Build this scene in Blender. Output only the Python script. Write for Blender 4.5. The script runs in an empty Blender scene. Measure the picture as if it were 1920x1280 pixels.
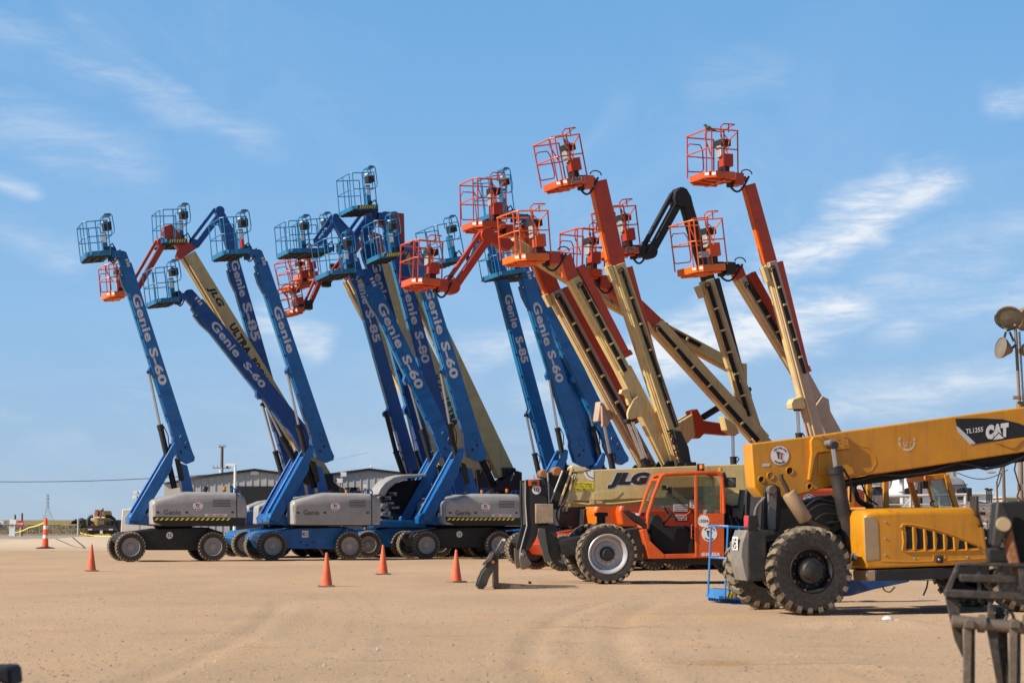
import bpy, bmesh, math, random
from mathutils import Vector, Matrix, noise
random.seed(7)
R = math.radians
# ------------------------------------------------------------------ camera, sky, sun, exposure
scn = bpy.context.scene
FPX, CX, CY, HZ, CAMH = 3733.0, 960.0, 640.0, 974.0, 1.4
PITCH = math.atan((HZ - CY) / FPX)
cam = bpy.data.objects.new("camera", bpy.data.cameras.new("camera"))
scn.collection.objects.link(cam)
cam.location = (0, 0, CAMH)
cam.rotation_euler = (math.pi / 2 + PITCH, 0, 0)
cam.data.sensor_width = 36.0
cam.data.lens = 36.0 * FPX / 1920.0
cam.data.clip_start = 0.5
cam.data.clip_end = 20000
cam.data.dof.use_dof = True
cam.data.dof.focus_distance = 60.0
cam.data.dof.aperture_fstop = 3.6
scn.camera = cam

SUN_EL, SUN_AZ = R(36), R(-112)      # azimuth measured clockwise from +Y (view direction)
SUN_DIR = Vector((math.sin(SUN_AZ) * math.cos(SUN_EL), math.cos(SUN_AZ) * math.cos(SUN_EL), math.sin(SUN_EL)))
sl = bpy.data.lights.new("sun", 'SUN'); sl.energy = 5.0; sl.angle = R(0.53); sl.color = (1.0, 0.93, 0.82)
so = bpy.data.objects.new("sun", sl); scn.collection.objects.link(so)
so.rotation_euler = (-SUN_DIR).to_track_quat('-Z', 'Y').to_euler()

w = bpy.data.worlds.new("World"); scn.world = w; w.use_nodes = True
w.cycles.sampling_method = 'MANUAL'; w.cycles.sample_map_resolution = 256
nt = w.node_tree; nt.nodes.clear(); N, K = nt.nodes.new, nt.links.new
out = N('ShaderNodeOutputWorld'); bg = N('ShaderNodeBackground'); bg.inputs[1].default_value = 0.115
sky = N('ShaderNodeTexSky'); sky.sky_type = 'NISHITA'; sky.sun_disc = False
sky.sun_elevation = SUN_EL; sky.sun_rotation = SUN_AZ
sky.air_density = 1.0; sky.dust_density = 0.3; sky.ozone_density = 1.6; sky.altitude = 900
tc = N('ShaderNodeTexCoord')
def vm(op, a=None, b=None):
    n = N('ShaderNodeVectorMath'); n.operation = op
    if a is not None: (K(a, n.inputs[0]) if hasattr(a, 'links') else setattr(n.inputs[0], 'default_value', a))
    if b is not None: (K(b, n.inputs[1]) if hasattr(b, 'links') else setattr(n.inputs[1], 'default_value', b))
    return n
def mt(op, a, b=0.0, c=None):
    n = N('ShaderNodeMath'); n.operation = op
    for i, v in enumerate((a, b) if c is None else (a, b, c)):
        if hasattr(v, 'links'): K(v, n.inputs[i])
        else: n.inputs[i].default_value = v
    return n.outputs[0]
def ramp(v, lo, hi, smooth=True):
    n = N('ShaderNodeMapRange'); n.interpolation_type = 'SMOOTHSTEP' if smooth else 'LINEAR'
    K(v, n.inputs[0]); n.inputs[1].default_value = lo; n.inputs[2].default_value = hi
    return n.outputs[0]
# thin high cloud, laid out by sky direction: project the direction on a plane high above
sep = N('ShaderNodeSeparateXYZ'); K(tc.outputs['Generated'], sep.inputs[0])
zz = mt('ADD', mt('MAXIMUM', sep.outputs[2], 0.0), 0.10)
comb = N('ShaderNodeCombineXYZ')
K(mt('DIVIDE', sep.outputs[0], zz), comb.inputs[0]); K(mt('DIVIDE', sep.outputs[1], zz), comb.inputs[1])
def cloud_noise(scale, rot, sc, detail, dist, off):
    mp = N('ShaderNodeMapping'); K(comb.outputs[0], mp.inputs[0])
    mp.inputs['Rotation'].default_value = (0, 0, rot); mp.inputs['Scale'].default_value = sc; mp.inputs['Location'].default_value = off
    t = N('ShaderNodeTexNoise'); K(mp.outputs[0], t.inputs[0]); t.inputs['Scale'].default_value = scale
    t.inputs['Detail'].default_value = detail; t.inputs['Distortion'].default_value = dist; t.inputs['Roughness'].default_value = 0.62
    return t.outputs[0]
c1 = ramp(cloud_noise(0.9, R(28), (1.0, 0.34, 1), 9, 0.5, (3.1, 1.7, 0)), 0.50, 0.80)
c2 = ramp(cloud_noise(2.3, R(35), (1.0, 0.45, 1), 8, 0.9, (7.4, 0.2, 0)), 0.48, 0.80)
msk = ramp(cloud_noise(0.30, 0, (1, 1, 1), 2, 0.0, (0.6, 5.2, 0)), 0.36, 0.60)
# a long bank of thin cloud crossing the sky low on the right (directions, not pixels)
def band(az0, el0, az1, el1, wid, wig, strength):
    az = mt('ARCTAN2', sep.outputs[0], sep.outputs[1]); el = mt('ARCSINE', sep.outputs[2])
    dx, dy = az1 - az0, el1 - el0; ln = math.hypot(dx, dy)
    u = mt('DIVIDE', mt('ADD', mt('MULTIPLY', mt('SUBTRACT', az, az0), dx / ln), mt('MULTIPLY', mt('SUBTRACT', el, el0), dy / ln)), ln)
    v = mt('ADD', mt('MULTIPLY', mt('SUBTRACT', az, az0), -dy / ln), mt('MULTIPLY', mt('SUBTRACT', el, el0), dx / ln))
    mp = N('ShaderNodeMapping'); K(tc.outputs['Generated'], mp.inputs[0]); mp.inputs['Scale'].default_value = (11, 11, 24); mp.inputs['Location'].default_value = (wig, wig * 2, 0)
    mp.inputs['Rotation'].default_value = (0, -math.atan2(dy, dx), 0)
    t = N('ShaderNodeTexNoise'); K(mp.outputs[0], t.inputs[0]); t.inputs['Scale'].default_value = 2.0; t.inputs['Detail'].default_value = 9; t.inputs['Roughness'].default_value = 0.6; t.inputs['Distortion'].default_value = 0.35
    vn = mt('ADD', mt('DIVIDE', mt('ABSOLUTE', v), wid), mt('MULTIPLY', mt('SUBTRACT', t.outputs[0], 0.5), 2.1))
    core = mt('SUBTRACT', 1.0, ramp(vn, -0.35, 1.25))
    mp2 = N('ShaderNodeMapping'); K(tc.outputs['Generated'], mp2.inputs[0]); mp2.inputs['Rotation'].default_value = (0, -math.atan2(dy, dx) - .22, 0); mp2.inputs['Scale'].default_value = (14, 14, 75); mp2.inputs['Location'].default_value = (wig * 3, 0, wig)
    t2 = N('ShaderNodeTexNoise'); K(mp2.outputs[0], t2.inputs[0]); t2.inputs['Scale'].default_value = 1.6; t2.inputs['Detail'].default_value = 10; t2.inputs['Roughness'].default_value = .68; t2.inputs['Distortion'].default_value = .5
    core = mt('MULTIPLY', core, mt('ADD', 0.36, mt('MULTIPLY', ramp(t2.outputs[0], .34, .66), 0.9)))
    ends = mt('MULTIPLY', ramp(u, -0.12, 0.18), mt('SUBTRACT', 1.0, ramp(u, 0.85, 1.1)))
    return mt('MULTIPLY', mt('MULTIPLY', core, ends), strength)
def dirpx(px, py):
    dy = CY - py; X = px - CX; Y = FPX * math.cos(PITCH) - dy * math.sin(PITCH); Z = FPX * math.sin(PITCH) + dy * math.cos(PITCH)
    return math.atan2(X, Y), math.asin(Z / math.sqrt(X * X + Y * Y + Z * Z))
def bandp(a, b, wid, wig, s): return band(*dirpx(*a), *dirpx(*b), wid / FPX, wig, s)
bands = [bandp((1000, 735), (1640, 560), 66, 0.3, 1.25), bandp((1200, 640), (1560, 470), 40, 21.3, .6), bandp((1430, 515), (1800, 330), 52, 1.7, 1.0), bandp((820, 680), (1120, 590), 44, 2.9, .6),
         bandp((1500, 770), (2000, 690), 50, 4.2, .6), bandp((470, 590), (620, 660), 60, 5.5, .6), bandp((-60, 20), (520, 280), 44, 6.1, .28), bandp((120, 20), (470, 260), 20, 16.1, .22),
         bandp((-80, 180), (300, 330), 70, 8.6, .26), bandp((1540, 410), (1720, 345), 52, 9.9, .95), bandp((-60, 320), (80, 370), 24, 3.3, .4),
         bandp((-60, 410), (160, 500), 44, 2.2, .26), bandp((1840, 200), (1980, 175), 40, 7.3, .5), bandp((1640, 615), (1980, 545), 54, 11.3, .5), bandp((1600, 560), (1980, 420), 90, 13.3, .35), bandp((1280, 170), (1500, 130), 70, 15.1, .15)]
acc = mt('MULTIPLY', mt('MAXIMUM', c1, mt('MULTIPLY', c2, 0.6)), mt('MULTIPLY', msk, 0.28))
for b in bands: acc = mt('MAXIMUM', acc, b)
tint = N('ShaderNodeMix'); tint.data_type = 'RGBA'; tint.blend_type = 'MULTIPLY'; tint.inputs[0].default_value = 1.0
K(sky.outputs[0], tint.inputs[6]); tint.inputs[7].default_value = (.42, .50, .62, 1)
cr = N('ShaderNodeValToRGB'); K(ramp(sep.outputs[2], 0.0, 0.30, False), cr.inputs[0]); e = cr.color_ramp.elements
e[0].position = 0.0; e[0].color = (.40, .53, .67, 1); e[1].position = 1.0; e[1].color = (.14, .37, .71, 1)
for ps, cc in ((.12, (.35, .52, .73, 1)), (.35, (.27, .50, .79, 1)), (.6, (.215, .455, .78, 1)), (.85, (.165, .405, .74, 1))):
    q = e.new(ps); q.color = cc
sc_ = N('ShaderNodeMix'); sc_.data_type = 'RGBA'; sc_.blend_type = 'MULTIPLY'; sc_.inputs[0].default_value = 1; K(cr.outputs[0], sc_.inputs[6]); sc_.inputs[7].default_value = (7.5, 7.35, 7.3, 1)
sm_ = N('ShaderNodeMix'); sm_.data_type = 'RGBA'; K(mt('SUBTRACT', 0.92, mt('MULTIPLY', ramp(sep.outputs[2], 0.27, 0.5), 0.85)), sm_.inputs[0]); K(tint.outputs[2], sm_.inputs[6]); K(sc_.outputs[2], sm_.inputs[7]); tint = sm_
mx = N('ShaderNodeMix'); mx.data_type = 'RGBA'; K(acc, mx.inputs[0]); K(tint.outputs[2], mx.inputs[6]); mx.inputs[7].default_value = (5.7, 6.1, 6.6, 1)
K(mx.outputs[2], bg.inputs[0]); K(bg.outputs[0], out.inputs[0])
scn.view_settings.view_transform = 'Standard'; scn.view_settings.look = 'None'
scn.view_settings.exposure = 0.32; scn.view_settings.gamma = 1.0
scn.cycles.max_bounces = 4; scn.cycles.caustics_reflective = False; scn.cycles.caustics_refractive = False

# ------------------------------------------------------------------ materials
MATS = {}
def mat(name, rgb, rough=0.5, metal=0.0, var=0.12, vscale=2.5, dust=0.0, bump=0.0, bscale=40, coat=0.0, streak=0.0):
    if name in MATS: return MATS[name]
    m = bpy.data.materials.new(name); m.use_nodes = True; t = m.node_tree; b = t.nodes['Principled BSDF']
    n, l = t.nodes.new, t.links.new
    tcn = n('ShaderNodeTexCoord'); nz = n('ShaderNodeTexNoise'); l(tcn.outputs['Object'], nz.inputs[0])
    nz.inputs['Scale'].default_value = vscale; nz.inputs['Detail'].default_value = 8; nz.inputs['Roughness'].default_value = 0.65
    mr = n('ShaderNodeMapRange'); l(nz.outputs[0], mr.inputs[0]); mr.inputs[1].default_value = .3; mr.inputs[2].default_value = .7
    mr.inputs[3].default_value = 1 - var; mr.inputs[4].default_value = 1 + var * .6
    mul = n('ShaderNodeMix'); mul.data_type = 'RGBA'; mul.blend_type = 'MULTIPLY'; mul.inputs[0].default_value = 1
    mul.inputs[6].default_value = (*rgb, 1); l(mr.outputs[0], mul.inputs[7])
    col = mul.outputs[2]
    if dust:
        nd = n('ShaderNodeTexNoise'); l(tcn.outputs['Object'], nd.inputs[0]); nd.inputs['Scale'].default_value = vscale * 1.7; nd.inputs['Detail'].default_value = 10; nd.inputs['Roughness'].default_value = .75
        md = n('ShaderNodeMapRange'); l(nd.outputs[0], md.inputs[0]); md.inputs[1].default_value = .45; md.inputs[2].default_value = .72; md.inputs[4].default_value = dust
        mm = n('ShaderNodeMix'); mm.data_type = 'RGBA'; l(md.outputs[0], mm.inputs[0]); l(col, mm.inputs[6]); mm.inputs[7].default_value = (.36, .26, .16, 1)
        col = mm.outputs[2]
    if streak:
        mp = n('ShaderNodeMapping'); l(tcn.outputs['Object'], mp.inputs[0]); mp.inputs['Scale'].default_value = (9, 9, .7)
        ns = n('ShaderNodeTexNoise'); l(mp.outputs[0], ns.inputs[0]); ns.inputs['Scale'].default_value = 1.5; ns.inputs['Detail'].default_value = 6
        ms = n('ShaderNodeMapRange'); l(ns.outputs[0], ms.inputs[0]); ms.inputs[1].default_value = .52; ms.inputs[2].default_value = .75; ms.inputs[4].default_value = streak
        mm = n('ShaderNodeMix'); mm.data_type = 'RGBA'; l(ms.outputs[0], mm.inputs[0]); l(col, mm.inputs[6]); mm.inputs[7].default_value = (.12, .07, .035, 1)
        col = mm.outputs[2]
    if streak:
        nc = n('ShaderNodeTexNoise'); l(tcn.outputs['Object'], nc.inputs[0]); nc.inputs['Scale'].default_value = 7; nc.inputs['Detail'].default_value = 12; nc.inputs['Roughness'].default_value = .8
        mc = n('ShaderNodeMapRange'); l(nc.outputs[0], mc.inputs[0]); mc.inputs[1].default_value = .63; mc.inputs[2].default_value = .67; mc.inputs[4].default_value = .55
        mm = n('ShaderNodeMix'); mm.data_type = 'RGBA'; l(mc.outputs[0], mm.inputs[0]); l(col, mm.inputs[6]); mm.inputs[7].default_value = (.10, .06, .035, 1)
        col = mm.outputs[2]
    l(col, b.inputs['Base Color']); b.inputs['Metallic'].default_value = metal
    rr = n('ShaderNodeMapRange'); l(nz.outputs[0], rr.inputs[0]); rr.inputs[3].default_value = max(0, rough - .1); rr.inputs[4].default_value = min(1, rough + .15)
    l(rr.outputs[0], b.inputs['Roughness']); b.inputs['Coat Weight'].default_value = coat
    if bump:
        nb = n('ShaderNodeTexNoise'); l(tcn.outputs['Object'], nb.inputs[0]); nb.inputs['Scale'].default_value = bscale; nb.inputs['Detail'].default_value = 6
        bp = n('ShaderNodeBump'); l(nb.outputs[0], bp.inputs['Height']); bp.inputs['Strength'].default_value = bump; bp.inputs['Distance'].default_value = .02
        l(bp.outputs[0], b.inputs['Normal'])
    MATS[name] = m
    return m
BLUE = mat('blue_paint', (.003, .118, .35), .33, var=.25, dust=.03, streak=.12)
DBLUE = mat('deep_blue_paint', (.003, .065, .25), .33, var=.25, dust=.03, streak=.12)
TEAL = mat('faded_blue_and_lit_edge', (.010, .17, .34), .42, dust=.06)
LBLUE = mat('bright_blue_paint', (.02, .20, .5), .45, dust=.18, streak=.2)
ORANGE = mat('orange_paint', (.66, .088, .004), .38, var=.2, dust=.10, streak=.3)
RORANGE = mat('red_orange_and_shade', (.46, .038, .003), .4, var=.2, dust=.08, streak=.3)  # also the shaded tone painted on basket posts and guards
YORANGE = mat('amber_orange_and_lit_edge', (.80, .155, .004), .38, dust=.10)
TAN = mat('tan_paint', (.60, .445, .185), .45, var=.18, dust=.12, streak=.3)
CREAM = mat('pale_cream_and_lit_edge', (.66, .50, .22), .45, dust=.2, streak=.15)  # also stands in as colour for sunlit boom edges
PINK = mat('faded_beige_paint', (.47, .33, .235), .5, dust=.2, streak=.15)
GREY = mat('grey_hood_paint', (.36, .345, .32), .4, dust=.25, streak=.12)
CATY = mat('yellow_machine_paint', (.63, .255, .005), .36, var=.2, dust=.13, streak=.28, vscale=1.5)
BLACK = mat('black_paint', (.013, .011, .010), .6, dust=.04)
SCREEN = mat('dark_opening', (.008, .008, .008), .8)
DIRTYB = mat('dusty_black_paint', (.022, .019, .017), .5, dust=.16)
CHROME = mat('chrome_rod', (.62, .6, .57), .22, metal=1.0, var=.05)
STEEL = mat('galvanised_steel', (.42, .40, .38), .45, metal=.7)
RUBBER = mat('tyre_rubber', (.026, .022, .018), .7, dust=.2, vscale=6)
TREAD = mat('dusty_tread', (.19, .15, .10), .9, dust=.8, vscale=7, bump=.4)
RIMG = mat('grey_rim_paint', (.30, .28, .26), .5, dust=.2)
RIMW = mat('silver_rim_paint', (.50, .48, .47), .4, metal=.3, dust=.15)
LETTER = mat('pale_lettering', (.56, .55, .55), .5, var=.1)
WHITE = mat('white_vinyl', (.78, .76, .72), .5, var=.08, dust=.05)
YEL = mat('yellow_vinyl', (.85, .68, .03), .5, var=.05)
RED = mat('red_vinyl', (.55, .03, .03), .5, var=.05)
INK = mat('black_ink', (.012, .012, .013), .5, var=.05)
GINK = mat('grey_relief_lettering', (.10, .095, .09), .5, var=.05)
RUST = mat('rusty_steel', (.30, .12, .045), .8, dust=.2, bump=.4, vscale=8)
WORN = mat('worn_brown_steel', (.12, .09, .065), .65, dust=.3, bump=.3, vscale=9)
HOSE = mat('rubber_hose', (.012, .012, .012), .5)
MUFF = mat('heat_tinted_muffler', (.42, .27, .15), .5, metal=.25, dust=.35)
CONE = mat('faded_cone_plastic', (.78, .13, .045), .6, var=.25, dust=.4, vscale=5)
AMB = mat('amber_lens', (.85, .22, .01), .2)
WHT = mat('white_body_paint', (.75, .74, .72), .35, dust=.1)
WOOD = mat('weathered_pole_wood', (.16, .11, .07), .9, bump=.4)
CONC = mat('bare_concrete', (.5, .46, .4), .9)
def glass(name, rgb, alpha):
    m = bpy.data.materials.new(name); m.use_nodes = True; b = m.node_tree.nodes['Principled BSDF']
    b.inputs['Base Color'].default_value = (*rgb, 1); b.inputs['Roughness'].default_value = .08; b.inputs['Alpha'].default_value = alpha
    return m
CGLASS = glass('green_tinted_glass', (.10, .16, .09), .30)
PGLASS = glass('pale_green_glass', (.30, .42, .36), .6)
DGLASS = glass('dark_glass', (.02, .025, .03), .95)

# ------------------------------------------------------------------ helpers
col = scn.collection
class Frame:
    """A thing's own ground frame: origin on the ground, x along the machine (to the right), y away."""
    def __init__(s, ox, oy, yaw=0.0, oz=0.0):
        s.o = Vector((ox, oy, oz)); s.yaw = yaw
        s.ex = Vector((math.cos(yaw), math.sin(yaw), 0)); s.ey = Vector((-math.sin(yaw), math.cos(yaw), 0))
    def L(s, px, py, y0=0.0):
        dy = CY - py
        d = Vector((px - CX, FPX * math.cos(PITCH) - dy * math.sin(PITCH), FPX * math.sin(PITCH) + dy * math.cos(PITCH)))
        c = Vector((0, 0, CAMH)) - s.o
        t = (y0 - c.dot(s.ey)) / d.dot(s.ey)
        p = c + d * t
        return Vector((p.dot(s.ex), y0, p.z))
    def XZ(s, px, py, y0=0.0):
        v = s.L(px, py, y0); return (v.x, v.z)
def ground_frame(px, depth, yaw=0.0, x0=0.0, y0=0.0):
    """frame whose local point (x0,y0) stands at image column px (at camera height), at that depth."""
    X = (px - CX) / (FPX / math.cos(PITCH)) * depth
    ex = Vector((math.cos(yaw), math.sin(yaw))); ey = Vector((-math.sin(yaw), math.cos(yaw)))
    o = Vector((X, depth)) - ex * x0 - ey * y0
    return Frame(o.x, o.y, yaw)

class MB:
    def __init__(s): s.v = []; s.f = []; s.m = []; s.mats = []
    def mi(s, m):
        if m not in s.mats: s.mats.append(m)
        return s.mats.index(m)
    def add(s, vs, fs, m):
        k = len(s.v); s.v += [tuple(v) for v in vs]; i = s.mi(m)
        for f in fs: s.f.append([k + a for a in f]); s.m.append(i)
        return s
    def prism(s, xz, y0, y1, m):
        n = len(xz); vs = [(x, y0, z) for x, z in xz] + [(x, y1, z) for x, z in xz]
        fs = [list(range(n)), list(range(2 * n - 1, n - 1, -1))] + [[i, (i + 1) % n, n + (i + 1) % n, n + i] for i in range(n)]
        return s.add(vs, fs, m)
    def box(s, c, size, m, M=None):
        hx, hy, hz = size[0] / 2, size[1] / 2, size[2] / 2; c = Vector(c)
        vs = []
        for a in (-1, 1):
            for b in (-1, 1):
                for d in (-1, 1):
                    v = Vector((a * hx, b * hy, d * hz)); v = M @ v if M else v; vs.append(v + c)
        return s.add(vs, [[0, 1, 3, 2], [4, 6, 7, 5], [0, 4, 5, 1], [2, 3, 7, 6], [0, 2, 6, 4], [1, 5, 7, 3]], m)
    def tube(s, p, q, r, m, n=10, r2=None):
        p, q = Vector(p), Vector(q); d = q - p
        if d.length < 1e-6: return s
        rot = d.to_track_quat('Z', 'Y'); r2 = r if r2 is None else r2
        vs = []
        for c, rr in ((p, r), (q, r2)):
            for i in range(n):
                a = 2 * math.pi * i / n; vs.append(c + rot @ Vector((rr * math.cos(a), rr * math.sin(a), 0)))
        return s.add(vs, [list(range(n))[::-1], list(range(n, 2 * n))] + [[i, (i + 1) % n, n + (i + 1) % n, n + i] for i in range(n)], m)
    def path(s, pts, r, m, n=6, closed=False):
        pts = [Vector(p) for p in pts]; N_ = len(pts); rings = []; vs = []
        up = None
        for i, p in enumerate(pts):
            a = pts[(i - 1) % N_] if (closed or i > 0) else p; b = pts[(i + 1) % N_] if (closed or i < N_ - 1) else p
            d = (b - a)
            if d.length < 1e-9: d = Vector((0, 0, 1))
            d.normalize()
            if up is None: up = Vector((0, 0, 1)) if abs(d.z) < .9 else Vector((1, 0, 0))
            sx = d.cross(up)
            if sx.length < 1e-4: sx = d.cross(Vector((0, 1, 0)))
            sx.normalize(); sy = sx.cross(d).normalized(); up = sy
            for k in range(n):
                t = 2 * math.pi * k / n; vs.append(p + sx * (r * math.cos(t)) + sy * (r * math.sin(t)))
        fs = []
        for i in range(N_ if closed else N_ - 1):
            j = (i + 1) % N_
            for k in range(n): fs.append([i * n + k, i * n + (k + 1) % n, j * n + (k + 1) % n, j * n + k])
        if not closed: fs += [list(range(n))[::-1], [(N_ - 1) * n + k for k in range(n)]]
        return s.add(vs, fs, m)
    def lathe(s, prof, c, axis, m, n=24, closed=False, caps=True):
        """prof: (radius, height along axis)"""
        c = Vector(c); rot = Vector(axis).to_track_quat('Z', 'Y'); vs = []; P = len(prof)
        for r, h in prof:
            for i in range(n):
                a = 2 * math.pi * i / n; vs.append(c + rot @ Vector((r * math.cos(a), r * math.sin(a), h)))
        fs = []
        for j in range(P if closed else P - 1):
            k = (j + 1) % P
            for i in range(n): fs.append([j * n + i, j * n + (i + 1) % n, k * n + (i + 1) % n, k * n + i])
        if not closed and caps:
            if prof[0][0] > 1e-4: fs.append(list(range(n))[::-1])
            if prof[-1][0] > 1e-4: fs.append([(P - 1) * n + i for i in range(n)])
        return s.add(vs, fs, m)
    def ball(s, c, r, m, n=12, sc=(1, 1, 1)):
        vs, fs = [], []; c = Vector(c)
        for j in range(n // 2 + 1):
            t = math.pi * j / (n // 2)
            for i in range(n):
                a = 2 * math.pi * i / n; vs.append(c + Vector((r * sc[0] * math.sin(t) * math.cos(a), r * sc[1] * math.sin(t) * math.sin(a), r * sc[2] * math.cos(t))))
        for j in range(n // 2):
            for i in range(n): fs.append([j * n + i, j * n + (i + 1) % n, (j + 1) * n + (i + 1) % n, (j + 1) * n + i])
        return s.add(vs, fs, m)
    def mesh(s, name, merge=True):
        me = bpy.data.meshes.new(name); me.from_pydata(s.v, [], s.f)
        for m in s.mats: me.materials.append(m)
        me.polygons.foreach_set('material_index', s.m)
        bm = bmesh.new(); bm.from_mesh(me)
        if merge: bmesh.ops.remove_doubles(bm, verts=bm.verts, dist=1e-5)
        bmesh.ops.recalc_face_normals(bm, faces=bm.faces); bm.to_mesh(me); bm.free()
        me.polygons.foreach_set('use_smooth', [True] * len(me.polygons))
        me.set_sharp_from_angle(angle=R(38)); me.update()
        return me
    def build(s, name, parent=None, bevel=0.0, label=None, seg=2, merge=True):
        return link(name, s.mesh(name, merge), parent, bevel, label, seg)
def link(name, me, parent=None, bevel=0.0, label=None, seg=2):
    o = bpy.data.objects.new(name, me); col.objects.link(o)
    if parent is not None: o.parent = parent
    if bevel:
        b = o.modifiers.new('bevel', 'BEVEL'); b.width = bevel; b.segments = seg; b.limit_method = 'ANGLE'; b.angle_limit = R(35)
    if label: o['label'] = label
    return o
def thing(name, label, cat, fr=None, group=None):
    o = bpy.data.objects.new(name, None); col.objects.link(o); o.empty_display_size = .3
    if fr is not None: o.location = fr.o; o.rotation_euler = (0, 0, fr.yaw)
    o['label'] = label; o['category'] = cat
    if group: o['group'] = group
    return o
def tag(o, label, cat, group=None, loc=None, rz=0):
    o['label'] = label; o['category'] = cat
    if group: o['group'] = group
    if loc is not None: o.location = loc; o.rotation_euler = (0, 0, rz)
    return o
def perp(p, q):
    dx, dy = q[0] - p[0], q[1] - p[1]; l = math.hypot(dx, dy) or 1; return (-dy / l, dx / l)
def quad_px(p, q, wp, wq, off=0.0):
    nx, ny = perp(p, q)
    # off shifts sideways in px (positive = towards the right/upper side of a leaning boom)
    a = [(p[0] - nx * (off - wp / 2), p[1] - ny * (off - wp / 2)), (p[0] - nx * (off + wp / 2), p[1] - ny * (off + wp / 2)),
         (q[0] - nx * (off + wq / 2), q[1] - ny * (off + wq / 2)), (q[0] - nx * (off - wq / 2), q[1] - ny * (off - wq / 2))]
    return a
def ppoly(mb, fr, pts, y0, y1, m, ref=None):
    ref = y0 if ref is None else ref
    mb.prism([fr.XZ(a, b, ref) for a, b in pts], y0, y1, m); return mb
def lerp(p, q, t): return (p[0] + (q[0] - p[0]) * t, p[1] + (q[1] - p[1]) * t)
def arc(c, r, a0, a1, n):
    return [(c[0] + r * math.cos(R(a0 + (a1 - a0) * i / n)), c[1] + r * math.sin(R(a0 + (a1 - a0) * i / n))) for i in range(n + 1)]
TXT = {}
def text_mesh(s, bold, shear):
    k = (s, bold, shear)
    if k in TXT: return TXT[k]
    cu = bpy.data.curves.new('t', 'FONT'); cu.body = s; cu.offset = bold; cu.shear = shear; cu.resolution_u = 3; cu.fill_mode = 'FRONT'
    cu.space_character = 1.0 + bold * 1.0
    ob = bpy.data.objects.new('t', cu); me = bpy.data.meshes.new_from_object(ob)
    vs = [v.co.copy() for v in me.vertices]; fs = [list(p.vertices) for p in me.polygons]
    x0 = min(v.x for v in vs); x1 = max(v.x for v in vs); y0 = min(v.y for v in vs); y1 = max(v.y for v in vs)
    vs = [((v.x - x0) / (x1 - x0), (v.y - y0) / (y1 - y0)) for v in vs]
    bpy.data.objects.remove(ob); bpy.data.meshes.remove(me); bpy.data.curves.remove(cu)
    TXT[k] = (vs, fs); return TXT[k]
def text_into(mb, s, o, ux, uy, m, bold=0.03, shear=0.0):
    """o = lower-left corner of the text box; ux, uy = full width and height vectors"""
    vs, fs = text_mesh(s, bold, shear); o, ux, uy = Vector(o), Vector(ux), Vector(uy)
    mb.add([o + ux * a + uy * b for a, b in vs], fs, m)
def flat_mesh(mb, name, parent, normal=(0, -1, 0), label=None):
    me = bpy.data.meshes.new(name); me.from_pydata(mb.v, [], mb.f)
    for m in mb.mats: me.materials.append(m)
    me.polygons.foreach_set('material_index', mb.m); me.update()
    return link(name, me, parent, 0, label)
def text_boom(parent, fr, p, q, t0, t1, hpx, s, y, m=None, bold=.03, shear=0.0, side=0.0, outline=None):
    """lettering running down a boom from p to q (px), between fractions t0..t1, letter height hpx"""
    a, b = lerp(p, q, t0), lerp(p, q, t1); nx, ny = perp(p, q)
    def L3(pt, yy): return fr.L(pt[0], pt[1], yy)
    mb = MB(); c0 = (a[0] - nx * (side - hpx / 2), a[1] - ny * (side - hpx / 2)); c1 = (b[0] - nx * (side - hpx / 2), b[1] - ny * (side - hpx / 2))
    c2 = (a[0] - nx * (side + hpx / 2), a[1] - ny * (side + hpx / 2))
    o = L3(c0, y); text_into(mb, s, o, L3(c1, y) - o, L3(c2, y) - o, m or LETTER, bold, shear)
    if outline:
        text_into(mb, s, o + Vector((0, .003, 0)), L3(c1, y) - o, L3(c2, y) - o, outline, bold + .05, shear)
    return flat_mesh(mb, 'lettering', parent)
def text_flat(parent, fr, x0, y0, x1, y1, s, y, m, bold=.03, shear=0.0, name='lettering', slope=0.0, outline=None, mb=None):
    """horizontal lettering filling the px box x0,y0 (top-left) .. x1,y1 (bottom-right) on the plane y"""
    own = mb is None; mb = mb or MB()
    o = fr.L(x0, y1, y); ux = fr.L(x1, y1 + slope, y) - o; uy = fr.L(x0, y0, y) - o
    if outline:
        e = outline[1]; o2 = o - ux * e - uy * e * 2.2 + Vector((0, .004, 0))
        text_into(mb, s, o2, ux * (1 + 2 * e), uy * (1 + 4.4 * e), outline[0], bold + .07, shear)
    text_into(mb, s, o, ux, uy, m, bold, shear)
    return flat_mesh(mb, name, parent) if own else mb
def disc(mb, fr, px, py, rpx, y, m, n=24):
    c = fr.L(px, py, y); r = (fr.L(px + rpx, py, y) - c).length
    mb.add([c + Vector((r * math.cos(2 * math.pi * i / n), 0, r * math.sin(2 * math.pi * i / n))) for i in range(n)], [list(range(n))], m)
    return r, c
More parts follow.
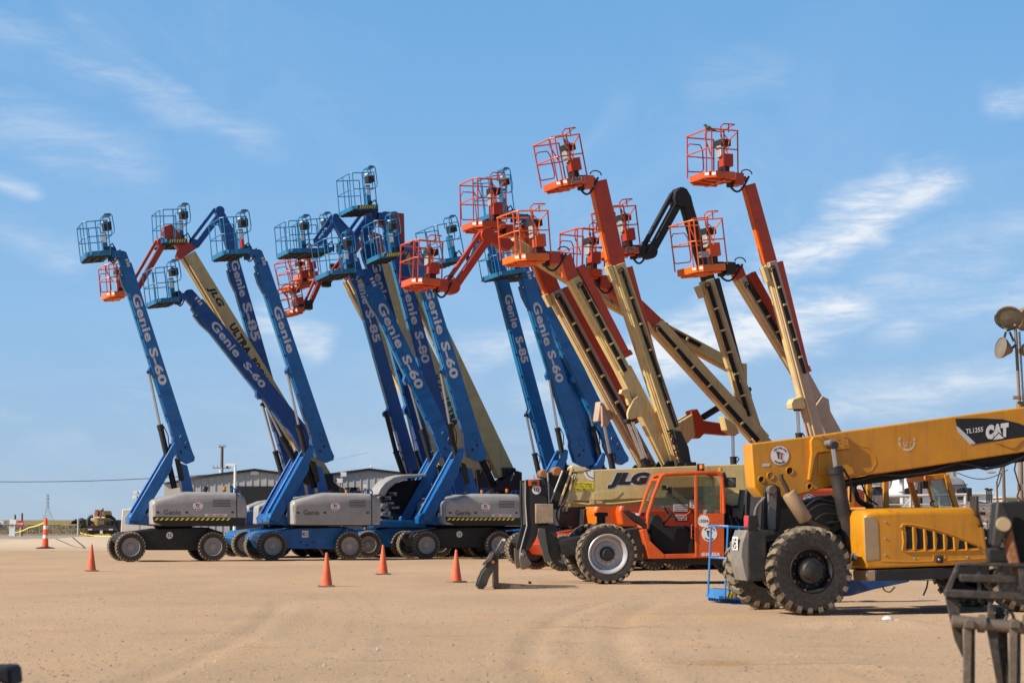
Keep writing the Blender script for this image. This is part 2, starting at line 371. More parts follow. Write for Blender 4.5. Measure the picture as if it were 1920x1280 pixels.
def logo(parent, fr, px, py, rpx, y):
    mb = MB(); r, c = disc(mb, fr, px, py, rpx, y - .001, RED); disc(mb, fr, px, py, rpx * .96, y - .003, WHITE)
    def bx(x0, z0, x1, z1, m): mb.add([c + Vector((x * r, -.006, z * r)) for x, z in ((x0, z0), (x1, z0), (x1, z1), (x0, z1))], [[0, 1, 2, 3]], m)
    bx(-.36, .22, .02, .36, INK); bx(-.22, -.34, -.08, .22, INK); bx(-.02, .12, .36, .26, RED); bx(.08, -.44, .22, .12, RED); bx(-.30, -.06, -.24, .22, INK)
    for i in range(15):
        for s_ in (1, -1):
            a = R(90 + (i - 7) * 8.5) if s_ > 0 else R(270 + (i - 7) * 6)
            if i % 5 == 4: continue
            p = c + Vector((.74 * r * math.cos(a), -.006, .74 * r * math.sin(a))); d = .055 * r
            mb.add([p + Vector((x * d, 0, z * d * 1.5)) for x, z in ((-1, -1), (1, -1), (1, 1), (-1, 1))], [[0, 1, 2, 3]], GINK)
    return flat_mesh(mb, 'round_sticker', parent)
def number_disc(parent, fr, px, py, rpx, y, s):
    mb = MB(); r, c = disc(mb, fr, px, py, rpx, y - .002, WHITE)
    ww = min(.56 * len(s), 1.55) * r; hh = (.8 if len(s) < 4 else .55) * r
    text_into(mb, s, c + Vector((-ww / 2 - .0, -.006, -hh / 2)), (ww, 0, 0), (0, 0, hh), INK, .01)
    return flat_mesh(mb, 'number_sticker', parent)
def stripes(parent, fr, x0, x1, yt, yb, y, pitch=10, name='hazard_tape', slope=0.0):
    mb = MB()
    def q(a, b, c, d, m, yy): mb.add([fr.L(*a, yy), fr.L(*b, yy), fr.L(*c, yy), fr.L(*d, yy)], [[0, 1, 2, 3]], m)
    f = lambda x: slope * (x - x0)
    q((x0, yb + f(x0)), (x1, yb + f(x1)), (x1, yt + f(x1)), (x0, yt + f(x0)), INK, y - .002)
    x = x0 + 1; h = yb - yt
    while x + pitch * .5 + h < x1:
        q((x, yb + f(x)), (x + pitch * .5, yb + f(x)), (x + pitch * .5 + h, yt + f(x)), (x + h, yt + f(x)), YEL, y - .005); x += pitch
    return flat_mesh(mb, name, parent)
# wheels -------------------------------------------------------
WM = {}
def wheel_meshes(style):
    if style in WM: return WM[style]
    # axis = y, outer face towards -y, unit radius 1, width w
    w_, rr, nl, lug = {'lift': (.70, .60, 26, .055), 'tele': (.72, .64, 24, .045), 'big': (.62, .50, 22, .085), 'small': (.5, .55, 0, 0)}[style]
    h = w_ / 2; R0 = 1 - lug * .9; t = MB()
    prof = [(rr, -h * .78), (rr * 1.05, -h * .92), (.80, -h), (.90, -h * .97), (.965 * R0, -h * .80), (R0, -h * .5), (R0 * 1.003, 0), (R0, h * .5), (.965 * R0, h * .8), (.90, h * .97), (.8, h), (rr * 1.05, h * .92), (rr, h * .78)]
    t.lathe(prof, (0, 0, 0), (0, 1, 0), RUBBER, 44, closed=True)
    for i in range(nl):
        for sd in (-1, 1):
            a = 2 * math.pi * (i + (.5 if sd > 0 else 0)) / nl
            sk = .14 if style != 'tele' else .2
            dirs = []
            vs = []
            for (yy, aa, half) in ((sd * h * 1.01, 0.0, .062), (sd * h * .72, .03, .070), (-sd * h * .04, sk, .05)):
                for ro, ri in ((1, R0 - .05),):
                    rad = ro if abs(yy) < h * .8 else (.955 if lug < .07 else .94)
                    for ds in (-1, 1):
                        an = a + aa + ds * half
                        vs.append((rad * math.cos(an), yy, rad * math.sin(an))); vs.append(((rad - lug * 1.6) * math.cos(an), yy * (.97), (rad - lug * 1.6) * math.sin(an)))
            fs = []
            for k in (0, 1):
                b = 4 * k; c = b + 4
                fs += [[b, b + 2, c + 2, c], [b, c, c + 1, b + 1], [b + 2, b + 3, c + 3, c + 2]]
            fs += [[0, 1, 3, 2], [8, 10, 11, 9]]
            t.add(vs, fs, TREAD)
    tyre = t.mesh('wheel', merge=False)
    rim = MB(); m = {'lift': RIMG, 'tele': RIMW, 'big': BLACK, 'small': RIMW}[style]
    if style == 'lift':
        rim.lathe([(rr * 1.03, -h * .9), (rr * .99, -h * .93), (rr * .93, -h * .88), (rr * .88, -h * .55), (.26, -h * .5), (.24, -h * .68), (.2, -h * .72), (.0001, -h * .72)], (0, 0, 0), (0, 1, 0), m, 32, caps=False)
        rim.lathe([(.12, -h * .74), (.10, -h * .8), (.0001, -h * .8)], (0, 0, 0), (0, 1, 0), GREY, 16, caps=False)
        for i in range(9):
            a = 2 * math.pi * i / 9; rim.tube((.33 * math.cos(a), -h * .56, .33 * math.sin(a)), (.33 * math.cos(a), -h * .50, .33 * math.sin(a)), .025, DIRTYB, 6)
    elif style == 'tele':
        rim.lathe([(rr * 1.04, -h * .92), (rr * 1.0, -h * .98), (rr * .94, -h * .94), (rr * .90, -h * .75), (rr * .84, -h * .6), (rr * .82, -h * .2), (.40, -h * .1), (.39, -h * .24), (.25, -h * .26), (.0001, -h * .26)], (0, 0, 0), (0, 1, 0), m, 44, caps=False)
        rim.lathe([(.245, -h * .26), (.24, -h * .62), (.17, -h * .7), (.15, -h * .78), (.0001, -h * .78)], (0, 0, 0), (0, 1, 0), BLACK, 20, caps=False)
        for i in range(12):
            a = 2 * math.pi * i / 12; rim.tube((.315 * math.cos(a), -h * .25, .315 * math.sin(a)), (.315 * math.cos(a), -h * .42, .315 * math.sin(a)), .028, STEEL, 6)
    elif style == 'big':
        rim.lathe([(rr * 1.04, -h * .9), (rr * .99, -h * .95), (rr * .93, -h * .88), (rr * .88, -h * .6), (rr * .84, -h * .3), (.30, -h * .15), (.0001, -h * .15)], (0, 0, 0), (0, 1, 0), m, 44, caps=False)
        rim.lathe([(.30, -h * .15), (.29, -h * .8), (.22, -h * .86), (.20, -h * 1.05), (.18, -h * 1.1), (.0001, -h * 1.1)], (0, 0, 0), (0, 1, 0), DIRTYB, 28, caps=False)
        for i in range(10):
            a = 2 * math.pi * i / 10; rim.tube((.36 * math.cos(a), -h * .15, .36 * math.sin(a)), (.36 * math.cos(a), -h * .34, .36 * math.sin(a)), .028, WORN, 6)
        for i, a in enumerate((.4, 1.6, 2.3, 3.7, 4.9)):
            rim.box((rr * .93 * math.cos(a), -h * .89, rr * .93 * math.sin(a)), (.05, .02, .03), RUST)
    else:
        rim.lathe([(rr * 1.04, -h * .9), (rr * .9, -h * .9), (rr * .8, -h * .5), (.2, -h * .6), (.0001, -h * .7)], (0, 0, 0), (0, 1, 0), m, 20, caps=False)
    WM[style] = (tyre, rim.mesh('rim')); return WM[style]
def wheel(parent, c, r, style='lift', flip=False):
    t, rm = wheel_meshes(style)
    o = bpy.data.objects.new('wheel', t); col.objects.link(o); o.parent = parent; o.location = c; o.scale = (r, r, r)
    o.rotation_euler = (0, random.random() * 6, 0)
    if flip: o.rotation_euler = (0, random.random() * 6, math.pi)
    q = bpy.data.objects.new('rim', rm); col.objects.link(q); q.parent = o
    return o
def M0(): return MB()

# ------------------------------------------------------------------ setting: ground
def build_ground():
    ys = [-80, -30, -5, 3, 8, 11]; y = 13.0
    while y < 75: ys.append(y); y *= 1.0062
    while y < 260: ys.append(y); y *= 1.025
    while y < 12000: ys.append(y); y *= 1.3
    us = [-60, -20, -6, -2.2, -1.4] + [-1 + 2 * i / 200 for i in range(201)] + [1.4, 2.2, 6, 20, 60]
    vs, fs = [], []
    def hgt(x, y):
        if y < 8 or y > 230: return 0.0
        f = min(1, (y - 8) / 8) * min(1, (230 - y) / 60)
        n = noise.noise(Vector((x * .35, y * .35, 1))) * .018 + noise.noise(Vector((x * 1.6, y * 1.1, 5))) * .010 + noise.noise(Vector((x * 5, y * 3.5, 9))) * .005
        def bump(cx, cy, sx, sy, h): return h * math.exp(-((x - cx) / sx) ** 2 - ((y - cy) / sy) ** 2)
        # low heap of fine sand beside the yellow machine's wheel, spoil heaps by the far road
        b = bump(4.6, 26.6, .75, .5, .085) + bump(5.3, 26.4, .4, .3, .05) + bump(-24, 112, 3.2, 3, .42) + bump(-20.5, 110, 3, 3, .28) + bump(-27.5, 116, 1.8, 2, .45) + bump(-23.6, 126, 1.4, 2, .5)
        # wheel ruts that curve across the foreground
        for (x0, k) in ((.2, .055), (1.15, .055), (-3.2, -.03)):
            xc = x0 + k * (y - 20) ** 2 * (.35 if y < 20 else .12)
            d = (x - xc)
            if abs(d) < .6 and 15 < y < 34: n += -.014 * math.exp(-(d / .16) ** 2) + .011 * math.exp(-((abs(d) - .28) / .09) ** 2)
        for rk in ((19.6, .6, 3.6, .04), (27.5, -1.2, .9, .03), (33.5, 1.5, 4.0, .03), (22.1, 1.2, 2.4, .045), (21, 2.1, 4.0, .03), (25.8, .0, 1.2, .04), (19.2, 2.0, 4.4, .035), (30.5, -3.4, -2.0, .03), (24.4, -3.9, -3.1, .03)):
            yy, xa, xb, h = rk
            if xa < x < xb: n += h * math.exp(-((y - yy - .15 * math.sin(x * 3)) / .12) ** 2) * math.sin(math.pi * (x - xa) / (xb - xa))
        keep = 1.0
        return (n * f + b) * keep
    for y in ys:
        wd = max(8.0, .32 * y + 5)
        for u in us:
            x = u * wd; vs.append((x, y, hgt(x, y)))
    nu = len(us)
    for j in range(len(ys) - 1):
        for i in range(nu - 1):
            a = j * nu + i; fs.append((a, a + 1, a + nu + 1, a + nu))
    me = bpy.data.meshes.new('ground'); me.from_pydata(vs, [], fs); me.polygons.foreach_set('use_smooth', [True] * len(fs)); me.update()
    m = bpy.data.materials.new('sandy_gravel'); m.use_nodes = True; t = m.node_tree; b = t.nodes['Principled BSDF']; n, l = t.nodes.new, t.links.new
    g = n('ShaderNodeNewGeometry'); P = g.outputs['Position']
    def nz(scale, det=6, rough=.6, off=(0, 0, 0), sc=(1, 1, 1)):
        mp = n('ShaderNodeMapping'); l(P, mp.inputs[0]); mp.inputs['Location'].default_value = off; mp.inputs['Scale'].default_value = sc
        q = n('ShaderNodeTexNoise'); l(mp.outputs[0], q.inputs[0]); q.inputs['Scale'].default_value = scale; q.inputs['Detail'].default_value = det; q.inputs['Roughness'].default_value = rough; return q.outputs[0]
    def mr(v, a, b_, c=0., d=1.):
        q = n('ShaderNodeMapRange'); l(v, q.inputs[0]); q.inputs[1].default_value = a; q.inputs[2].default_value = b_; q.inputs[3].default_value = c; q.inputs[4].default_value = d; return q.outputs[0]
    def mix(f, a, b_, blend='MIX'):
        q = n('ShaderNodeMix'); q.data_type = 'RGBA'; q.blend_type = blend
        for s_, v in ((0, f), (6, a), (7, b_)):
            if hasattr(v, 'links'): l(v, q.inputs[s_])
            elif isinstance(v, tuple): q.inputs[s_].default_value = (*v, 1)
            else: q.inputs[s_].default_value = v
        return q.outputs[2]
    def ma(op, a, b_=0.):
        q = n('ShaderNodeMath'); q.operation = op
        for s_, v in ((0, a), (1, b_)):
            if hasattr(v, 'links'): l(v, q.inputs[s_])
            else: q.inputs[s_].default_value = v
        return q.outputs[0]
    sx = n('ShaderNodeSeparateXYZ'); l(P, sx.inputs[0]); Y = sx.outputs[1]
    c = mix(mr(nz(.22, 5, .6, (0, 0, 0), (1, .55, 1)), .38, .62), (.57, .385, .235), (.69, .47, .29))
    c = mix(mr(nz(.6, 5, .65, (9, 3, 0), (1, .45, 1)), .52, .66, 0, .55), c, (.74, .445, .215))
    c = mix(mr(nz(1.1, 6, .7, (2, 8, 0), (1, .5, 1)), .55, .68, 0, .5), c, (.53, .39, .255))
    gv = mr(nz(30, 7, .9), .36, .66); c = mix(ma('MULTIPLY', ma('SUBTRACT', 1, gv), .72), c, (.33, .22, .13))
    sv = mr(nz(1.3, 6, .7, (5, 5, 0), (.28, 2.4, 1)), .60, .70, 0, .6); c = mix(sv, c, (.52, .31, .13))
    sp = n('ShaderNodeTexVoronoi'); l(P, sp.inputs[0]); sp.inputs['Scale'].default_value = 19; sp.inputs['Randomness'].default_value = 1
    spk = mr(sp.outputs['Distance'], .10, .22, 1, 0); sel = mr(sp.outputs['Color'], .42, .5)
    c = mix(ma('MULTIPLY', ma('MULTIPLY', spk, sel), .75), c, (.17, .12, .08))
    sp2 = n('ShaderNodeTexVoronoi'); l(P, sp2.inputs[0]); sp2.inputs['Scale'].default_value = 33
    c = mix(ma('MULTIPLY', mr(sp2.outputs['Distance'], .1, .2, 1, 0), mr(sp2.outputs['Color'], .6, .7, 0, .35)), c, (.70, .56, .42))
    def stain(cx, cy, wx, wy, k):
        ex = ma('POWER', ma('ABSOLUTE', ma('DIVIDE', ma('SUBTRACT', sx.outputs[0], cx), wx)), 2.); ey = ma('POWER', ma('ABSOLUTE', ma('DIVIDE', ma('ADD', ma('SUBTRACT', Y, cy), ma('MULTIPLY', ma('SUBTRACT', nz(1.5, 3), .5), wy * 2.5)), wy)), 2.)
        return ma('MULTIPLY', mr(ma('ADD', ma('ADD', ex, ey), ma('MULTIPLY', nz(9, 4), .5)), .2, 1.2, 1, 0), k)
    for (cx, cy, wx, wy, k) in ((1.25, 26.6, 1.0, .28, .8), (.45, 26.0, .9, .2, .6), (2.7, 19.4, 1.5, .22, .85), (-2.75, 22.1, .35, .12, .7), (-1.35, 20.2, .45, .14, .8), (.55, 22.9, .5, .16, .55), (-20.5, 72, 1.6, .8, .7), (3.6, 22.3, .8, .14, .5), (-4.0, 25, .9, .2, .35), (2.0, 30, 1.4, .25, .4), (-.5, 24.3, .8, .2, .35)):
        c = mix(stain(cx, cy, wx, wy, k), c, (.40, .235, .095))
    # tyre tracks pressed into the sand: two pairs of curved bands
    for (x0, k) in ((.2, .0066), (1.9, .0066), (-3.4, -.004), (-1.7, -.004), (3.3, .02)):
        d_ = ma('ABSOLUTE', ma('SUBTRACT', ma('SUBTRACT', sx.outputs[0], x0), ma('MULTIPLY', ma('POWER', ma('ABSOLUTE', ma('SUBTRACT', Y, 19)), 2.), k)))
        tm = ma('MULTIPLY', mr(ma('ABSOLUTE', ma('SUBTRACT', d_, .2)), .02, .09, 1, 0), ma('MULTIPLY', mr(nz(.8, 4), .42, .6), mr(Y, 44, 34, 0, 1)))
        c = mix(ma('MULTIPLY', tm, .38), c, (.38, .265, .17))
    # zones further out: pale caliche strip, asphalt road, then grass field
    wob = ma('MULTIPLY', ma('SUBTRACT', nz(.03, 4), .5), 40)
    Yw = ma('ADD', Y, wob)
    c = mix(mr(Yw, 92, 102), c, mix(gv, (.52, .40, .27), (.70, .54, .38)))
    c = mix(mr(Yw, 140, 150), c, (.36, .29, .22))
    fld = mix(mr(nz(.05, 5, .6, (0, 0, 0), (.5, 2.2, 1)), .42, .6), (.20, .16, .06), (.50, .31, .10))
    fld = mix(mr(nz(.35, 5, .7), .4, .6, 0, .6), fld, (.13, .125, .05))
    c = mix(mr(Y, 185, 190), c, fld)
    l(c, b.inputs['Base Color']); b.inputs['Roughness'].default_value = .95; b.inputs['Specular IOR Level'].default_value = .15
    hsum = ma('ADD', ma('MULTIPLY', nz(34, 7, .8), .7), ma('ADD', ma('MULTIPLY', sp.outputs['Distance'], -.35), ma('MULTIPLY', nz(3, 4, .6), .5)))
    bp = n('ShaderNodeBump'); l(hsum, bp.inputs['Height']); bp.inputs['Strength'].default_value = .8; bp.inputs['Distance'].default_value = .022; l(bp.outputs[0], b.inputs['Normal'])
    me.materials.append(m); o = bpy.data.objects.new('ground', me); col.objects.link(o); o['kind'] = 'structure'; o['label'] = 'sandy gravel yard running out to a flat field'
    # loose stones as one layer of gravel
    st = MB(); sm = mat('loose_stone', (.36, .27, .19), .9, var=.5, vscale=3); sm2 = mat('pale_stone', (.52, .42, .31), .9, var=.3, vscale=3)
    for i in range(7500):
        y = 15 * (58 / 15) ** random.random(); x = random.uniform(-1, 1) * (.275 * y + .5); r = random.choice((.006, .007, .009, .010, .012, .016)) * random.uniform(.8, 1.3)
        if random.random() < .004: r *= 2.2
        z = hgt(x, y); k = random.random() * 3; vv = []
        for q in range(4): vv.append((x + r * math.cos(k + q * 1.57) * random.uniform(.8, 1.5), y + r * math.sin(k + q * 1.57), z + r * .15))
        vv.append((x + r * .2, y, z + r * random.uniform(.6, 1.0)))
        st.add(vv, [[0, 1, 4], [1, 2, 4], [2, 3, 4], [3, 0, 4]], sm if random.random() < .9 else sm2)
    me = bpy.data.meshes.new('gravel'); me.from_pydata(st.v, [], st.f)
    for q in st.mats: me.materials.append(q)
    me.polygons.foreach_set('material_index', st.m)
    o = bpy.data.objects.new('gravel', me); col.objects.link(o); o['kind'] = 'stuff'; o['label'] = 'loose small stones scattered over the sandy yard'
    # field grass beyond the road fence
    gr = MB(); g1 = mat('dry_field_grass', (.42, .27, .09), .9, var=.4, vscale=.3); g2 = mat('green_field_brush', (.13, .12, .045), .9, var=.4, vscale=.4)
    for i in range(9000):
        y = 190 * (2.6) ** (random.random() ** 1.3); x = random.uniform(-.30, .30) * y
        hh = random.uniform(.08, .34) * (1.25 if noise.noise(Vector((x * .05, y * .02, 0))) > 0 else .7); wd = random.uniform(.15, .5)
        a = random.uniform(-.5, .5); m_ = g2 if noise.noise(Vector((x * .06, y * .03, 3))) > .05 else g1
        for q in range(3):
            ox = random.uniform(-wd, wd); lx = random.uniform(-.2, .2)
            gr.add([(x + ox - .09, y, 0), (x + ox + .09, y + .05 * q, 0), (x + ox + lx, y, hh * random.uniform(.6, 1.1))], [[0, 1, 2]], m_)
    me = bpy.data.meshes.new('grass'); me.from_pydata(gr.v, [], gr.f)
    for q in gr.mats: me.materials.append(q)
    me.polygons.foreach_set('material_index', gr.m)
    o = bpy.data.objects.new('grass', me); col.objects.link(o); o['kind'] = 'stuff'; o['label'] = 'dry grass and low brush on the field beyond the fence'
    return hgt
HGT = build_ground()

# ------------------------------------------------------------------ baskets and lift parts
def rail_box(mb, C, L_, W_, z, r, m, open_right=False):
    """horizontal rail round the basket at height z; C maps (x,y,z)"""
    e = .10
    pts = [C(L_, 0, z), C(e, 0, z), C(0, e, z), C(0, W_ - e, z), C(e, W_, z), C(L_, W_, z)]
    mb.path(pts, r, m, 6)
def basket(parent, fr, nl, nr, H, W_, style, y0=None, mats=None, flags=()):
    """nl, nr: px of the near bottom corners of the tray; H: px height to the top rail"""
    y0 = -W_ / 2 if y0 is None else y0
    A = fr.L(nl[0], nl[1], y0); B = fr.L(nr[0], nr[1], y0); ux = B - A; Lx = ux.length; ux.normalize(); uz = Vector((-ux.z, 0, ux.x))
    ppm = Lx / math.hypot(nr[0] - nl[0], nr[1] - nl[1]); Hm = H * ppm
    C = lambda x, y, z: A + ux * x + uz * z + Vector((0, y, 0))
    rot = Matrix((ux, (0, 1, 0), uz)).transposed()
    def bx(mb, x, y, z, sx, sy, sz, m): mb.box(C(x, y, z), (sx, sy, sz), m, rot)
    if style == 'genie':
        m, fm = mats or (TEAL, DIRTYB)
        tr = MB(); th = .16
        bx(tr, Lx / 2, W_ / 2, .025, Lx, W_, .05, m)
        ct = .22                                                # cut corner of the toe board
        for p, q in (((ct, 0), (Lx, 0)), ((0, ct), (0, W_ - ct)), ((ct, 0), (0, ct)), ((0, W_ - ct), (ct, W_)), ((ct, W_), (Lx, W_)), ((Lx, 0), (Lx, W_))):
            a, b = C(p[0], p[1], 0), C(q[0], q[1], 0); d = (b - a).normalized(); nn = d.cross(uz) * .012; u_ = uz * th
            tr.add([a - nn, b - nn, b - nn + u_, a - nn + u_, a + nn, b + nn, b + nn + u_, a + nn + u_], [[0, 1, 2, 3], [7, 6, 5, 4], [0, 4, 5, 1], [3, 2, 6, 7], [0, 3, 7, 4], [1, 5, 6, 2]], m)
        for k in range(5): bx(tr, Lx / 2, W_ * (k + .5) / 5, -.03, Lx * .94, .04, .05, fm)
        for k in range(3): bx(tr, Lx * (k + .5) / 3, W_ / 2, -.034, .03, W_ * .92, .04, fm)
        t = tr.build('basket', parent)
        rl = MB(); r = .0185
        rail_box(rl, C, Lx, W_, Hm, r * 1.1, m); rail_box(rl, C, Lx, W_, Hm * .56, r * .95, m)
        for (x, y) in [(.10, 0), (Lx * .42, 0), (Lx, 0), (0, W_ - .12)] if 'sparse' in flags else [(.10, 0), (Lx * .5, 0), (Lx, 0), (0, .12), (0, W_ * .5), (0, W_ - .12), (Lx * .5, W_), (Lx, W_)]:
            rl.tube(C(x, y, .02), C(x, y, Hm), r, m, 6)
        # swing gate on the near side
        rl.path([C(Lx * .55, -.02, .2), C(Lx * .55, -.02, Hm * .8), C(Lx * .62, -.02, Hm * .9), C(Lx * .98, -.02, Hm * .9)], r * .7, m)
        rl.build('guard_rail', t)
        cs = MB(); x = Lx + .02; yc = W_ * .45
        bx(cs, x - .08, yc, Hm * .38, .16, .36, Hm * .70, m); bx(cs, x - .10, yc - .19, Hm * .56, .14, .03, .32, WHITE); bx(cs, x - .05, yc - .182, Hm * .22, .16, .02, .2, DIRTYB)
        bx(cs, x + .07, yc, Hm * .90, .26, .5, .26, BLACK); bx(cs, x + .02, yc, Hm * 1.05, .14, .34, .05, WHITE)
        cs.build('control_box', t)
        gd = MB()
        for yy in (yc - .32, yc + .30):
            gd.path([C(Lx - .06, yy, Hm * .62), C(Lx + .1, yy, Hm * .60), C(Lx + .26, yy, Hm * .66), C(Lx + .29, yy, Hm * .8), C(Lx + .26, yy, Hm * 1.18), C(Lx + .16, yy, Hm * 1.24), C(Lx + .02, yy, Hm * 1.24), C(Lx - .06, yy, Hm * 1.16), C(Lx - .06, yy, Hm * .95)], r, m)
        bx(gd, Lx + .12, yc, Hm * 1.215, .24, .66, .05, m)
        gd.path([C(Lx, yc - .1, .3), C(Lx + .2, yc - .1, .45), C(Lx + .28, yc - .1, .25), C(Lx + .24, yc - .1, .02)], .03, HOSE)
        gd.build('console_guard', t)
        if 'tape' in flags:
            A0 = C(.24, -.014, .03); mb = MB(); n_ = 7
            for k in range(n_):
                x0 = .26 + (Lx - .3) * k / n_; dx = (Lx - .3) / n_
                mb.add([C(x0, -.016, .03), C(x0 + dx * .5, -.016, .03), C(x0 + dx, -.016, .14), C(x0 + dx * .5, -.016, .14)], [[0, 1, 2, 3]], YEL)
            mb.add([C(.24, -.0145, .02), C(Lx - .02, -.0145, .02), C(Lx - .02, -.0145, .15), C(.24, -.0145, .15)], [[0, 1, 2, 3]], INK)
            flat_mesh(mb, 'hazard_tape', t)
        if 'red' in flags:
            mb = MB(); mb.tube(C(Lx - .2, .15, .2), C(Lx - .2, .15, .5), .08, RED, 10); mb.build('fire_extinguisher', t)
    else:
        m, rm = mats or (ORANGE, RORANGE)
        tr = MB(); th = .19; ct = .26
        outl = [(ct, 0), (Lx - .12, 0), (Lx, .14), (Lx, W_ - .14), (Lx - .12, W_), (ct, W_), (0, W_ - ct), (0, ct)]
        n = len(outl)
        vs = [C(x, y, 0) for x, y in outl] + [C(x, y, th) for x, y in outl]
        cx, cy = Lx / 2, W_ / 2
        vi = [C(cx + (x - cx) * .95, cy + (y - cy) * .97, th) for x, y in outl] + [C(cx + (x - cx) * .95, cy + (y - cy) * .97, .05) for x, y in outl]
        fs = [list(range(n))] + [[i, (i + 1) % n, n + (i + 1) % n, n + i] for i in range(n)] + [[n + i, n + (i + 1) % n, 2 * n + (i + 1) % n, 2 * n + i] for i in range(n)] + [[2 * n + i, 2 * n + (i + 1) % n, 3 * n + (i + 1) % n, 3 * n + i] for i in range(n)] + [[3 * n + i for i in range(n)]]
        tr.add(vs + vi, fs, m)
        for k in range(3): bx(tr, Lx * .5, W_ * (k + .7) / 3.4, -.035, Lx * (.8 - .1 * (k % 2)), .10, .06, m)
        bx(tr, Lx * .62, W_ * .5, -.04, .10, W_ * .8, .05, m)
        t = tr.build('basket', parent, bevel=.015)
        st = MB()
        for (x, y, dx, dy) in ((.05, .21, 1, -1), (.20, .06, 1, -1)):
            a = C(x - .004, y - .004, .07); d = Vector((.06, -.06, 0)) * .7
            st.add([a - d, a + d, a + d + uz * .08, a - d + uz * .08], [[0, 1, 2, 3]], WHITE)
        flat_mesh(st, 'reflector', t)
        rl = MB(); r = .0205
        rail_box(rl, C, Lx, W_, Hm, r * 1.15, m); rail_box(rl, C, Lx, W_, Hm * .60, r, m)
        for (x, y) in [(.10, 0), (Lx * .52, 0), (Lx - .02, 0), (0, .14), (0, W_ - .14), (Lx - .02, W_)]:
            rl.tube(C(x, y, th * .8), C(x, y, Hm), r, rm, 6)  # darker orange paints in the posts' shaded side
        rl.build('guard_rail', t)
        gt = MB()                                               # rounded swing gate on the left end, far side
        gy0, gy1 = W_ * .30, W_ * .72
        gt.path([C(Lx * .06, W_ - .05, Hm * .30), C(Lx * .04, W_ - .05, Hm * .76), C(Lx * .12, W_ - .05, Hm * .86), C(Lx * .48, W_ - .05, Hm * .86), C(Lx * .57, W_ - .05, Hm * .76), C(Lx * .60, W_ - .05, Hm * .36), C(Lx * .55, W_ - .05, Hm * .28), C(Lx * .10, W_ - .05, Hm * .27)], r * .9, rm, 6, True)
        gt.build('swing_gate', t)
        cs = MB(); xc = Lx * .84; yc = W_ * .42
        bx(cs, xc, yc, Hm * .28, .20, .34, Hm * .34, BLACK); bx(cs, xc + .02, yc - .12, Hm * .43, .30, .30, Hm * .26, rm)
        bx(cs, xc - .12, yc - .05, Hm * .62, .14, .26, Hm * .24, GREY); bx(cs, xc - .13, yc - .19, Hm * .62, .12, .02, Hm * .18, WHITE)
        bx(cs, xc - .03, yc, Hm * .80, .30, .46, Hm * .14, BLACK); cs.tube(C(xc - .05, yc, Hm * .86), C(xc - .06, yc, Hm * 1.0), .02, BLACK, 6)
        if 'mesh' in flags: bx(cs, Lx * .5, yc - .2, Hm * .35, .26, .2, .16, STEEL)
        cs.build('control_box', t)
        hp = MB()
        for yy in (yc - .34, yc + .30):
            dz = 1.17 if yy < yc else 1.10; sh = .0 if yy < yc else -.16
            hp.path([C(xc - .06 + sh, yy, Hm * .56), C(xc - .26 + sh, yy, Hm * .90), C(xc - .26 + sh, yy, Hm * (dz - .06)), C(xc - .16 + sh, yy, Hm * dz), C(Lx + .02, yy, Hm * dz), C(Lx + .03, yy, Hm * (dz - .02))], r * .95, rm)
        hp.tube(C(Lx, yc - .34, Hm * 1.17), C(Lx - .05, yc + .3, Hm * 1.1), r * .9, m); hp.tube(C(Lx - .16, yc - .34, Hm), C(Lx - .16, yc - .34, Hm * 1.17), r * .8, rm)
        hp.path([C(xc - .30, 0, Hm * .90), C(xc - .1, .1, Hm * .80), C(Lx, .1, Hm * .97)], r, m)
        hp.path([C(xc - .2, .05, Hm * .5), C(xc - .1, .05, Hm * .8), C(Lx - .05, .05, Hm * .95)], r * .8, m)
        hp.build('console_guard', t)
        if 'word' in flags:
            mb = MB(); o = C(Lx * .40, -.006, .03); text_into(mb, 'JLG', o, ux * (Lx * .36), uz * .15, INK, .05, .25); text_into(mb, 'JLG', o - ux * .02 - uz * .015 + Vector((0, .003, 0)), ux * (Lx * .36 + .04), uz * .18, WHITE, .1, .25)
            flat_mesh(mb, 'lettering', t)
    return t, C, Lx, Hm

def boom_part(parent, fr, p, q, wp, wq, th, m, name='boom', bevel=.02, edge=None, off=0.0, y=None):
    mb = MB(); y0 = -th / 2 if y is None else y
    ppoly(mb, fr, quad_px(p, q, wp, wq, off), y0, y0 + th, m)
    if edge:                                                   # wear plates along the under side
        e = quad_px(p, q, wp * .10, wq * .10, off - wp * .56); ppoly(mb, fr, e, y0 + th * .15, y0 + th * .85, edge, ref=y0)
    return mb.build(name, parent, bevel=bevel)
def cylinder(parent, fr, p, mid, q, r1, r2, y=0.0, mr=None, mc=None, name='lift_cylinder'):
    a, b, c = fr.L(*p, y), fr.L(*mid, y), fr.L(*q, y)
    mb = MB(); mb.tube(b, c, r2, mc or BLACK, 14); mb.tube(b + (c - b) * -.02, b + (c - b) * .06, r2 * 1.12, mc or BLACK, 14)
    mb.path([b + Vector((r2 * 1.2, 0, 0)), b + (c - b) * .15 + Vector((r2 * 2.0, 0, 0)), b + (c - b) * .4 + Vector((r2 * 1.3, 0, 0))], .018, HOSE)
    o = mb.build(name, parent)
    rb = MB(); rb.tube(a, b, r1, mr or CHROME, 12); rb.tube(a + Vector((0, -.12, 0)), a + Vector((0, .12, 0)), r1 * 1.5, mc or BLACK, 10)
    rb.build('rod', o); return o
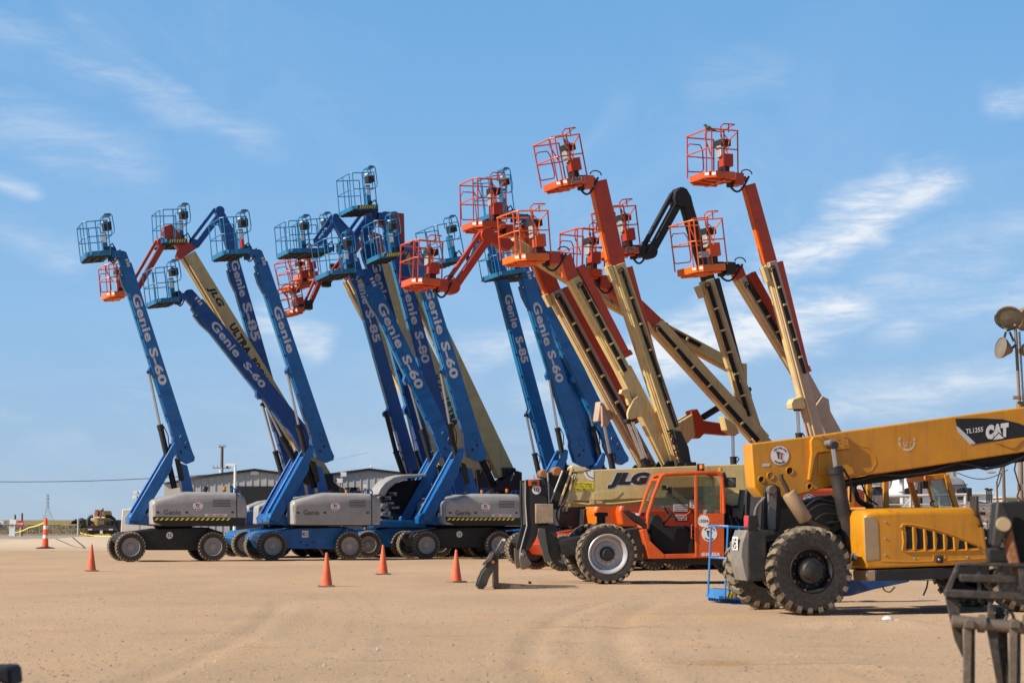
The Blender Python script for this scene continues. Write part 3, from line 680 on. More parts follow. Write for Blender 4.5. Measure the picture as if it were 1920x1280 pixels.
def hose_loop(parent, fr, pts, r=.022, y=-.12):
    mb = MB(); P = [fr.L(px, py, y) for px, py in pts]
    # smooth
    out_ = []
    for i in range(len(P) - 1):
        p0 = P[max(0, i - 1)]; p1 = P[i]; p2 = P[i + 1]; p3 = P[min(len(P) - 1, i + 2)]
        for k in range(5):
            t = k / 5; out_.append(.5 * ((2 * p1) + (p2 - p0) * t + (2 * p0 - 5 * p1 + 4 * p2 - p3) * t * t + (3 * p1 - p0 - 3 * p2 + p3) * t ** 3))
    out_.append(P[-1]); mb.path(out_, r, HOSE); return mb.build('hose', parent)

# reference frame: the lift numbered 52; its side view gives the shape of all lifts of that kind
YAW = R(19)
FA = ground_frame(246, 66.6, YAW, x0=-1.75, y0=-1.18)
def TP(px, py, y): v = FA.L(px, py, y); return (v.x, v.z)
def prism_t(mb, pts, y0, y1, m, ref=None): mb.prism([TP(a, b, y0 if ref is None else ref) for a, b in pts], y0, y1, m)
def chassis(t, m, wm='lift', jl=False, far=True):
    mb = MB()
    prism_t(mb, [(222, 1008), (232, 999), (300, 990), (392, 988), (420, 998), (424, 1012), (412, 1026), (380, 1031), (280, 1031), (262, 1020), (232, 1016)], -.80, .80, m, ref=-1.0)
    prism_t(mb, [(222, 1012), (232, 999), (262, 995), (262, 1030), (236, 1030)], -1.0, 1.0, m, ref=-1.0)
    prism_t(mb, [(385, 1012), (392, 990), (418, 997), (418, 1030), (392, 1032)], -1.0, 1.0, m, ref=-1.0)
    mb.lathe([(.62, 0), (.66, .05), (.66, .16), (.6, .2)], (-.15, 0, 1.12), (0, 0, 1), DIRTYB, 28)
    c = mb.build('chassis', t, bevel=.03)
    sl_ = MB()
    for a in ((305, 1017), (318, 1023), (331, 1017)): prism_t(sl_, [(a[0] - 3, a[1] - 1.4), (a[0] + 3, a[1] - 1.4), (a[0] + 3, a[1] + 1.4), (a[0] - 3, a[1] + 1.4)], -.815, -.802, DIRTYB, ref=-1.0)
    sl_.build('tie_down_slot', c)
    for y, fl in ((-1.0, False), (1.0, True)):
        for px in (246, 400):
            x, z = TP(px, 1025, -1.18); wheel(t, (x, y, .5), .5, 'lift', fl)
    return c
def genie_hood(t, m, black_band, sticker=True, letter=True, decal=True):
    mb = MB()
    prof = [(285, 984), (285, 942), (288, 936), (330, 925), (350, 921), (430, 922), (452, 924), (462, 934), (465, 955), (462, 984)]
    pts = [TP(a, b, -1.15) for a, b in prof]
    # body bulges towards the camera: three stacked outlines give the rounded cover
    n = len(pts); rings = []
    cx = sum(p[0] for p in pts) / n; zb = pts[0][1]
    for y, s in ((-.35, .0), (-.95, .0), (-1.10, .035), (-1.17, .13)):
        rg = []
        for (x, z) in pts:
            rg.append((x + (cx - x) * s * .35, y, zb + (z - zb) * (1 - s * 1.1)))
        rings.append(rg)
    vs = [v for rg in rings for v in rg]
    fs = [list(range(n)), [(3 * n + i) for i in range(n)]]
    for j in range(3):
        for i in range(n): fs.append([j * n + i, j * n + (i + 1) % n, (j + 1) * n + (i + 1) % n, (j + 1) * n + i])
    mb.add(vs, fs, m)
    h = mb.build('hood', t, bevel=.07, seg=4)
    for px in (296, 350, 436):
        lt = MB(); a = FA.L(px, 960, -1.178); lt.box(a, (.09, .02, .06), DIRTYB); lt.build('latch', h, bevel=.006)
    vt = MB()
    for k in range(5): prism_t(vt, [(399, 936 + k * 3), (432, 936 + k * 3), (432, 937.1 + k * 3), (399, 937.1 + k * 3)], -1.176, -1.14, DIRTYB, ref=-1.17)
    vt.build('vent', h, merge=False)
    # far side hood
    mb = MB(); prism_t(mb, [(285, 984), (285, 945), (300, 934), (345, 925), (455, 927), (462, 940), (462, 984)], .35, 1.15, m, ref=-1.15); mb.build('hood', t, bevel=.06, seg=3)
    if black_band:
        mb = MB(); prism_t(mb, [(286.5, 968), (461, 970), (460, 984), (455, 986), (310, 986), (288, 978)], -1.185, -.5, BLACK, ref=-1.185); b = mb.build('bumper_band', t, bevel=.02)
        stripes(b, FA, 288, 438, 970.5, 975, -1.187, 9.6); 
    else:
        mb = MB(); prism_t(mb, [(290, 964), (440, 967), (440, 970), (290, 967)], -1.178, -1.1, GREY, ref=-1.15); mb.build('hood_ridge', h)
    gp = MB(); prism_t(gp, [(443.2, 923), (444.6, 923), (444.8, 984), (443.4, 984)], -1.182, -1.0, SCREEN, ref=-1.17); gp.build('panel_gap', h)
    ex = MB(); a = FA.L(386, 922, -.7); ex.tube(a + Vector((0, 0, -.1)), a + Vector((0, 0, .06)), .05, BLACK, 10); ex.tube(a + Vector((-.02, .05, .06)), a + Vector((-.02, -.16, .13)), .075, BLACK, 12); ex.build('exhaust', t)
    be = MB(); a = FA.L(421, 921, -.6); be.tube(a, a + Vector((0, 0, .05)), .05, BLACK, 10); be.tube(a + Vector((0, 0, .05)), a + Vector((0, 0, .17)), .055, AMB, 10); be.build('beacon', t)
    hk = MB()
    for px in (437, 445): a = FA.L(px, 922, -.4); hk.path([a + Vector((-.09, 0, -.1)), a + Vector((-.09, 0, .05)), a + Vector((-.04, 0, .12)), a + Vector((.04, 0, .12)), a + Vector((.09, 0, .05)), a + Vector((.09, 0, -.1))], .025, BLUE)
    hk.build('lifting_eye', t)
    if letter: text_flat(h, FA, 307, 954.5, 339, 965, 'Genie', -1.181, GINK, .02); 
    if decal:
        mb = MB(); 
        for (x0, y0_, x1, y1_, mm, dy) in ((384, 963, 425, 968, WHITE, 0), (390, 964, 400, 965.5, RED, .003), (404, 964.5, 422, 965.3, INK, .003), (386, 966.2, 420, 967, RED, .003)):
            mb.add([FA.L(x0, y1_, -1.184 - dy), FA.L(x1, y1_, -1.184 - dy), FA.L(x1, y0_, -1.184 - dy), FA.L(x0, y0_, -1.184 - dy)], [[0, 1, 2, 3]], mm)
        flat_mesh(mb, 'warning_sticker', h)
    if sticker: logo(h, FA, 371, 947.5, 10.2, -1.182)
    return h
def turntable(t, m):
    mb = MB()
    prism_t(mb, [(243, 982), (243, 970), (250, 961), (264, 960), (272, 968), (286, 958), (300, 950), (440, 950), (450, 984), (300, 986)], -.42, .42, m, ref=-.6)
    prism_t(mb, [(300, 976), (455, 976), (455, 986), (300, 986)], -1.0, 1.0, DIRTYB, ref=-1.1)
    o = mb.build('turntable', t, bevel=.02)
    pl = MB(); a = FA.L(250, 971, -.60); pl.tube(a + Vector((0, 0, 0)), a + Vector((0, 1.2, 0)), .09, m, 16); pl.build('pin', o)
    st = MB()
    for dx in (0,): st.add([FA.L(277, 968, -.424), FA.L(283, 968, -.424), FA.L(283, 960, -.424), FA.L(277, 960, -.424)], [[0, 1, 2, 3]], WHITE)
    flat_mesh(st, 'warning_sticker', o)
    return o
def aframe(t, m):
    """upright link that carries the boom pivot: two leaning struts and a rear link"""
    mb = MB()
    for y in (-.50, .36):
        prism_t(mb, [(243, 976), (246, 966), (322, 836), (328, 828), (333, 832), (331, 848), (272, 962), (262, 980)], y, y + .14, m, ref=-.5)
        prism_t(mb, [(262, 960), (308, 868), (327, 845), (322, 880), (272, 962)], y + .02, y + .12, m, ref=-.5)
    prism_t(mb, [(255, 962), (318, 850), (324, 853), (263, 965)], -.36, .36, m, ref=-.5)
    o = mb.build('riser_strut', t, bevel=.018)
    mb = MB(); prism_t(mb, [(334, 866), (352, 872), (364, 922), (344, 924)], -.24, .24, m, ref=-.3)
    prism_t(mb, [(327, 858), (338, 862), (346, 900), (336, 902)], -.30, -.25, BLACK, ref=-.3)
    r2 = mb.build('rear_link', t, bevel=.02)
    return o
def s60(spec):
    """one straight-boom lift with the leaning riser"""
    fr = ground_frame(spec['wx'], spec['D'], YAW + R(spec.get('dyaw', 0)), x0=-1.75, y0=-1.18)
    t = thing('boom_lift', spec['label'], 'boom lift', fr, spec.get('group', 'raised blue boom lifts'))
    bm_ = spec.get('boom', BLUE)
    c = chassis(t, spec['ch']); turntable(t, bm_); aframe(t, bm_)
    genie_hood(t, GREY, spec.get('band', False), spec.get('logo', True), decal=spec.get('band', False))
    if spec.get('num'): number_disc(c, FA, 318, 1003, 6.4, -.81, spec['num'])
    if spec.get('plate'):
        mb = MB(); pc = [FA.L(306, 1008, -.812), FA.L(319, 1008, -.812), FA.L(319, 995, -.812), FA.L(306, 995, -.812)]; mb.add(pc, [[0, 1, 2, 3]], WHITE)
        text_into(mb, spec['plate'], FA.L(307.5, 1005, -.818), FA.L(317.5, 1005, -.818) - FA.L(307.5, 1005, -.818), (0, 0, .13), INK, .005); flat_mesh(mb, 'number_plate', c)
    p, q = spec['top'], spec['base']; th = .36; wp, wq = spec.get('w', (26, 30))
    boom_end(t, fr, spec, p, q, wp, wq, th, bm_)
    return t, fr
def boom_end(t, fr, spec, p, q, wp, wq, th, bm_, basec=True):
    p = (p[0] + 2, p[1]); q = (q[0] + 2, q[1]); wp -= 4; wq -= 4
    nx, ny = perp(p, q); L_ = math.hypot(q[0] - p[0], q[1] - p[1]); d = ((q[0] - p[0]) / L_, (q[1] - p[1]) / L_)
    def P(s, o): return (p[0] + d[0] * s - nx * o, p[1] + d[1] * s - ny * o)     # s along, o sideways (+ = right)
    # outer boom with flared foot
    mb = MB(); pts = [P(0, -wp / 2), P(0, wp / 2), P(L_ * .97, wq / 2)]
    if basec: pts += [P(L_ + 2, wq * .55), P(L_ + 8, wq * .42), P(L_ + 9, -wq * .1), P(L_ - 6, -wq * .62), P(L_ - 36, -wq * .62), P(L_ - 46, -wq / 2)]
    else: pts += [P(L_, wq / 2), P(L_, -wq / 2)]
    ppoly(mb, fr, pts, -th / 2, th / 2, bm_)
    o = mb.build('boom', t, bevel=.022)
    ed = MB(); ppoly(ed, fr, [P(2, -wp / 2 - 2.2), P(2, -wp / 2), P(L_ * .80, -wq / 2), P(L_ * .80, -wq / 2 - 1.2)], -th * .36, th * .36, spec.get('edge', TEAL), ref=-th / 2); ed.build('lit_underside_strip', o)  # lighter blue strip paints in the sunlit underside edge
    for f in (.30, .64, .80):
        pls = MB()
        wf = wp + (wq - wp) * f; s0 = L_ * f
        ppoly(pls, fr, [P(s0, -wf * .47), P(s0, wf * .47), P(s0 + 1.6, wf * .47), P(s0 + 1.6, -wf * .47)], -th / 2 - .012, -th / 2 + .01, bm_, ref=-th / 2); pls.build('seam_plate', o)
    for i in range(9):
        pls = MB(); f = .06 + i * .1; wf = wp + (wq - wp) * f; ppoly(pls, fr, [P(L_ * f, -wf / 2 - 3.2), P(L_ * f, -wf / 2), P(L_ * f + 1.8, -wf / 2), P(L_ * f + 1.8, -wf / 2 - 3.2)], -th * .5, -th * .2, bm_, ref=-th / 2); pls.build('hose_clip', o)
    if basec:
        for s, oo, r in ((L_ - 22, 3, 2.1), (L_ - 16, -7.5, 2.3)):
            dt = MB(); a = fr.L(*P(s, oo), -th / 2); dt.tube(a + Vector((0, -.03, 0)), a + Vector((0, .02, 0)), r * .018, SCREEN, 12); dt.build('pin', o)
        dt = MB()
        pts = [fr.L(*P(s, oo), -th / 2 - .006) for s, oo in ((L_ - 46, 2), (L_ - 44, 8), (L_ - 32, 8.5), (L_ - 29, 4), (L_ - 31, 0.5), (L_ - 43, -1))]
        dt.path(pts, .008, DBLUE, 4, True); dt.build('cover_plate', o)
    # bracket for the cylinder
    cy = spec.get('cyl')
    if cy:
        s = ((cy[0][0] - p[0]) * d[0] + (cy[0][1] - p[1]) * d[1])
        b = MB(); ppoly(b, fr, [P(s - 16, -wp / 2 + 2), P(s - 2, -wp / 2 - 9), P(s + 7, -wp / 2 - 8), P(s + 5, -wp / 2 + 2)], -th * .45, th * .45, bm_, ref=-th / 2); b.build('cylinder_bracket', o, bevel=.01)
        cylinder(t, fr, cy[0], cy[1], cy[2], spec.get('cr', (.045, .10))[0], spec.get('cr', (.045, .10))[1], y=-.02, mr=spec.get('rodm'))
    # inner boom, side pads, head
    if spec.get('head', True):
        hb = MB(); k = wp / 26
        ppoly(hb, fr, [P(4, -wp * .42), P(4, wp * .42), P(-12 * k, wp * .40), P(-26 * k, wp * .36), P(-31 * k, wp * .10), P(-31 * k, -wp * .10), P(-24 * k, -wp * .46), P(-12 * k, -wp * .46)], -th * .38, th * .38, spec.get('hm', bm_), ref=-th / 2)
        io = hb.build('inner_boom', o, bevel=.03)
        pd = MB()
        for s in (-8, -1, 5):
            a = [fr.L(*P(s * k - 2, wp * .06), -th / 2 - .012), fr.L(*P(s * k - 2, wp * .30), -th / 2 - .012), fr.L(*P(s * k + 2, wp * .30), -th / 2 - .012), fr.L(*P(s * k + 2, wp * .06), -th / 2 - .012)]
            pd.add(a + [v + Vector((0, .07, 0)) for v in a], [[0, 1, 2, 3], [4, 7, 6, 5], [0, 4, 5, 1], [1, 5, 6, 2], [2, 6, 7, 3], [3, 7, 4, 0]], LETTER)
        pd.build('wear_pad', o)
        hb = MB(); ppoly(hb, fr, [P(12, -wp / 2), P(14, -wp / 2 - 6), P(34, -wp / 2 - 6.5), P(56, -wp / 2 - 3), P(58, -wp / 2)], -th * .3, th * .42, bm_, ref=-th / 2)
        a = fr.L(*P(17, -wp / 2 - 3), -th * .4); hb.tube(a, a + Vector((0, -.05, 0)), .03, CHROME, 8); hb.build('hose_cover', o, bevel=.01)
    for tx in spec.get('txt', []):
        s, t0, t1, h = tx[:4]; text_boom(o, fr, p, q, t0, t1, h, s, -th / 2 - .006, tx[4] if len(tx) > 4 else LETTER, (.028 if tx[0] == 'Genie' else .04) if len(tx) < 6 else tx[5])
    bk = spec.get('bk')
    if bk:
        b, C, Lx, Hm = basket(t, fr, bk[0], bk[1], bk[2], bk[3], 'genie', mats=(spec.get('bmat', TEAL), DIRTYB), flags=bk[4] if len(bk) > 4 else ())
        if not spec.get('jib'): rotator(t, fr, C(Lx - .05, bk[3] / 2, .12), P(-24 * wp / 26, -wp * .3), bm_)
    return o
def rotator(t, fr, a, bpx, m):
    b = fr.L(bpx[0], bpx[1], 0); mb = MB(); d = (b - a)
    mb.tube(a - d * .08, b, .10, m, 10); mb.tube(a + d * .42 + Vector((0, 0, -.24)), a + d * .42 + Vector((0, 0, .26)), .12, m, 12)
    mb.box(a + d * .75, (.34, .5, .24), m)
    o = mb.build('rotator', t, bevel=.01)
    hs = MB(); P = []
    for i in range(11):
        f = i / 10; P.append(a + d * (.05 + f * .95) + Vector((0, -.18, .16 - math.sin(f * math.pi) * .48)))
    hs.path(P, .026, HOSE); hs.build('hose', o)
    return o
def boom_post(t, fr, q, m):
    b = fr.XZ(q[0], q[1], 0); mb = MB()
    for y in (-.34, .26): mb.prism([(b[0] - .28, b[1] + .12), (b[0] + .30, b[1] + .12), (b[0] + .34, b[1] - .2), (1.9, 1.75), (.5, 1.75)], y, y + .08, m)
    mb.tube((b[0], -.4, b[1]), (b[0], .4, b[1]), .09, BLACK, 12); mb.build('boom_post', t, bevel=.012)
def jib2(t, fr, p, q, wpx, th, m, knuck=True, name='jib', gapf=.30, dark=None):
    """parallelogram jib: two bars from p (at boom end) to q (at basket)"""
    mb = MB(); ppoly(mb, fr, quad_px(p, q, wpx * .55, wpx * .50, wpx * .28), -th / 2, th / 2, m); ppoly(mb, fr, quad_px(p, q, wpx * .28, wpx * .28, -wpx * .42), -th * .35, th * .35, m, ref=-th / 2)
    for c in (p, q): a = fr.L(*c, 0); mb.tube(a + Vector((0, -th * .7, 0)), a + Vector((0, th * .7, 0)), wpx * .5 / 55, dark or m, 14)
    return mb.build(name, t, bevel=.012)
def plain_base(t, fr, x, m, hoodm, ch, yawt=0, hoods=True):
    """chassis, turntable and covers for lifts whose foot stands behind the front row"""
    chassis(t, ch)
    mb = MB(); prism_t(mb, [(250, 984), (252, 958), (290, 950), (300, 935), (400, 930), (410, 905), (430, 905), (440, 935), (465, 950), (466, 984)], -.36, .36, m, ref=-.6); mb.build('turntable', t, bevel=.02)
    if hoods:
        for s in (-1, 1):
            mb = MB(); y0, y1 = (-1.15, -.42) if s < 0 else (.42, 1.15)
            prism_t(mb, [(270, 984), (272, 945), (300, 934), (345, 927), (440, 927), (462, 940), (466, 984)], y0, y1, hoodm, ref=-1.15); h = mb.build('hood', t, bevel=.07, seg=4)

# ------------------------------------------------------------------ blue lifts
PZ = lambda ox, oy, s: (lambda x, y: (ox + x / s, oy + y / s))
s60(dict(label='blue boom lift on a black chassis numbered 52, leftmost of all the lifts', wx=246, D=66.6, ch=BLACK, band=True, num='52',
         top=(234, 495), base=(349, 860), w=(26, 31), cyl=((279, 697), (300, 798), (327, 915)), bk=((163, 481), (208, 477), 66, 1.8),
         txt=[('Genie', .155, .395, 16), ('S-60', .43, .62, 16)]))
s60(dict(label='blue boom lift with number plate ML15 on its blue chassis', wx=512, D=69.0, ch=BLUE, plate='ML15', logo=True,
         top=(489, 492), base=(610, 858), w=(26, 32), cyl=((538, 697), (560, 798), (588, 915)), bk=((420, 477), (468, 474), 68, 2.0, ('red',)), dyaw=2,
         txt=[('Genie', .225, .46, 15)]))
s60(dict(label='blue boom lift on a black chassis numbered 53, right of the ML15 machine', wx=800, D=71.6, ch=BLACK, band=True, num='53',
         top=(782, 478), base=(896, 856), w=(27, 34), cyl=((826, 697), (843, 796), (860, 885)), bk=((712, 484), (752, 480), 68, 1.9, ('tape',)), hm=DBLUE,
         txt=[('Genie', .15, .39, 16), ('S-60', .43, .61, 16.5)]))
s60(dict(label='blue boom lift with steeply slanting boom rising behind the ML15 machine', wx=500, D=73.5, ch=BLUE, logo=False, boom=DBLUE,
         top=(368, 568), base=(592, 848), w=(30, 36), cyl=((489, 739), (528, 819), (575, 905)), bk=((293, 568), (337, 564), 65, 1.9), dyaw=3,
         txt=[('Genie', .13, .35, 16), ('S-60', .40, .56, 13)]))
s60(dict(label='blue boom lift just left of and behind the lift numbered 53', wx=758, D=74.5, ch=BLUE, logo=False, boom=BLUE,
         top=(694, 532), base=(846, 852), w=(30, 34), cyl=((765, 712), (791, 806), (812, 880)), bk=((616, 515), (668, 510), 66, 2.2), hm=DBLUE,
         txt=[('Genie', .115, .37, 17), ('S-60', .42, .61, 17)]))
s60(dict(label='blue boom lift reading S-60 left of the orange lifts, above the tan telehandler nose', wx=1002, D=73.5, ch=BLUE, logo=False,
         top=(987, 518), base=(1096, 866), w=(27, 33), cyl=((1029, 705), (1045, 803), (1060, 880)), bk=((934, 518), (985, 510), 66, 1.9), dyaw=1,
         txt=[('Genie', .14, .37, 15.5), ('S-60', .40, .57, 15.5)]))
s60(dict(label='blue boom lift whose boom stands directly behind the beige and orange booms', wx=1075, D=77, ch=BLUE, logo=False,
         top=(1012, 545), base=(1163, 862), w=(26, 31), cyl=((1088, 705), (1111, 800), (1131, 880)), bk=((958, 520), (1000, 516), 60, 1.9), txt=[]))

def s80(spec):
    fr = ground_frame(spec['bx'], spec['D'], YAW + R(spec.get('dyaw', 2)), x0=.6)
    t = thing('boom_lift', spec['label'], 'boom lift', fr, spec.get('group', 'raised blue boom lifts'))
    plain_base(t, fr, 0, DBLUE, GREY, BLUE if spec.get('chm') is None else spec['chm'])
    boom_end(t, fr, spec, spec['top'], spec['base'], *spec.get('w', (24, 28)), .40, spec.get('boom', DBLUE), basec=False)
    boom_post(t, fr, spec['base'], DBLUE)
    j = spec.get('jib')
    if j:
        jb = jib2(t, fr, j[0], j[1], j[2], .24, DBLUE)
        kn = MB(); ppoly(kn, fr, [(j[0][0] - 4, j[0][1] + 8), (j[0][0] - 5, j[0][1] - 2), (j[0][0] + 1, j[0][1] - 6), (j[0][0] + 8, j[0][1] - 2), (spec['top'][0] + 13, spec['top'][1] - 36), (spec['top'][0] + 10, spec['top'][1] - 20), (spec['top'][0] - 8, spec['top'][1] - 14)], -.16, .16, DBLUE); kn.build('knuckle', t, bevel=.02)
        bk = spec['bk']; fl = MB()
        hose_loop(t, fr, [lerp(j[0], j[1], .9), (j[1][0] + 4, j[1][1] + 6), (j[1][0] - 4, j[1][1] + 2), (j[1][0] - 8, j[1][1] - 6)])
    return t, fr
s80(dict(label='blue boom lift reading S-85 with folded blue jib, behind the leftmost lifts', D=77, bx=560, top=(437, 488), base=(548, 885), w=(24, 28), jib=((411, 396), (364, 458), 20),
         cyl=((492, 758), (516, 846), (533, 905)), bk=((304, 456), (351, 455), 63, 1.8, ('tape',)), txt=[('Genie', .0, .17, 15), ('S-85', .20, .38, 16.5)]))
s80(dict(label='blue boom lift reading S-85 with a black spring hose on its cylinder', D=79, bx=790, top=(662, 485), base=(774, 885), w=(23, 26), jib=((628, 408), (596, 455), 16),
         cyl=((724, 776), (742, 846), (757, 890)), cr=(.09, .11), rodm=BLACK, bk=((541, 474), (582, 472), 58, 1.9), txt=[('Genie', .07, .21, 14), ('S-85', .24, .39, 14.5)]))
s80(dict(label='deep blue boom lift with a folded jib rising beside the tallest blue basket', D=81, bx=825, top=(690, 450), base=(806, 880), w=(26, 28), jib=((690, 400), (640, 468), 20),
         cyl=((761, 770), (778, 846), (792, 890)), bk=((577, 474), (625, 470), 60, 2.0), txt=[('Genie', .09, .27, 16)]))
s80(dict(label='blue boom lift reading S-80 carrying the highest blue basket with striped kick plate', D=79, bx=862, top=(733, 430), base=(850, 885), w=(28, 30), hm=DBLUE,
         bk=((662, 393), (707, 391), 66, 2.0, ('tape',)), txt=[('Genie', .21, .39, 15.5), ('S-80', .42, .55, 16)]))
s80(dict(label='blue boom lift reading S-85 with a slim boom standing clear against the sky', D=77, bx=1045, top=(928, 470), base=(1036, 882), w=(23, 28), jib=((900, 440), (882, 486), 14),
         cyl=((987, 778), (1002, 850), (1012, 895)), bk=((828, 494), (872, 487), 68, 2.4), txt=[('Genie', .20, .35, 14), ('S-85', .39, .51, 14)], boom=BLUE))
s80(dict(label='blue boom lift with its high basket hidden behind the orange basket', D=79, bx=1120, top=(996, 428), base=(1118, 882), w=(26, 30),
         bk=((926, 405), (965, 402), 70, 2.0), txt=[('S-80', .40, .53, 15)], boom=BLUE))

def raised_hood():
    fr = ground_frame(760, 75.5, YAW); t = thing('boom_lift', 'boom lift with its grey hood propped open, between the ML15 machine and lift 53', 'boom lift', fr)
    chassis(t, BLUE); mb = MB(); ppoly(mb, fr, [(707, 927), (712, 915), (722, 903), (738, 893), (756, 889), (800, 888), (800, 893), (764, 896), (744, 904), (730, 916), (722, 930)], -.9, .3, GREY, ref=-.9); mb.build('hood', t, bevel=.05, seg=3)
    mb = MB(); ppoly(mb, fr, [(722, 960), (727, 930), (746, 908), (768, 900), (800, 898), (800, 980), (720, 980)], -.1, .1, SCREEN, ref=-.9); mb.build('engine_bay', t)
    random.seed(21); eg = MB()
    for i in range(22): a = fr.L(random.uniform(716, 740), random.uniform(925, 980), -.5); eg.box(a, (random.uniform(.08, .3), .3, random.uniform(.05, .22)), random.choice((DIRTYB, STEEL, WORN, BLACK)))
    eg.build('engine', t, merge=False)
    mb = MB(); ppoly(mb, fr, [(700, 984), (704, 975), (800, 975), (800, 988), (700, 988)], -.9, .9, BLUE, ref=-.9); mb.build('turntable', t, bevel=.02)
raised_hood()
# ------------------------------------------------------------------ tan boom lifts (tapered booms, left group)
def bar_px(t, fr, name, segs, m, th, y=None, bevel=.015):
    mb = MB()
    for p, q, a, b in segs: ppoly(mb, fr, quad_px(p, q, a, b), -th / 2 if y is None else y, th / 2 if y is None else y + th, m)
    return mb.build(name, t, bevel=bevel)
def tan_lift(spec):
    fr = ground_frame(spec['bx'], spec['D'], YAW + R(3), x0=.6); t = thing('boom_lift', spec['label'], 'boom lift', fr, spec.get('group', 'raised tan boom lifts'))
    plain_base(t, fr, 0, BLACK, ORANGE, BLACK)
    p, q = spec['top'], spec['base']; wp, wq = spec['w']; p = (p[0] + 3, p[1]); q = (q[0] + 3, q[1]); wp -= 7; wq -= 7
    mb = MB(); ppoly(mb, fr, quad_px(p, q, wp, wq), -.26, .26, TAN); o = mb.build('boom', t, bevel=.025)
    d = MB(); nx, ny = perp(p, q)
    for tt in (.03, .5):
        a = lerp(p, q, tt); d.prism([fr.XZ(a[0] - nx * s * 0 + nx * wp * f, a[1] + ny * wp * f, -.26) for s, f in ((0, 0), (0, .1))] + [fr.XZ(a[0] + 2, a[1] + 2, -.26)], -.28, -.25, TAN)
    ed = quad_px(p, q, 2.0, 2.6, -wp * .5 - 1.5); e = MB(); ppoly(e, fr, quad_px(p, q, 2.2, 3.2, -(wp + wq) * .25 - 1.0), -.18, .18, CREAM, ref=-.26); e.build('lit_underside_strip', o)  # pale strip along the boom, sunlit underside put into its colour
    if spec.get('txt'):
        for s, t0, t1, h in spec['txt']: text_boom(o, fr, p, q, t0, t1, h, s, -.266, INK, .05, .22 if s == 'JLG' else 0, outline=CREAM if s == 'JLG' else None)
    if spec.get('guard'):
        g = MB(); ppoly(g, fr, spec['guard'], -.42, .42, BLACK); g.build('rear_guard', t, bevel=.02)
        lad = MB(); lad.path([fr.L(a, b, -.44) for a, b in ((956, 901), (960, 897), (960, 892), (963, 890), (964, 886))], .02, STEEL); lad.build('hand_hold', t)
    boom_post(t, fr, lerp(p, q, .985), BLACK)
    kn = spec['kn']
    if kn:
        mb = MB(); ppoly(mb, fr, kn, -.2, .2, RORANGE); mb.build('knuckle', t, bevel=.03)
    j = spec['jib']; jib2(t, fr, j[0], j[1], j[2], .22, RORANGE)
    bk = spec['bk']; basket(t, fr, bk[0], bk[1], bk[2], bk[3], 'jlg', mats=(YORANGE if bk[4] else ORANGE, RORANGE), flags=bk[5] if len(bk) > 5 else ())
    jm = MB(); a = fr.L(*j[1], 0); jm.tube(a + Vector((-.5, 0, 0)), a, .12, BLACK, 10); jm.box(a, (.3, .4, .35), BLACK); jm.build('rotator', t)
    if spec.get('cyl'): cylinder(t, fr, *spec['cyl'], .06, .14)
    return t, fr
tan_lift(dict(label='tan boom lift reading ULTRA BOOM between the leftmost blue booms', D=77, bx=620, top=(353, 476), base=(606, 900), w=(30, 40), txt=[('JLG', .145, .235, 15), ('ULTRA', .31, .44, 14), ('BOOM', .465, .56, 14)],
              kn=[(336, 468), (331, 481), (338, 487), (368, 466), (361, 456), (345, 452), (338, 438), (322, 420), (308, 424), (304, 436), (312, 444), (326, 456)],
              jib=((302, 455), (250, 545), 20), bk=((203, 556), (240, 554), 60, 1.6, True)))
tan_lift(dict(label='tan boom lift almost hidden behind the S-85 boom, showing its lit edge', D=84, bx=840, top=(660, 520), base=(850, 888), w=(32, 44), kn=[(650, 500), (644, 516), (656, 528), (678, 512), (668, 490)],
              jib=((660, 470), (612, 530), 14), bk=((547, 541), (590, 533), 54, 1.9, False)))
tan_lift(dict(label='tan boom lift with black ULTRA lettering seen through the gap beside boom 53', D=86, bx=900, top=(704, 480), base=(898, 892), w=(38, 58), txt=[('JLG', .53, .62, 17), ('ULTRA', .65, .77, 17)],
              kn=[(690, 470), (700, 486), (722, 474), (716, 440), (690, 430)], jib=((698, 420), (640, 500), 16), bk=((571, 520), (600, 516), 50, 1.8, True)))
tan_lift(dict(label='tan boom lift with wide boom and black rear guard right of the lift numbered 53', D=80, bx=950, top=(752, 470), base=(948, 889), w=(34, 40), kn=[(735, 452), (738, 478), (760, 476), (758, 400), (720, 396), (708, 410), (716, 424), (736, 430)],
              jib=((598, 524), (577, 572), 15), bk=((548, 588), (574, 583), 50, 1.4, False, ('mesh',)),
              guard=[(934, 893), (946, 900), (950, 921), (980, 921), (980, 884), (966, 880), (950, 896), (922, 912), (912, 921), (950, 921)][:0] or [(918, 921), (932, 908), (966, 881), (979, 885), (979, 921)], cyl=((880, 800), (902, 860), (928, 915))))

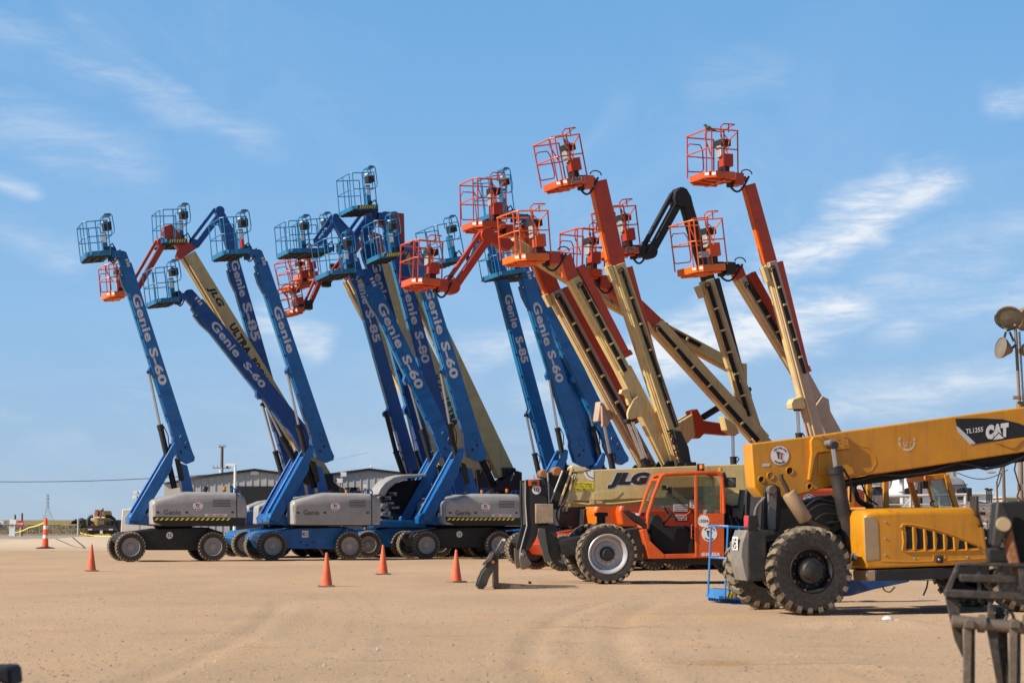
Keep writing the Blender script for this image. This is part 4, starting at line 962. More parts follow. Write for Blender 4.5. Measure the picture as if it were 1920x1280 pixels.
# ------------------------------------------------------------------ orange and cream boom lifts, right group
def cream_lift(spec):
    fr = ground_frame(spec['bx'], spec['D'], YAW + R(spec.get('dyaw', 3)), x0=.6); t = thing('boom_lift', spec['label'], 'boom lift', fr, spec.get('group', 'raised orange and cream boom lifts'))
    chassis(t, spec.get('ch', RORANGE))
    mb = MB(); prism_t(mb, [(250, 984), (252, 958), (290, 950), (300, 935), (400, 930), (410, 905), (430, 905), (440, 935), (465, 950), (466, 984)], -.36, .36, BLACK, ref=-.6); mb.build('turntable', t, bevel=.02)
    for s in (-1, 1):
        mb = MB(); y0, y1 = (-1.18, -.42) if s < 0 else (.42, 1.18)
        prism_t(mb, [(300, 984), (296, 960), (306, 942), (330, 930), (365, 925), (455, 925), (470, 940), (473, 984)], y0, y1, YORANGE if spec.get('amber') else ORANGE, ref=-1.15); h = mb.build('hood', t, bevel=.09, seg=4)
        if s < 0: logo(h, FA, 375, 944, 11, -1.19)
    M_ = spec.get('m', TAN); I_ = spec.get('im', RORANGE); th = .30
    main = None
    for (p, q, a, b, kind) in spec['secs']:
        if kind in ('main', 'inner', 'plain'):
            kk = {'main': .34, 'inner': .24, 'plain': .22}[kind]; p = (p[0] + a * kk * .5, p[1]); q = (q[0] + b * kk * .5, q[1]); a *= 1 - kk; b *= 1 - kk
        if kind == 'track': a *= .85; b *= .85; p = (p[0] + 2, p[1]); q = (q[0] + 2, q[1])
        if kind == 'strip': p = (p[0] + 2.5, p[1]); q = (q[0] + 2.5, q[1]); a += 4.5; b += 4.5
        if kind == 'main':
            mb = MB(); ppoly(mb, fr, quad_px(p, q, a, b), -th / 2, th / 2, M_); main = o = mb.build('boom', t, bevel=.02)
            e = MB(); ppoly(e, fr, quad_px(p, q, a * .12, b * .12, -(a * .56)), -th * .34, th * .40, CREAM, ref=-th / 2)  # yellowish strip, the sunlit left edge painted as colour
            ppoly(e, fr, quad_px(p, q, a * .10, b * .10, -a * .34), -th / 2 - .05, -th / 2 + .02, CREAM, ref=-th / 2); e.build('lit_edge_rail', o, bevel=.006)
        elif kind == 'plain':
            mb = MB(); ppoly(mb, fr, quad_px(p, q, a, b), -th / 2 - .01, th / 2 + .01, M_); mb.build('lower_boom', t, bevel=.03)
        elif kind == 'inner':
            mb = MB(); ppoly(mb, fr, quad_px(p, q, a, b), -th * .40, th * .40, I_, ref=-th / 2); o = mb.build('inner_boom', t, bevel=.02)
            e = MB(); ppoly(e, fr, quad_px(p, q, a * .14, b * .14, -a * .54), -th * .3, th * .3, YORANGE if I_ is not BLACK else BLACK, ref=-th / 2)  # brighter orange strip paints the lit left edge of the inner boom
            for f in (.45, .78):
                s_ = lerp(p, q, f); ppoly(e, fr, quad_px(s_, lerp(p, q, f + .03), a * .95, a * .95), -th * .43, -th * .38, I_, ref=-th / 2)
            e.build('lit_edge_rail', o)
        elif kind == 'strip':                                     # side of the inner boom running past the outer one
            mb = MB(); ppoly(mb, fr, quad_px(p, q, a, b), -th * .40, th * .36, I_, ref=-th / 2)
            ppoly(mb, fr, quad_px(lerp(p, q, .985), lerp(p, q, 1.04), b * 1.5, b * 1.6, -1), -th * .45, th * .3, I_, ref=-th / 2); mb.build('push_bar', t, bevel=.01)
        elif kind == 'track':                                     # cable track lying on the near face
            mb = MB(); ppoly(mb, fr, quad_px(p, q, a, b), -th / 2 - .07, -th / 2 - .01, SCREEN, ref=-th / 2)
            L_ = math.hypot(q[0] - p[0], q[1] - p[1]); n = int(L_ / 3.6)
            if spec.get('chain'):
                for i in range(n):
                    f = i / n; s0, s1 = lerp(p, q, f), lerp(p, q, f + .6 / n); ppoly(mb, fr, quad_px(s0, s1, a * .75, a * .75, a * .5), -th / 2 - .10, -th / 2 - .06, spec['chain'], ref=-th / 2)
            mb.build('cable_track', main or t)
            for i in range(1, 6):
                cl = MB(); f = i / 6; s0, s1 = lerp(p, q, f), lerp(p, q, f + 3.5 / L_); ppoly(cl, fr, quad_px(s0, s1, a * 1.1, a * 1.1, -1), -th / 2 - .11, -th / 2 - .06, CREAM, ref=-th / 2); cl.build('cable_clamp', main or t)
            hose_loop(t, fr, [lerp(p, q, .06), (p[0] + 3, p[1] - 3), (p[0] - 3, p[1] - 5), (p[0] - 6, p[1]), (p[0] - 3, p[1] + 6)], .018, -th / 2 - .08)
        elif kind == 'pad':
            mb = MB(); ppoly(mb, fr, quad_px(p, q, a, b), -th * .55, th * .2, CREAM, ref=-th / 2); mb.build('slide_pad', t, bevel=.01)
    if spec.get('post'): boom_post(t, fr, spec['post'], BLACK)
    for pl in spec.get('polys', []):
        mb = MB(); ppoly(mb, fr, pl[0], pl[1], pl[2], pl[3], ref=-.21); mb.build(pl[4], t, bevel=.02)
    for cy in spec.get('cyls', []): cylinder(t, fr, cy[0], cy[1], cy[2], .05, .10, y=cy[3] if len(cy) > 3 else 0)
    for j in spec.get('jibs', []): jib2(t, fr, j[0], j[1], j[2], .26, j[3])
    bk = spec['bk']; b, C, Lx, Hm = basket(t, fr, bk[0], bk[1], bk[2], 1.45, 'jlg', mats=(bk[4], bk[5]), flags=bk[6] if len(bk) > 6 else ())
    a = C(Lx - .1, 1.45 / 2, .05); h = fr.L(*spec['rot'], 0); mb = MB(); d = h - a
    rm = spec.get('rotm', RORANGE); mb.tube(a, h, .09, rm, 10); mb.box(a + d * .55, (.30, .46, .34), rm); mb.tube(a + d * .3 + Vector((0, 0, -.2)), a + d * .3 + Vector((0, 0, .22)), .11, BLACK, 10); mb.build('rotator', t, bevel=.01)
    hs = MB(); P = []
    for i in range(13):
        f = i / 12; P.append(a + d * (f * 1.05 - .05) + Vector((0, -.2, .05 - math.sin(f * math.pi) * .42)))
    hs.path(P, .032, HOSE); P = [h + Vector((-.05 + .18 * math.cos(x * .5), -.15, .12 + .13 * math.sin(x * .5))) for x in range(7)]; hs.path(P, .018, HOSE); hs.build('hose', t)
    for s, p, q, t0, t1, hh in spec.get('txt', []): text_boom(t, fr, p, q, t0, t1, hh, s, -th / 2 - .115, INK, .05)
    return t, fr
# carries the lone high basket at the upper left of the group
cream_lift(dict(label='boom lift with faded beige boom and orange inner strip, leftmost of the cream booms', D=62, bx=1130, dyaw=2, m=PINK, ch=BLACK,
    post=(1213, 878), secs=[((1036, 545), (1216, 882), 36, 40, 'main'), ((984, 418), (1036, 548), 38, 36, 'inner'), ((1056, 540), (1190, 782), 11, 8, 'strip'), ((1046, 556), (1206, 850), 7, 9, 'track'), ((1024, 552), (1034, 574), 9, 6, 'pad')],
    polys=[([(1128, 800), (1126, 760), (1142, 792), (1136, 800)], -.3, -.15, PINK, 'cylinder_bracket'), ([(1121, 788), (1126, 752), (1132, 756), (1150, 786), (1122, 790)], -.2, .2, PINK, 'cylinder_bracket')],
    cyls=[((1131, 790), (1143, 850), (1150, 885))], rot=(972, 436), bk=((891, 424), (951, 426), 85, 2.0, ORANGE, RORANGE)))
cream_lift(dict(label='boom lift with stepped tan boom, its orange basket in front of a blue boom head', D=57, bx=1170, amber=True, m=TAN,
    post=(1260, 872), secs=[((1072, 520), (1170, 700), 30, 34, 'main'), ((1060, 478), (1074, 524), 26, 28, 'inner'), ((1088, 498), (1172, 662), 11, 11, 'strip'), ((1088, 535), (1170, 696), 7, 7, 'track'), ((1168, 690), (1264, 880), 34, 38, 'plain')],
    polys=[([(1174, 776), (1176, 768), (1186, 748), (1194, 742), (1206, 752), (1206, 768), (1202, 780), (1176, 788)], -.3, -.2, TAN, 'pivot_plate'), ([(1162, 738), (1164, 730), (1176, 728), (1186, 758), (1178, 760), (1172, 740)], -.28, -.1, CREAM, 'hose_bracket')],
    cyls=[((1184, 786), (1212, 862), (1222, 890)), ((1176, 790), (1205, 860), (1215, 888), -.3)], rot=(1056, 480), bk=((972, 488), (1035, 486), 85, 2.0, YORANGE, ORANGE)))
cream_lift(dict(label='orange and tan boom lift whose high basket reads JLG, left of the black jib', D=57, bx=1215, m=TAN, chain=mat('chain_plastic', (.16, .12, .08), .7, dust=.3),
    post=(1278, 874), secs=[((1154, 495), (1280, 880), 38, 42, 'main'), ((1121, 338), (1156, 498), 36, 38, 'inner'), ((1178, 500), (1238, 722), 9, 7, 'strip'), ((1164, 508), (1266, 800), 5, 9, 'track'), ((1142, 498), (1152, 526), 11, 7, 'pad')],
    polys=[([(1268, 836), (1262, 806), (1276, 808), (1290, 838), (1296, 872), (1278, 872)], -.26, .2, BLACK, 'rear_guard')],
    txt=[('LIFT', (1154, 495), (1280, 880), .90, .965, 12), ('JLG', (1154, 495), (1280, 880), .80, .88, 12)],
    rot=(1116, 338), rotm=ORANGE, bk=((1051, 349), (1104, 341), 83, 1.9, ORANGE, RORANGE, ('word',))))
cream_lift(dict(label='boom lift with long low tan boom crossing the others and an orange jib', D=61, bx=1280, m=TAN,
    post=(1262, 868), secs=[((1100, 540), (1386, 694), 30, 34, 'main'), ((948, 448), (1104, 542), 30, 30, 'inner')][:1] + [((958, 452), (1102, 541), 26, 30, 'plain'), ((1150, 563), (1310, 648), 7, 7, 'track')],
    polys=[([(1382, 684), (1386, 680), (1400, 681), (1401, 732), (1388, 722), (1384, 704)], -.24, .24, TAN, 'boom_end'),
           ([(1296, 770), (1308, 766), (1320, 788), (1360, 794), (1370, 796), (1370, 816), (1322, 812), (1312, 822), (1300, 818)], -.2, .2, RORANGE, 'elbow'),
           ([(1264, 796), (1298, 776), (1303, 816), (1286, 834), (1276, 876), (1250, 876), (1262, 826)], -.24, .24, TAN, 'lower_arm'),
           ([(904, 428), (948, 440), (968, 456), (955, 470), (938, 462), (915, 450)], -.18, .18, RORANGE, 'knuckle')],
    jibs=[((912, 442), (846, 538), 25, RORANGE)], cyls=[((1402, 730), (1360, 756), (1318, 782))],
    rot=(842, 534), bk=((777, 531), (829, 535), 78, 1.9, ORANGE, RORANGE)))
cream_lift(dict(label='boom lift with long slanting tan boom and black cable track ending behind the yellow machine', D=60, bx=1360, m=TAN, dyaw=5,
    post=(1474, 874), secs=[((1416, 814), (1478, 884), 34, 34, 'plain'), ((1226, 606), (1426, 826), 40, 42, 'main'), ((1182, 562), (1230, 610), 34, 38, 'inner'), ((1244, 608), (1416, 800), 9, 7, 'strip'), ((1232, 616), (1418, 826), 8, 9, 'track'), ((1212, 604), (1224, 622), 8, 6, 'pad')],
    polys=[([(1140, 530), (1150, 536), (1186, 560), (1196, 576), (1180, 580), (1150, 552), (1138, 540)], -.16, .16, RORANGE, 'jib'),
           ([(1356, 780), (1378, 796), (1386, 812), (1376, 816), (1362, 806)], -.24, .1, TAN, 'cylinder_bracket')],
    cyls=[((1374, 812), (1375, 856), (1376, 880))], rot=(1148, 536), bk=((1085, 513), (1134, 517), 78, 1.9, ORANGE, RORANGE)))
cream_lift(dict(label='boom lift with black inner boom and black folded jib above a tan boom', D=60, bx=1345, m=TAN, im=BLACK, ch=BLACK, chain=mat('pale_chain_plastic', (.45, .36, .2), .7, dust=.3),
    post=(1432, 870), secs=[((1324, 524), (1436, 882), 30, 35, 'main'), ((1285, 372), (1330, 526), 24, 26, 'inner'), ((1341, 522), (1398, 736), 9, 7, 'strip'), ((1327, 536), (1402, 780), 10, 10, 'track'), ((1310, 536), (1318, 558), 9, 6, 'pad')],
    polys=[([(1264, 372), (1266, 360), (1276, 351), (1288, 354), (1296, 368), (1300, 384), (1280, 388), (1268, 384)], -.22, .22, BLACK, 'knuckle')],
    jibs=[((1274, 366), (1216, 472), 25, BLACK)], rot=(1212, 468), rotm=BLACK, bk=((1154, 477), (1203, 473), 80, 1.9, ORANGE, RORANGE, ('word',))))
cream_lift(dict(label='boom lift with faded beige boom, its basket in front of the black boom', D=58, bx=1500, m=PINK,
    post=(1592, 874), secs=[((1386, 520), (1504, 712), 24, 28, 'main'), ((1382, 500), (1390, 524), 24, 26, 'inner'), ((1408, 512), (1508, 692), 12, 9, 'strip'), ((1401, 534), (1506, 706), 7, 7, 'track'), ((1500, 700), (1596, 880), 34, 40, 'plain')],
    polys=[([(1521, 778), (1526, 762), (1540, 742), (1552, 748), (1556, 776), (1530, 792)], -.28, -.2, PINK, 'pivot_plate')],
    cyls=[((1524, 786), (1536, 840), (1542, 880))], rot=(1386, 500), rotm=BLACK, bk=((1306, 510), (1366, 505), 86, 2.0, YORANGE, ORANGE, ('mesh',))))
BIRD_LIFT = cream_lift(dict(label='orange boom lift with the uppermost basket of all, a bird perched on its rail', D=57, bx=1480, m=PINK,
    post=(1541, 872), secs=[((1443, 490), (1545, 882), 28, 38, 'main'), ((1405, 345), (1444, 492), 26, 30, 'inner'), ((1460, 490), (1510, 690), 9, 7, 'strip'), ((1448, 504), (1506, 700), 6, 6, 'track'), ((1434, 500), (1442, 528), 9, 6, 'pad')],
    polys=[([(1484, 756), (1488, 748), (1506, 742), (1512, 760), (1508, 766), (1486, 766)], -.2, .1, CREAM, 'cylinder_bracket')],
    cyls=[((1495, 766), (1498, 812), (1500, 860))], rot=(1398, 336), bk=((1329, 331), (1385, 335), 81, 1.9, ORANGE, RORANGE)))
def bird(fr):
    c = fr.L(1328, 246, -.95); t = MB(); B1 = mat('brown_feathers', (.13, .09, .065), .9, var=.3)
    t.ball(c + Vector((0, 0, .09)), .075, B1, 12, (1.35, .8, .85)); t.ball(c + Vector((-.09, 0, .16)), .042, B1, 10)
    t.lathe([(.014, 0), (.001, .04)], c + Vector((-.125, 0, .16)), (-1, 0, -.1), BLACK, 6)
    t.prism([(c.x + .06, c.z + .10), (c.x + .26, c.z + .03), (c.x + .26, c.z + .015), (c.x + .05, c.z + .05)], c.y - .025, c.y + .025, B1)
    for y in (-.02, .02): t.tube(c + Vector((-.01, y, .04)), c + Vector((-.01, y, -.01)), .006, BLACK, 5)
    o = t.build('bird'); tag(o, 'small brown bird perched on the top rail of the uppermost orange basket', 'bird', loc=fr.o, rz=fr.yaw)
bird(BIRD_LIFT[1])

# ------------------------------------------------------------------ tan telehandler with orange cab
def Z(ox, oy, s): return lambda x, y: (ox + x / s, oy + y / s)
Z6, Z7, Z8, ZF = Z(880, 840, 4.572), Z(1160, 840, 4.571), Z(1360, 740, 2.909), Z(1740, 900, 3.367)
def part(t, fr, name, pts, y0, y1, m, ref=None, bevel=.012, seg=2, zf=None):
    mb = MB(); ppoly(mb, fr, [zf(*p) for p in pts] if zf else pts, y0, y1, m, ref); return mb.build(name, t, bevel=bevel, seg=seg)
def pipe(t, fr, name, pts, y, r, m, n=8, zf=None, closed=False):
    mb = MB(); mb.path([fr.L(*(zf(*p[:2]) if zf else p[:2]), p[2] if len(p) > 2 else y) for p in pts], r, m, n, closed); return mb.build(name, t)
def jlg_tele():
    fr = ground_frame(1140, 43.6, R(7), 0, -1.15)
    t = thing('telehandler', 'tan telehandler with an orange cab, parked in front of the lifts', 'telehandler', fr)
    for x in (0, 3.45):
        for y, f in ((-.93, False), (.93, True)): wheel(t, (x, y, .66), .66, 'tele', f)
    # frame
    f1 = part(t, fr, 'frame', [(1050, 1012), (1092, 1004), (1120, 1000), (1190, 990), (1215, 985), (1440, 985), (1450, 1005), (1440, 1052), (1190, 1052), (1130, 1040), (1056, 1040), (1042, 1000)], -.42, .42, DIRTYB, ref=-.5, bevel=.02)
    mb = MB()
    for x in (0, 3.45): mb.tube((x, -.8, .66), (x, .8, .66), .13, DIRTYB, 12); mb.box((x, 0, .66), (.4, .5, .4), DIRTYB)
    mb.build('axle', t)
    part(t, fr, 'belly_plate', [(1222, 1046), (1440, 1046), (1440, 1056), (1300, 1058), (1240, 1056)], -.95, .3, BLACK, ref=-.95)
    # boom
    b = part(t, fr, 'boom', [(1107, 880.5), (1240, 875.2), (1392, 869.5), (1520, 862), (1520, 918), (1392, 929), (1217, 934.5), (1064, 939), (1068, 925), (1082, 884)], -.10, .38, TAN, bevel=.02)
    part(b, fr, 'boom_skirt', [(1064, 939.4), (1217, 934.8), (1392, 929.4), (1392, 944), (1217, 947), (1066, 950)], -.02, .30, TAN, ref=-.1, bevel=.01)
    part(b, fr, 'boom_nose', [(1070, 876), (1074, 872), (1090, 874.5), (1107, 880), (1082, 884), (1076, 884)], -.12, .40, CREAM, ref=-.12, bevel=.01)
    mb = MB()
    for yy in (-.13, .36):
        ppoly(mb, fr, quad_px((1073, 877), (1048, 948), 4, 3.5), yy, yy + .05, CREAM, ref=-.12); ppoly(mb, fr, quad_px((1074, 890), (1062, 958), 3.2, 3), yy, yy + .05, CREAM, ref=-.12)
    mb.build('nose_link', b, bevel=.006)
    text_flat(b, fr, 1139, 885.5, 1219, 915.5, 'JLG', -.106, INK, .075, .32, slope=-1.2, outline=(LETTER, .022))
    mb = MB(); A_ = [fr.L(x, y, -.106) for x, y in ((1076, 919.5), (1113, 919.5), (1113, 903.5), (1076, 903.5))]; mb.add(A_, [[0, 1, 2, 3]], YEL)
    for k, s in enumerate(('DO NOT Use Boom', 'To Push or Pull,', 'DAMAGE WILL OCCUR')): text_flat(None, fr, 1079 if k != 2 else 1077.5, 904.6 + k * 5, 1110 if k != 2 else 1111.5, 908.6 + k * 5, s, -.112, INK, .02, mb=mb)
    flat_mesh(mb, 'warning_sticker', b)
    mb = MB(); c = fr.L(1113, 881.5, -.106); r = .23
    mb.add([c] + [c + Vector((r * math.cos(a), 0, r * math.sin(a))) for a in [R(-175 + i * 85 / 10) + R(0) for i in range(11)]], [list(range(12))], WHITE)
    for i in range(8): a = R(-170 + i * 10.5); p = c + Vector((.17 * math.cos(a), -.004, .17 * math.sin(a))); mb.add([p + Vector((x * .012, 0, z * .012)) for x, z in ((-1, -1), (1, -1), (1, 1), (-1, 1))], [[0, 1, 2, 3]], INK)
    flat_mesh(mb, 'angle_dial', b)
    pipe(b, fr, 'hose', [(1066, 941, -.13), (1100, 945, -.13), (1150, 944, -.13), (1190, 940, -.13), (1217, 937, -.13)], 0, .022, TAN)
    mb = MB(); a = fr.L(1110, 941, -.14); mb.box(a, (.10, .06, .09), TAN); mb.box(a + Vector((.16, 0, 0)), (.14, .06, .05), TAN); mb.build('hose_clamp', b)
    part(b, fr, 'boom_pad', [(1112, 925), (1120, 921), (1162, 919), (1168, 922), (1158, 932), (1148, 936), (1112, 937)], -.112, -.10, TAN, ref=-.11, bevel=.004)
    # head and carriage
    h = part(t, fr, 'attachment_head', [(1022, 886), (1070, 880), (1069, 905), (1058, 940), (1044, 955), (1024, 950)], .0, .3, BLACK, ref=-.1)
    pl = MB()
    for yy in (-.32, .55): ppoly(pl, fr, [(985, 899), (1022, 897.5), (1026, 940), (1030, 985), (1012, 986), (1004, 1012), (994, 1028), (984, 1036), (976, 1030), (987, 986), (984.5, 940)], yy, yy + .07, BLACK, ref=-.32)
    ppoly(pl, fr, [(988, 903), (1000, 903), (1000, 980), (990, 984)], -.25, .55, DIRTYB, ref=-.32)
    cg = pl.build('carriage', t, bevel=.01)
    e = MB(); e.path([fr.L(x, y, -.33) for x, y in ((985, 900), (985, 940), (988, 985), (976, 1030), (975, 1046))], .016, STEEL); e.build('edge_bar', cg)
    for yy in (-.34, .55):
        hk = MB(); ppoly(hk, fr, [(974, 1028), (984, 1030), (990, 1044), (997, 1056), (988, 1066), (978, 1067), (975, 1052)], yy, yy + .09, WORN, ref=-.34); a = fr.L(980, 1039, yy - .01); hk.tube(a, a + Vector((0, .11, 0)), .04, STEEL, 12); hk.build('hook', cg, bevel=.008)
    for px, py, r in ((1020.5, 888, .10), (1046, 883.5, .11)):
        mb = MB(); a = fr.L(px, py, -.2); mb.lathe([(r * .8, 0), (r, .03), (r, .5), (r * .8, .55)], a, (0, 1, 0), RUST, 18); mb.build('roller', h)
    mb = MB(); mb.tube(fr.L(1027, 886, -.26), fr.L(1029, 943, -.26), .022, STEEL); mb.build('tilt_rod', h)
    mb = MB(); mb.tube(fr.L(1055, 882, -.26), fr.L(1032, 941, -.26), .02, STEEL); mb.build('tilt_rod', h)
    part(cg, fr, 'counter_box', [(1004.5, 944), (1037.5, 944), (1038, 980), (1005, 981)], -.45, .1, mat('sun_bleached_rust', (.36, .25, .16), .7, var=.4, dust=.5, vscale=5), bevel=.012)
    part(cg, fr, 'arm', [(1013, 984), (1041, 982), (1053, 1050), (1034, 1051)], -.38, -.12, DIRTYB, bevel=.01)
    part(cg, fr, 'arm', [(1010, 990), (1022, 990), (1031, 1050), (1023, 1054), (1008, 1004)], -.50, -.40, mat('grey_steel_arm', (.12, .11, .10), .4, metal=.5, dust=.2), bevel=.008)
    mb = MB(); a = fr.L(1001, 905, -.36); mb.box(a, (.23, .1, .13), ORANGE); mb.tube(a + Vector((.03, 0, .05)), a + Vector((.0, 0, .17)), .012, ORANGE, 6); mb.box(a + Vector((0, -.055, 0)), (.12, .01, .08), DIRTYB); mb.build('remote_box', cg, bevel=.012)
    number_disc(cg, fr, 1006, 917.5, 8.6, -.33, '10')
    hose_loop(h, fr, [(1050, 947), (1044, 960), (1046, 975), (1056, 985), (1060, 975)], .02, -.15); hose_loop(h, fr, [(1058, 945), (1052, 955), (1058, 962), (1070, 958), (1074, 952)], .014, -.15)
    # stabiliser cylinder behind the front wheel
    mb = MB(); mb.tube(fr.L(1127, 990, .2), fr.L(1127, 960, .2), .10, BLACK, 12); mb.box(fr.L(1127, 964, .2), (.28, .2, .08), BLACK); mb.build('sway_cylinder', t, bevel=.01)
    # cab
    N0, F0 = -1.16, -.24
    cb = MB()
    ring = [(1213, 990), (1215, 963), (1225, 930), (1237, 899), (1241, 892), (1249, 888.5), (1295, 886.5), (1340, 885), (1349, 887.5), (1354, 895), (1356, 925), (1357, 962)]
    for yy in (N0, F0): cb.path([fr.L(x, y, N0) + Vector((0, yy - N0, 0)) for x, y in ring], .042, ORANGE, 8)
    for x, y in ((1213, 988), (1237, 899), (1349, 888), (1357, 960)): a = fr.L(x, y, N0); cb.tube(a, a + Vector((0, F0 - N0, 0)), .036, ORANGE, 8)
    ppoly(cb, fr, [(1249, 887), (1342, 883.5), (1350, 887), (1246, 890.5)], N0 + .05, F0 - .05, ORANGE, ref=N0)
    cab = cb.build('cab', t)
    part(cab, fr, 'sill', [(1217, 1039), (1358, 1036), (1358, 1045), (1217, 1047)], N0, F0, ORANGE, bevel=.01)
    part(cab, fr, 'fender', [(1202.5, 993), (1213, 990.5), (1218, 1012), (1228, 1022), (1246, 1038.5), (1246, 1046.6), (1217, 1047)], N0 - .01, N0 + .30, ORANGE, bevel=.012)
    dr = MB(); ppoly(dr, fr, [(1306.2, 963), (1358, 961.5), (1358, 1044.5), (1306.6, 1045)], N0 - .02, N0 + .05, ORANGE); ppoly(dr, fr, [(1302, 888), (1307.5, 888), (1308, 1044), (1303.5, 1044)], N0 - .03, N0 + .04, ORANGE, ref=N0)
    ppoly(dr, fr, [(1350.5, 890), (1357, 905), (1358, 961.5), (1350.5, 961.7)], N0 - .015, N0 + .04, ORANGE, ref=N0); door = dr.build('door', cab, bevel=.01)
    wd = MB(); ppoly(wd, fr, [(1308, 891), (1332, 891), (1343, 896), (1350, 908), (1350.5, 961), (1308, 962)], N0 + .01, N0 + .02, CGLASS, ref=N0); wd.build('window', cab)
    ws = MB(); a0, a1 = fr.L(1215, 960, N0), fr.L(1238, 897, N0); ws.add([a0 + Vector((0, .05, 0)), a1 + Vector((0, .05, 0)), a1 + Vector((0, .87, 0)), a0 + Vector((0, .87, 0))], [[0, 1, 2, 3]], CGLASS); ws.build('windscreen', cab)
    fw = MB(); ppoly(fw, fr, [(1230, 940), (1238, 902), (1247, 893), (1300, 891), (1350, 892), (1353, 955), (1228, 955)], F0, F0 + .01, CGLASS, ref=N0); fw.build('window', cab)
    part(cab, fr, 'side_panel', [(1217, 962), (1225, 957), (1352, 955), (1352, 1038), (1225, 1038)], F0 - .02, F0 + .02, RORANGE, ref=N0)
    part(cab, fr, 'rear_panel', [(1345, 955), (1354, 955), (1354, 1040), (1345, 1040)], N0 + .04, F0, RORANGE, ref=N0)
    st = MB()
    for x0, y0, x1, y1 in ((1262, 945, 1289, 958), (1266, 964, 1288, 975), (1293, 937, 1301, 951)):
        st.add([fr.L(x0, y1, F0 - .03), fr.L(x1, y1, F0 - .03), fr.L(x1, y0, F0 - .03), fr.L(x0, y0, F0 - .03)], [[0, 1, 2, 3]], WHITE)
        for k in range(3):
            yy = y0 + (y1 - y0) * (k + .6) / 3.4; st.add([fr.L(x0 + 2, yy + .8, F0 - .034), fr.L(x1 - 2, yy + .8, F0 - .034), fr.L(x1 - 2, yy - .4, F0 - .034), fr.L(x0 + 2, yy - .4, F0 - .034)], [[0, 1, 2, 3]], GINK if k else RED)
    flat_mesh(st, 'notice', cab)
    pipe(cab, fr, 'brace', [(1278, 974, -.35), (1302, 951, -.4), (1336, 920, -.45)], 0, .018, ORANGE)
    se = MB(); se.box(fr.L(1318, 1005, -.7), (.5, .5, .12), DIRTYB); se.box(fr.L(1334, 985, -.7) , (.12, .5, .55), DIRTYB); se.build('seat', cab, bevel=.03)
    hr = MB(); hr.box(fr.L(1327, 960, -.7), (.16, .3, .14), GREY); hr.build('headrest', cab, bevel=.04)
    part(cab, fr, 'dashboard', [(1219, 980), (1224, 966), (1233, 964), (1240, 970), (1246, 988), (1282, 990), (1300, 1000), (1303, 1038), (1247, 1038), (1222, 1014)], -.95, F0 - .05, SCREEN, ref=-.95, bevel=.02)
    sw = MB(); c = fr.L(1258, 963, -.72); ax = Vector((.75, 0, .66)); q = ax.to_track_quat('Z', 'Y'); ringp = [c + q @ Vector((.2 * math.cos(a * .45), .2 * math.sin(a * .45), 0)) for a in range(14)]
    sw.path(ringp, .018, BLACK, 6, True); sw.tube(ringp[0], ringp[7], .013, BLACK, 6); sw.tube(c, c - ax * .35 + Vector((.0, 0, -.1)), .03, BLACK, 8); sw.build('steering_wheel', cab)
    fn = MB(); a = fr.L(1256, 919, -.75); fn.box(a, (.07, .12, .16), BLACK); fn.tube(a, a + Vector((-.12, 0, .05)), .02, BLACK); fn.box(a + Vector((-.13, 0, .06)), (.08, .1, .1), BLACK); fn.build('fan', cab)
    be = MB(); a = fr.L(1315, 880, -.8); be.box(a + Vector((0, .06, .04)), (.16, .04, .18), BLACK); be.tube(a + Vector((0, -.05, -.03)), a + Vector((0, -.05, .02)), .06, BLACK); be.tube(a + Vector((0, -.05, .02)), a + Vector((0, -.05, .11)), .05, AMB, 12); be.build('beacon', cab)
    be = MB(); a = fr.L(1351, 884, -.35); be.tube(a, a + Vector((0, 0, .09)), .045, AMB, 12); be.build('beacon', cab)
    lt = MB(); a = fr.L(1368, 904, -1.0); lt.box(a, (.26, .14, .22), BLACK); lt.lathe([(.09, 0), (.09, -.03), (.06, -.04), (.001, -.04)], a + Vector((.02, -.07, 0)), (0, 1, 0), GINK, 18); lt.tube(a + Vector((-.1, .0, .1)), a + Vector((-.14, 0, .22)), .04, BLACK); lt.build('work_lamp', cab, bevel=.01)
    mr_ = MB(); ppoly(mr_, fr, [(1171, 957), (1176, 955), (1200, 970), (1213, 982), (1213, 992), (1206, 986), (1188, 974)], -1.2, -.9, BLACK); ppoly(mr_, fr, [(1187, 960), (1192, 959), (1212, 971), (1210, 976), (1196, 970)], -1.18, -1.0, RED, ref=-1.2); ppoly(mr_, fr, [(1191, 961.5), (1198, 962), (1200, 966), (1194, 966)], -1.22, -1.18, WHITE, ref=-1.2); mr_.build('step_fender', cab, bevel=.008)
    number_disc(door, fr, 1319, 976, 11, N0 - .022, '13004'); logo(door, fr, 1330, 999.8, 15.3, N0 - .022)
    text_flat(door, fr, 1315, 1035, 1350, 1041.8, 'G10-55A', N0 - .03, WHITE, .05, .1)
    hd = MB(); hd.path([fr.L(x, y, N0 - .06) for x, y in ((1299, 983), (1296.5, 984), (1296.5, 1008), (1300, 1009))], .012, ORANGE); hd.build('handle', door)
    # rear of the machine, mostly behind the cab
    part(t, fr, 'rear_cowl', [(1360, 925), (1392, 921), (1400, 940), (1400, 960), (1362, 944)], -.3, .3, TAN, bevel=.02)
    part(t, fr, 'engine_housing', [(1361, 950), (1395, 945), (1460, 950), (1460, 1020), (1361, 1030)], -.6, .9, SCREEN, ref=-.6)
    mb = MB(); mb.tube(fr.L(1386, 972, -.8), fr.L(1392, 918, -.8), .07, mat('dark_green_cylinder', (.03, .05, .045), .4), 12); mb.build('tilt_cylinder', t)
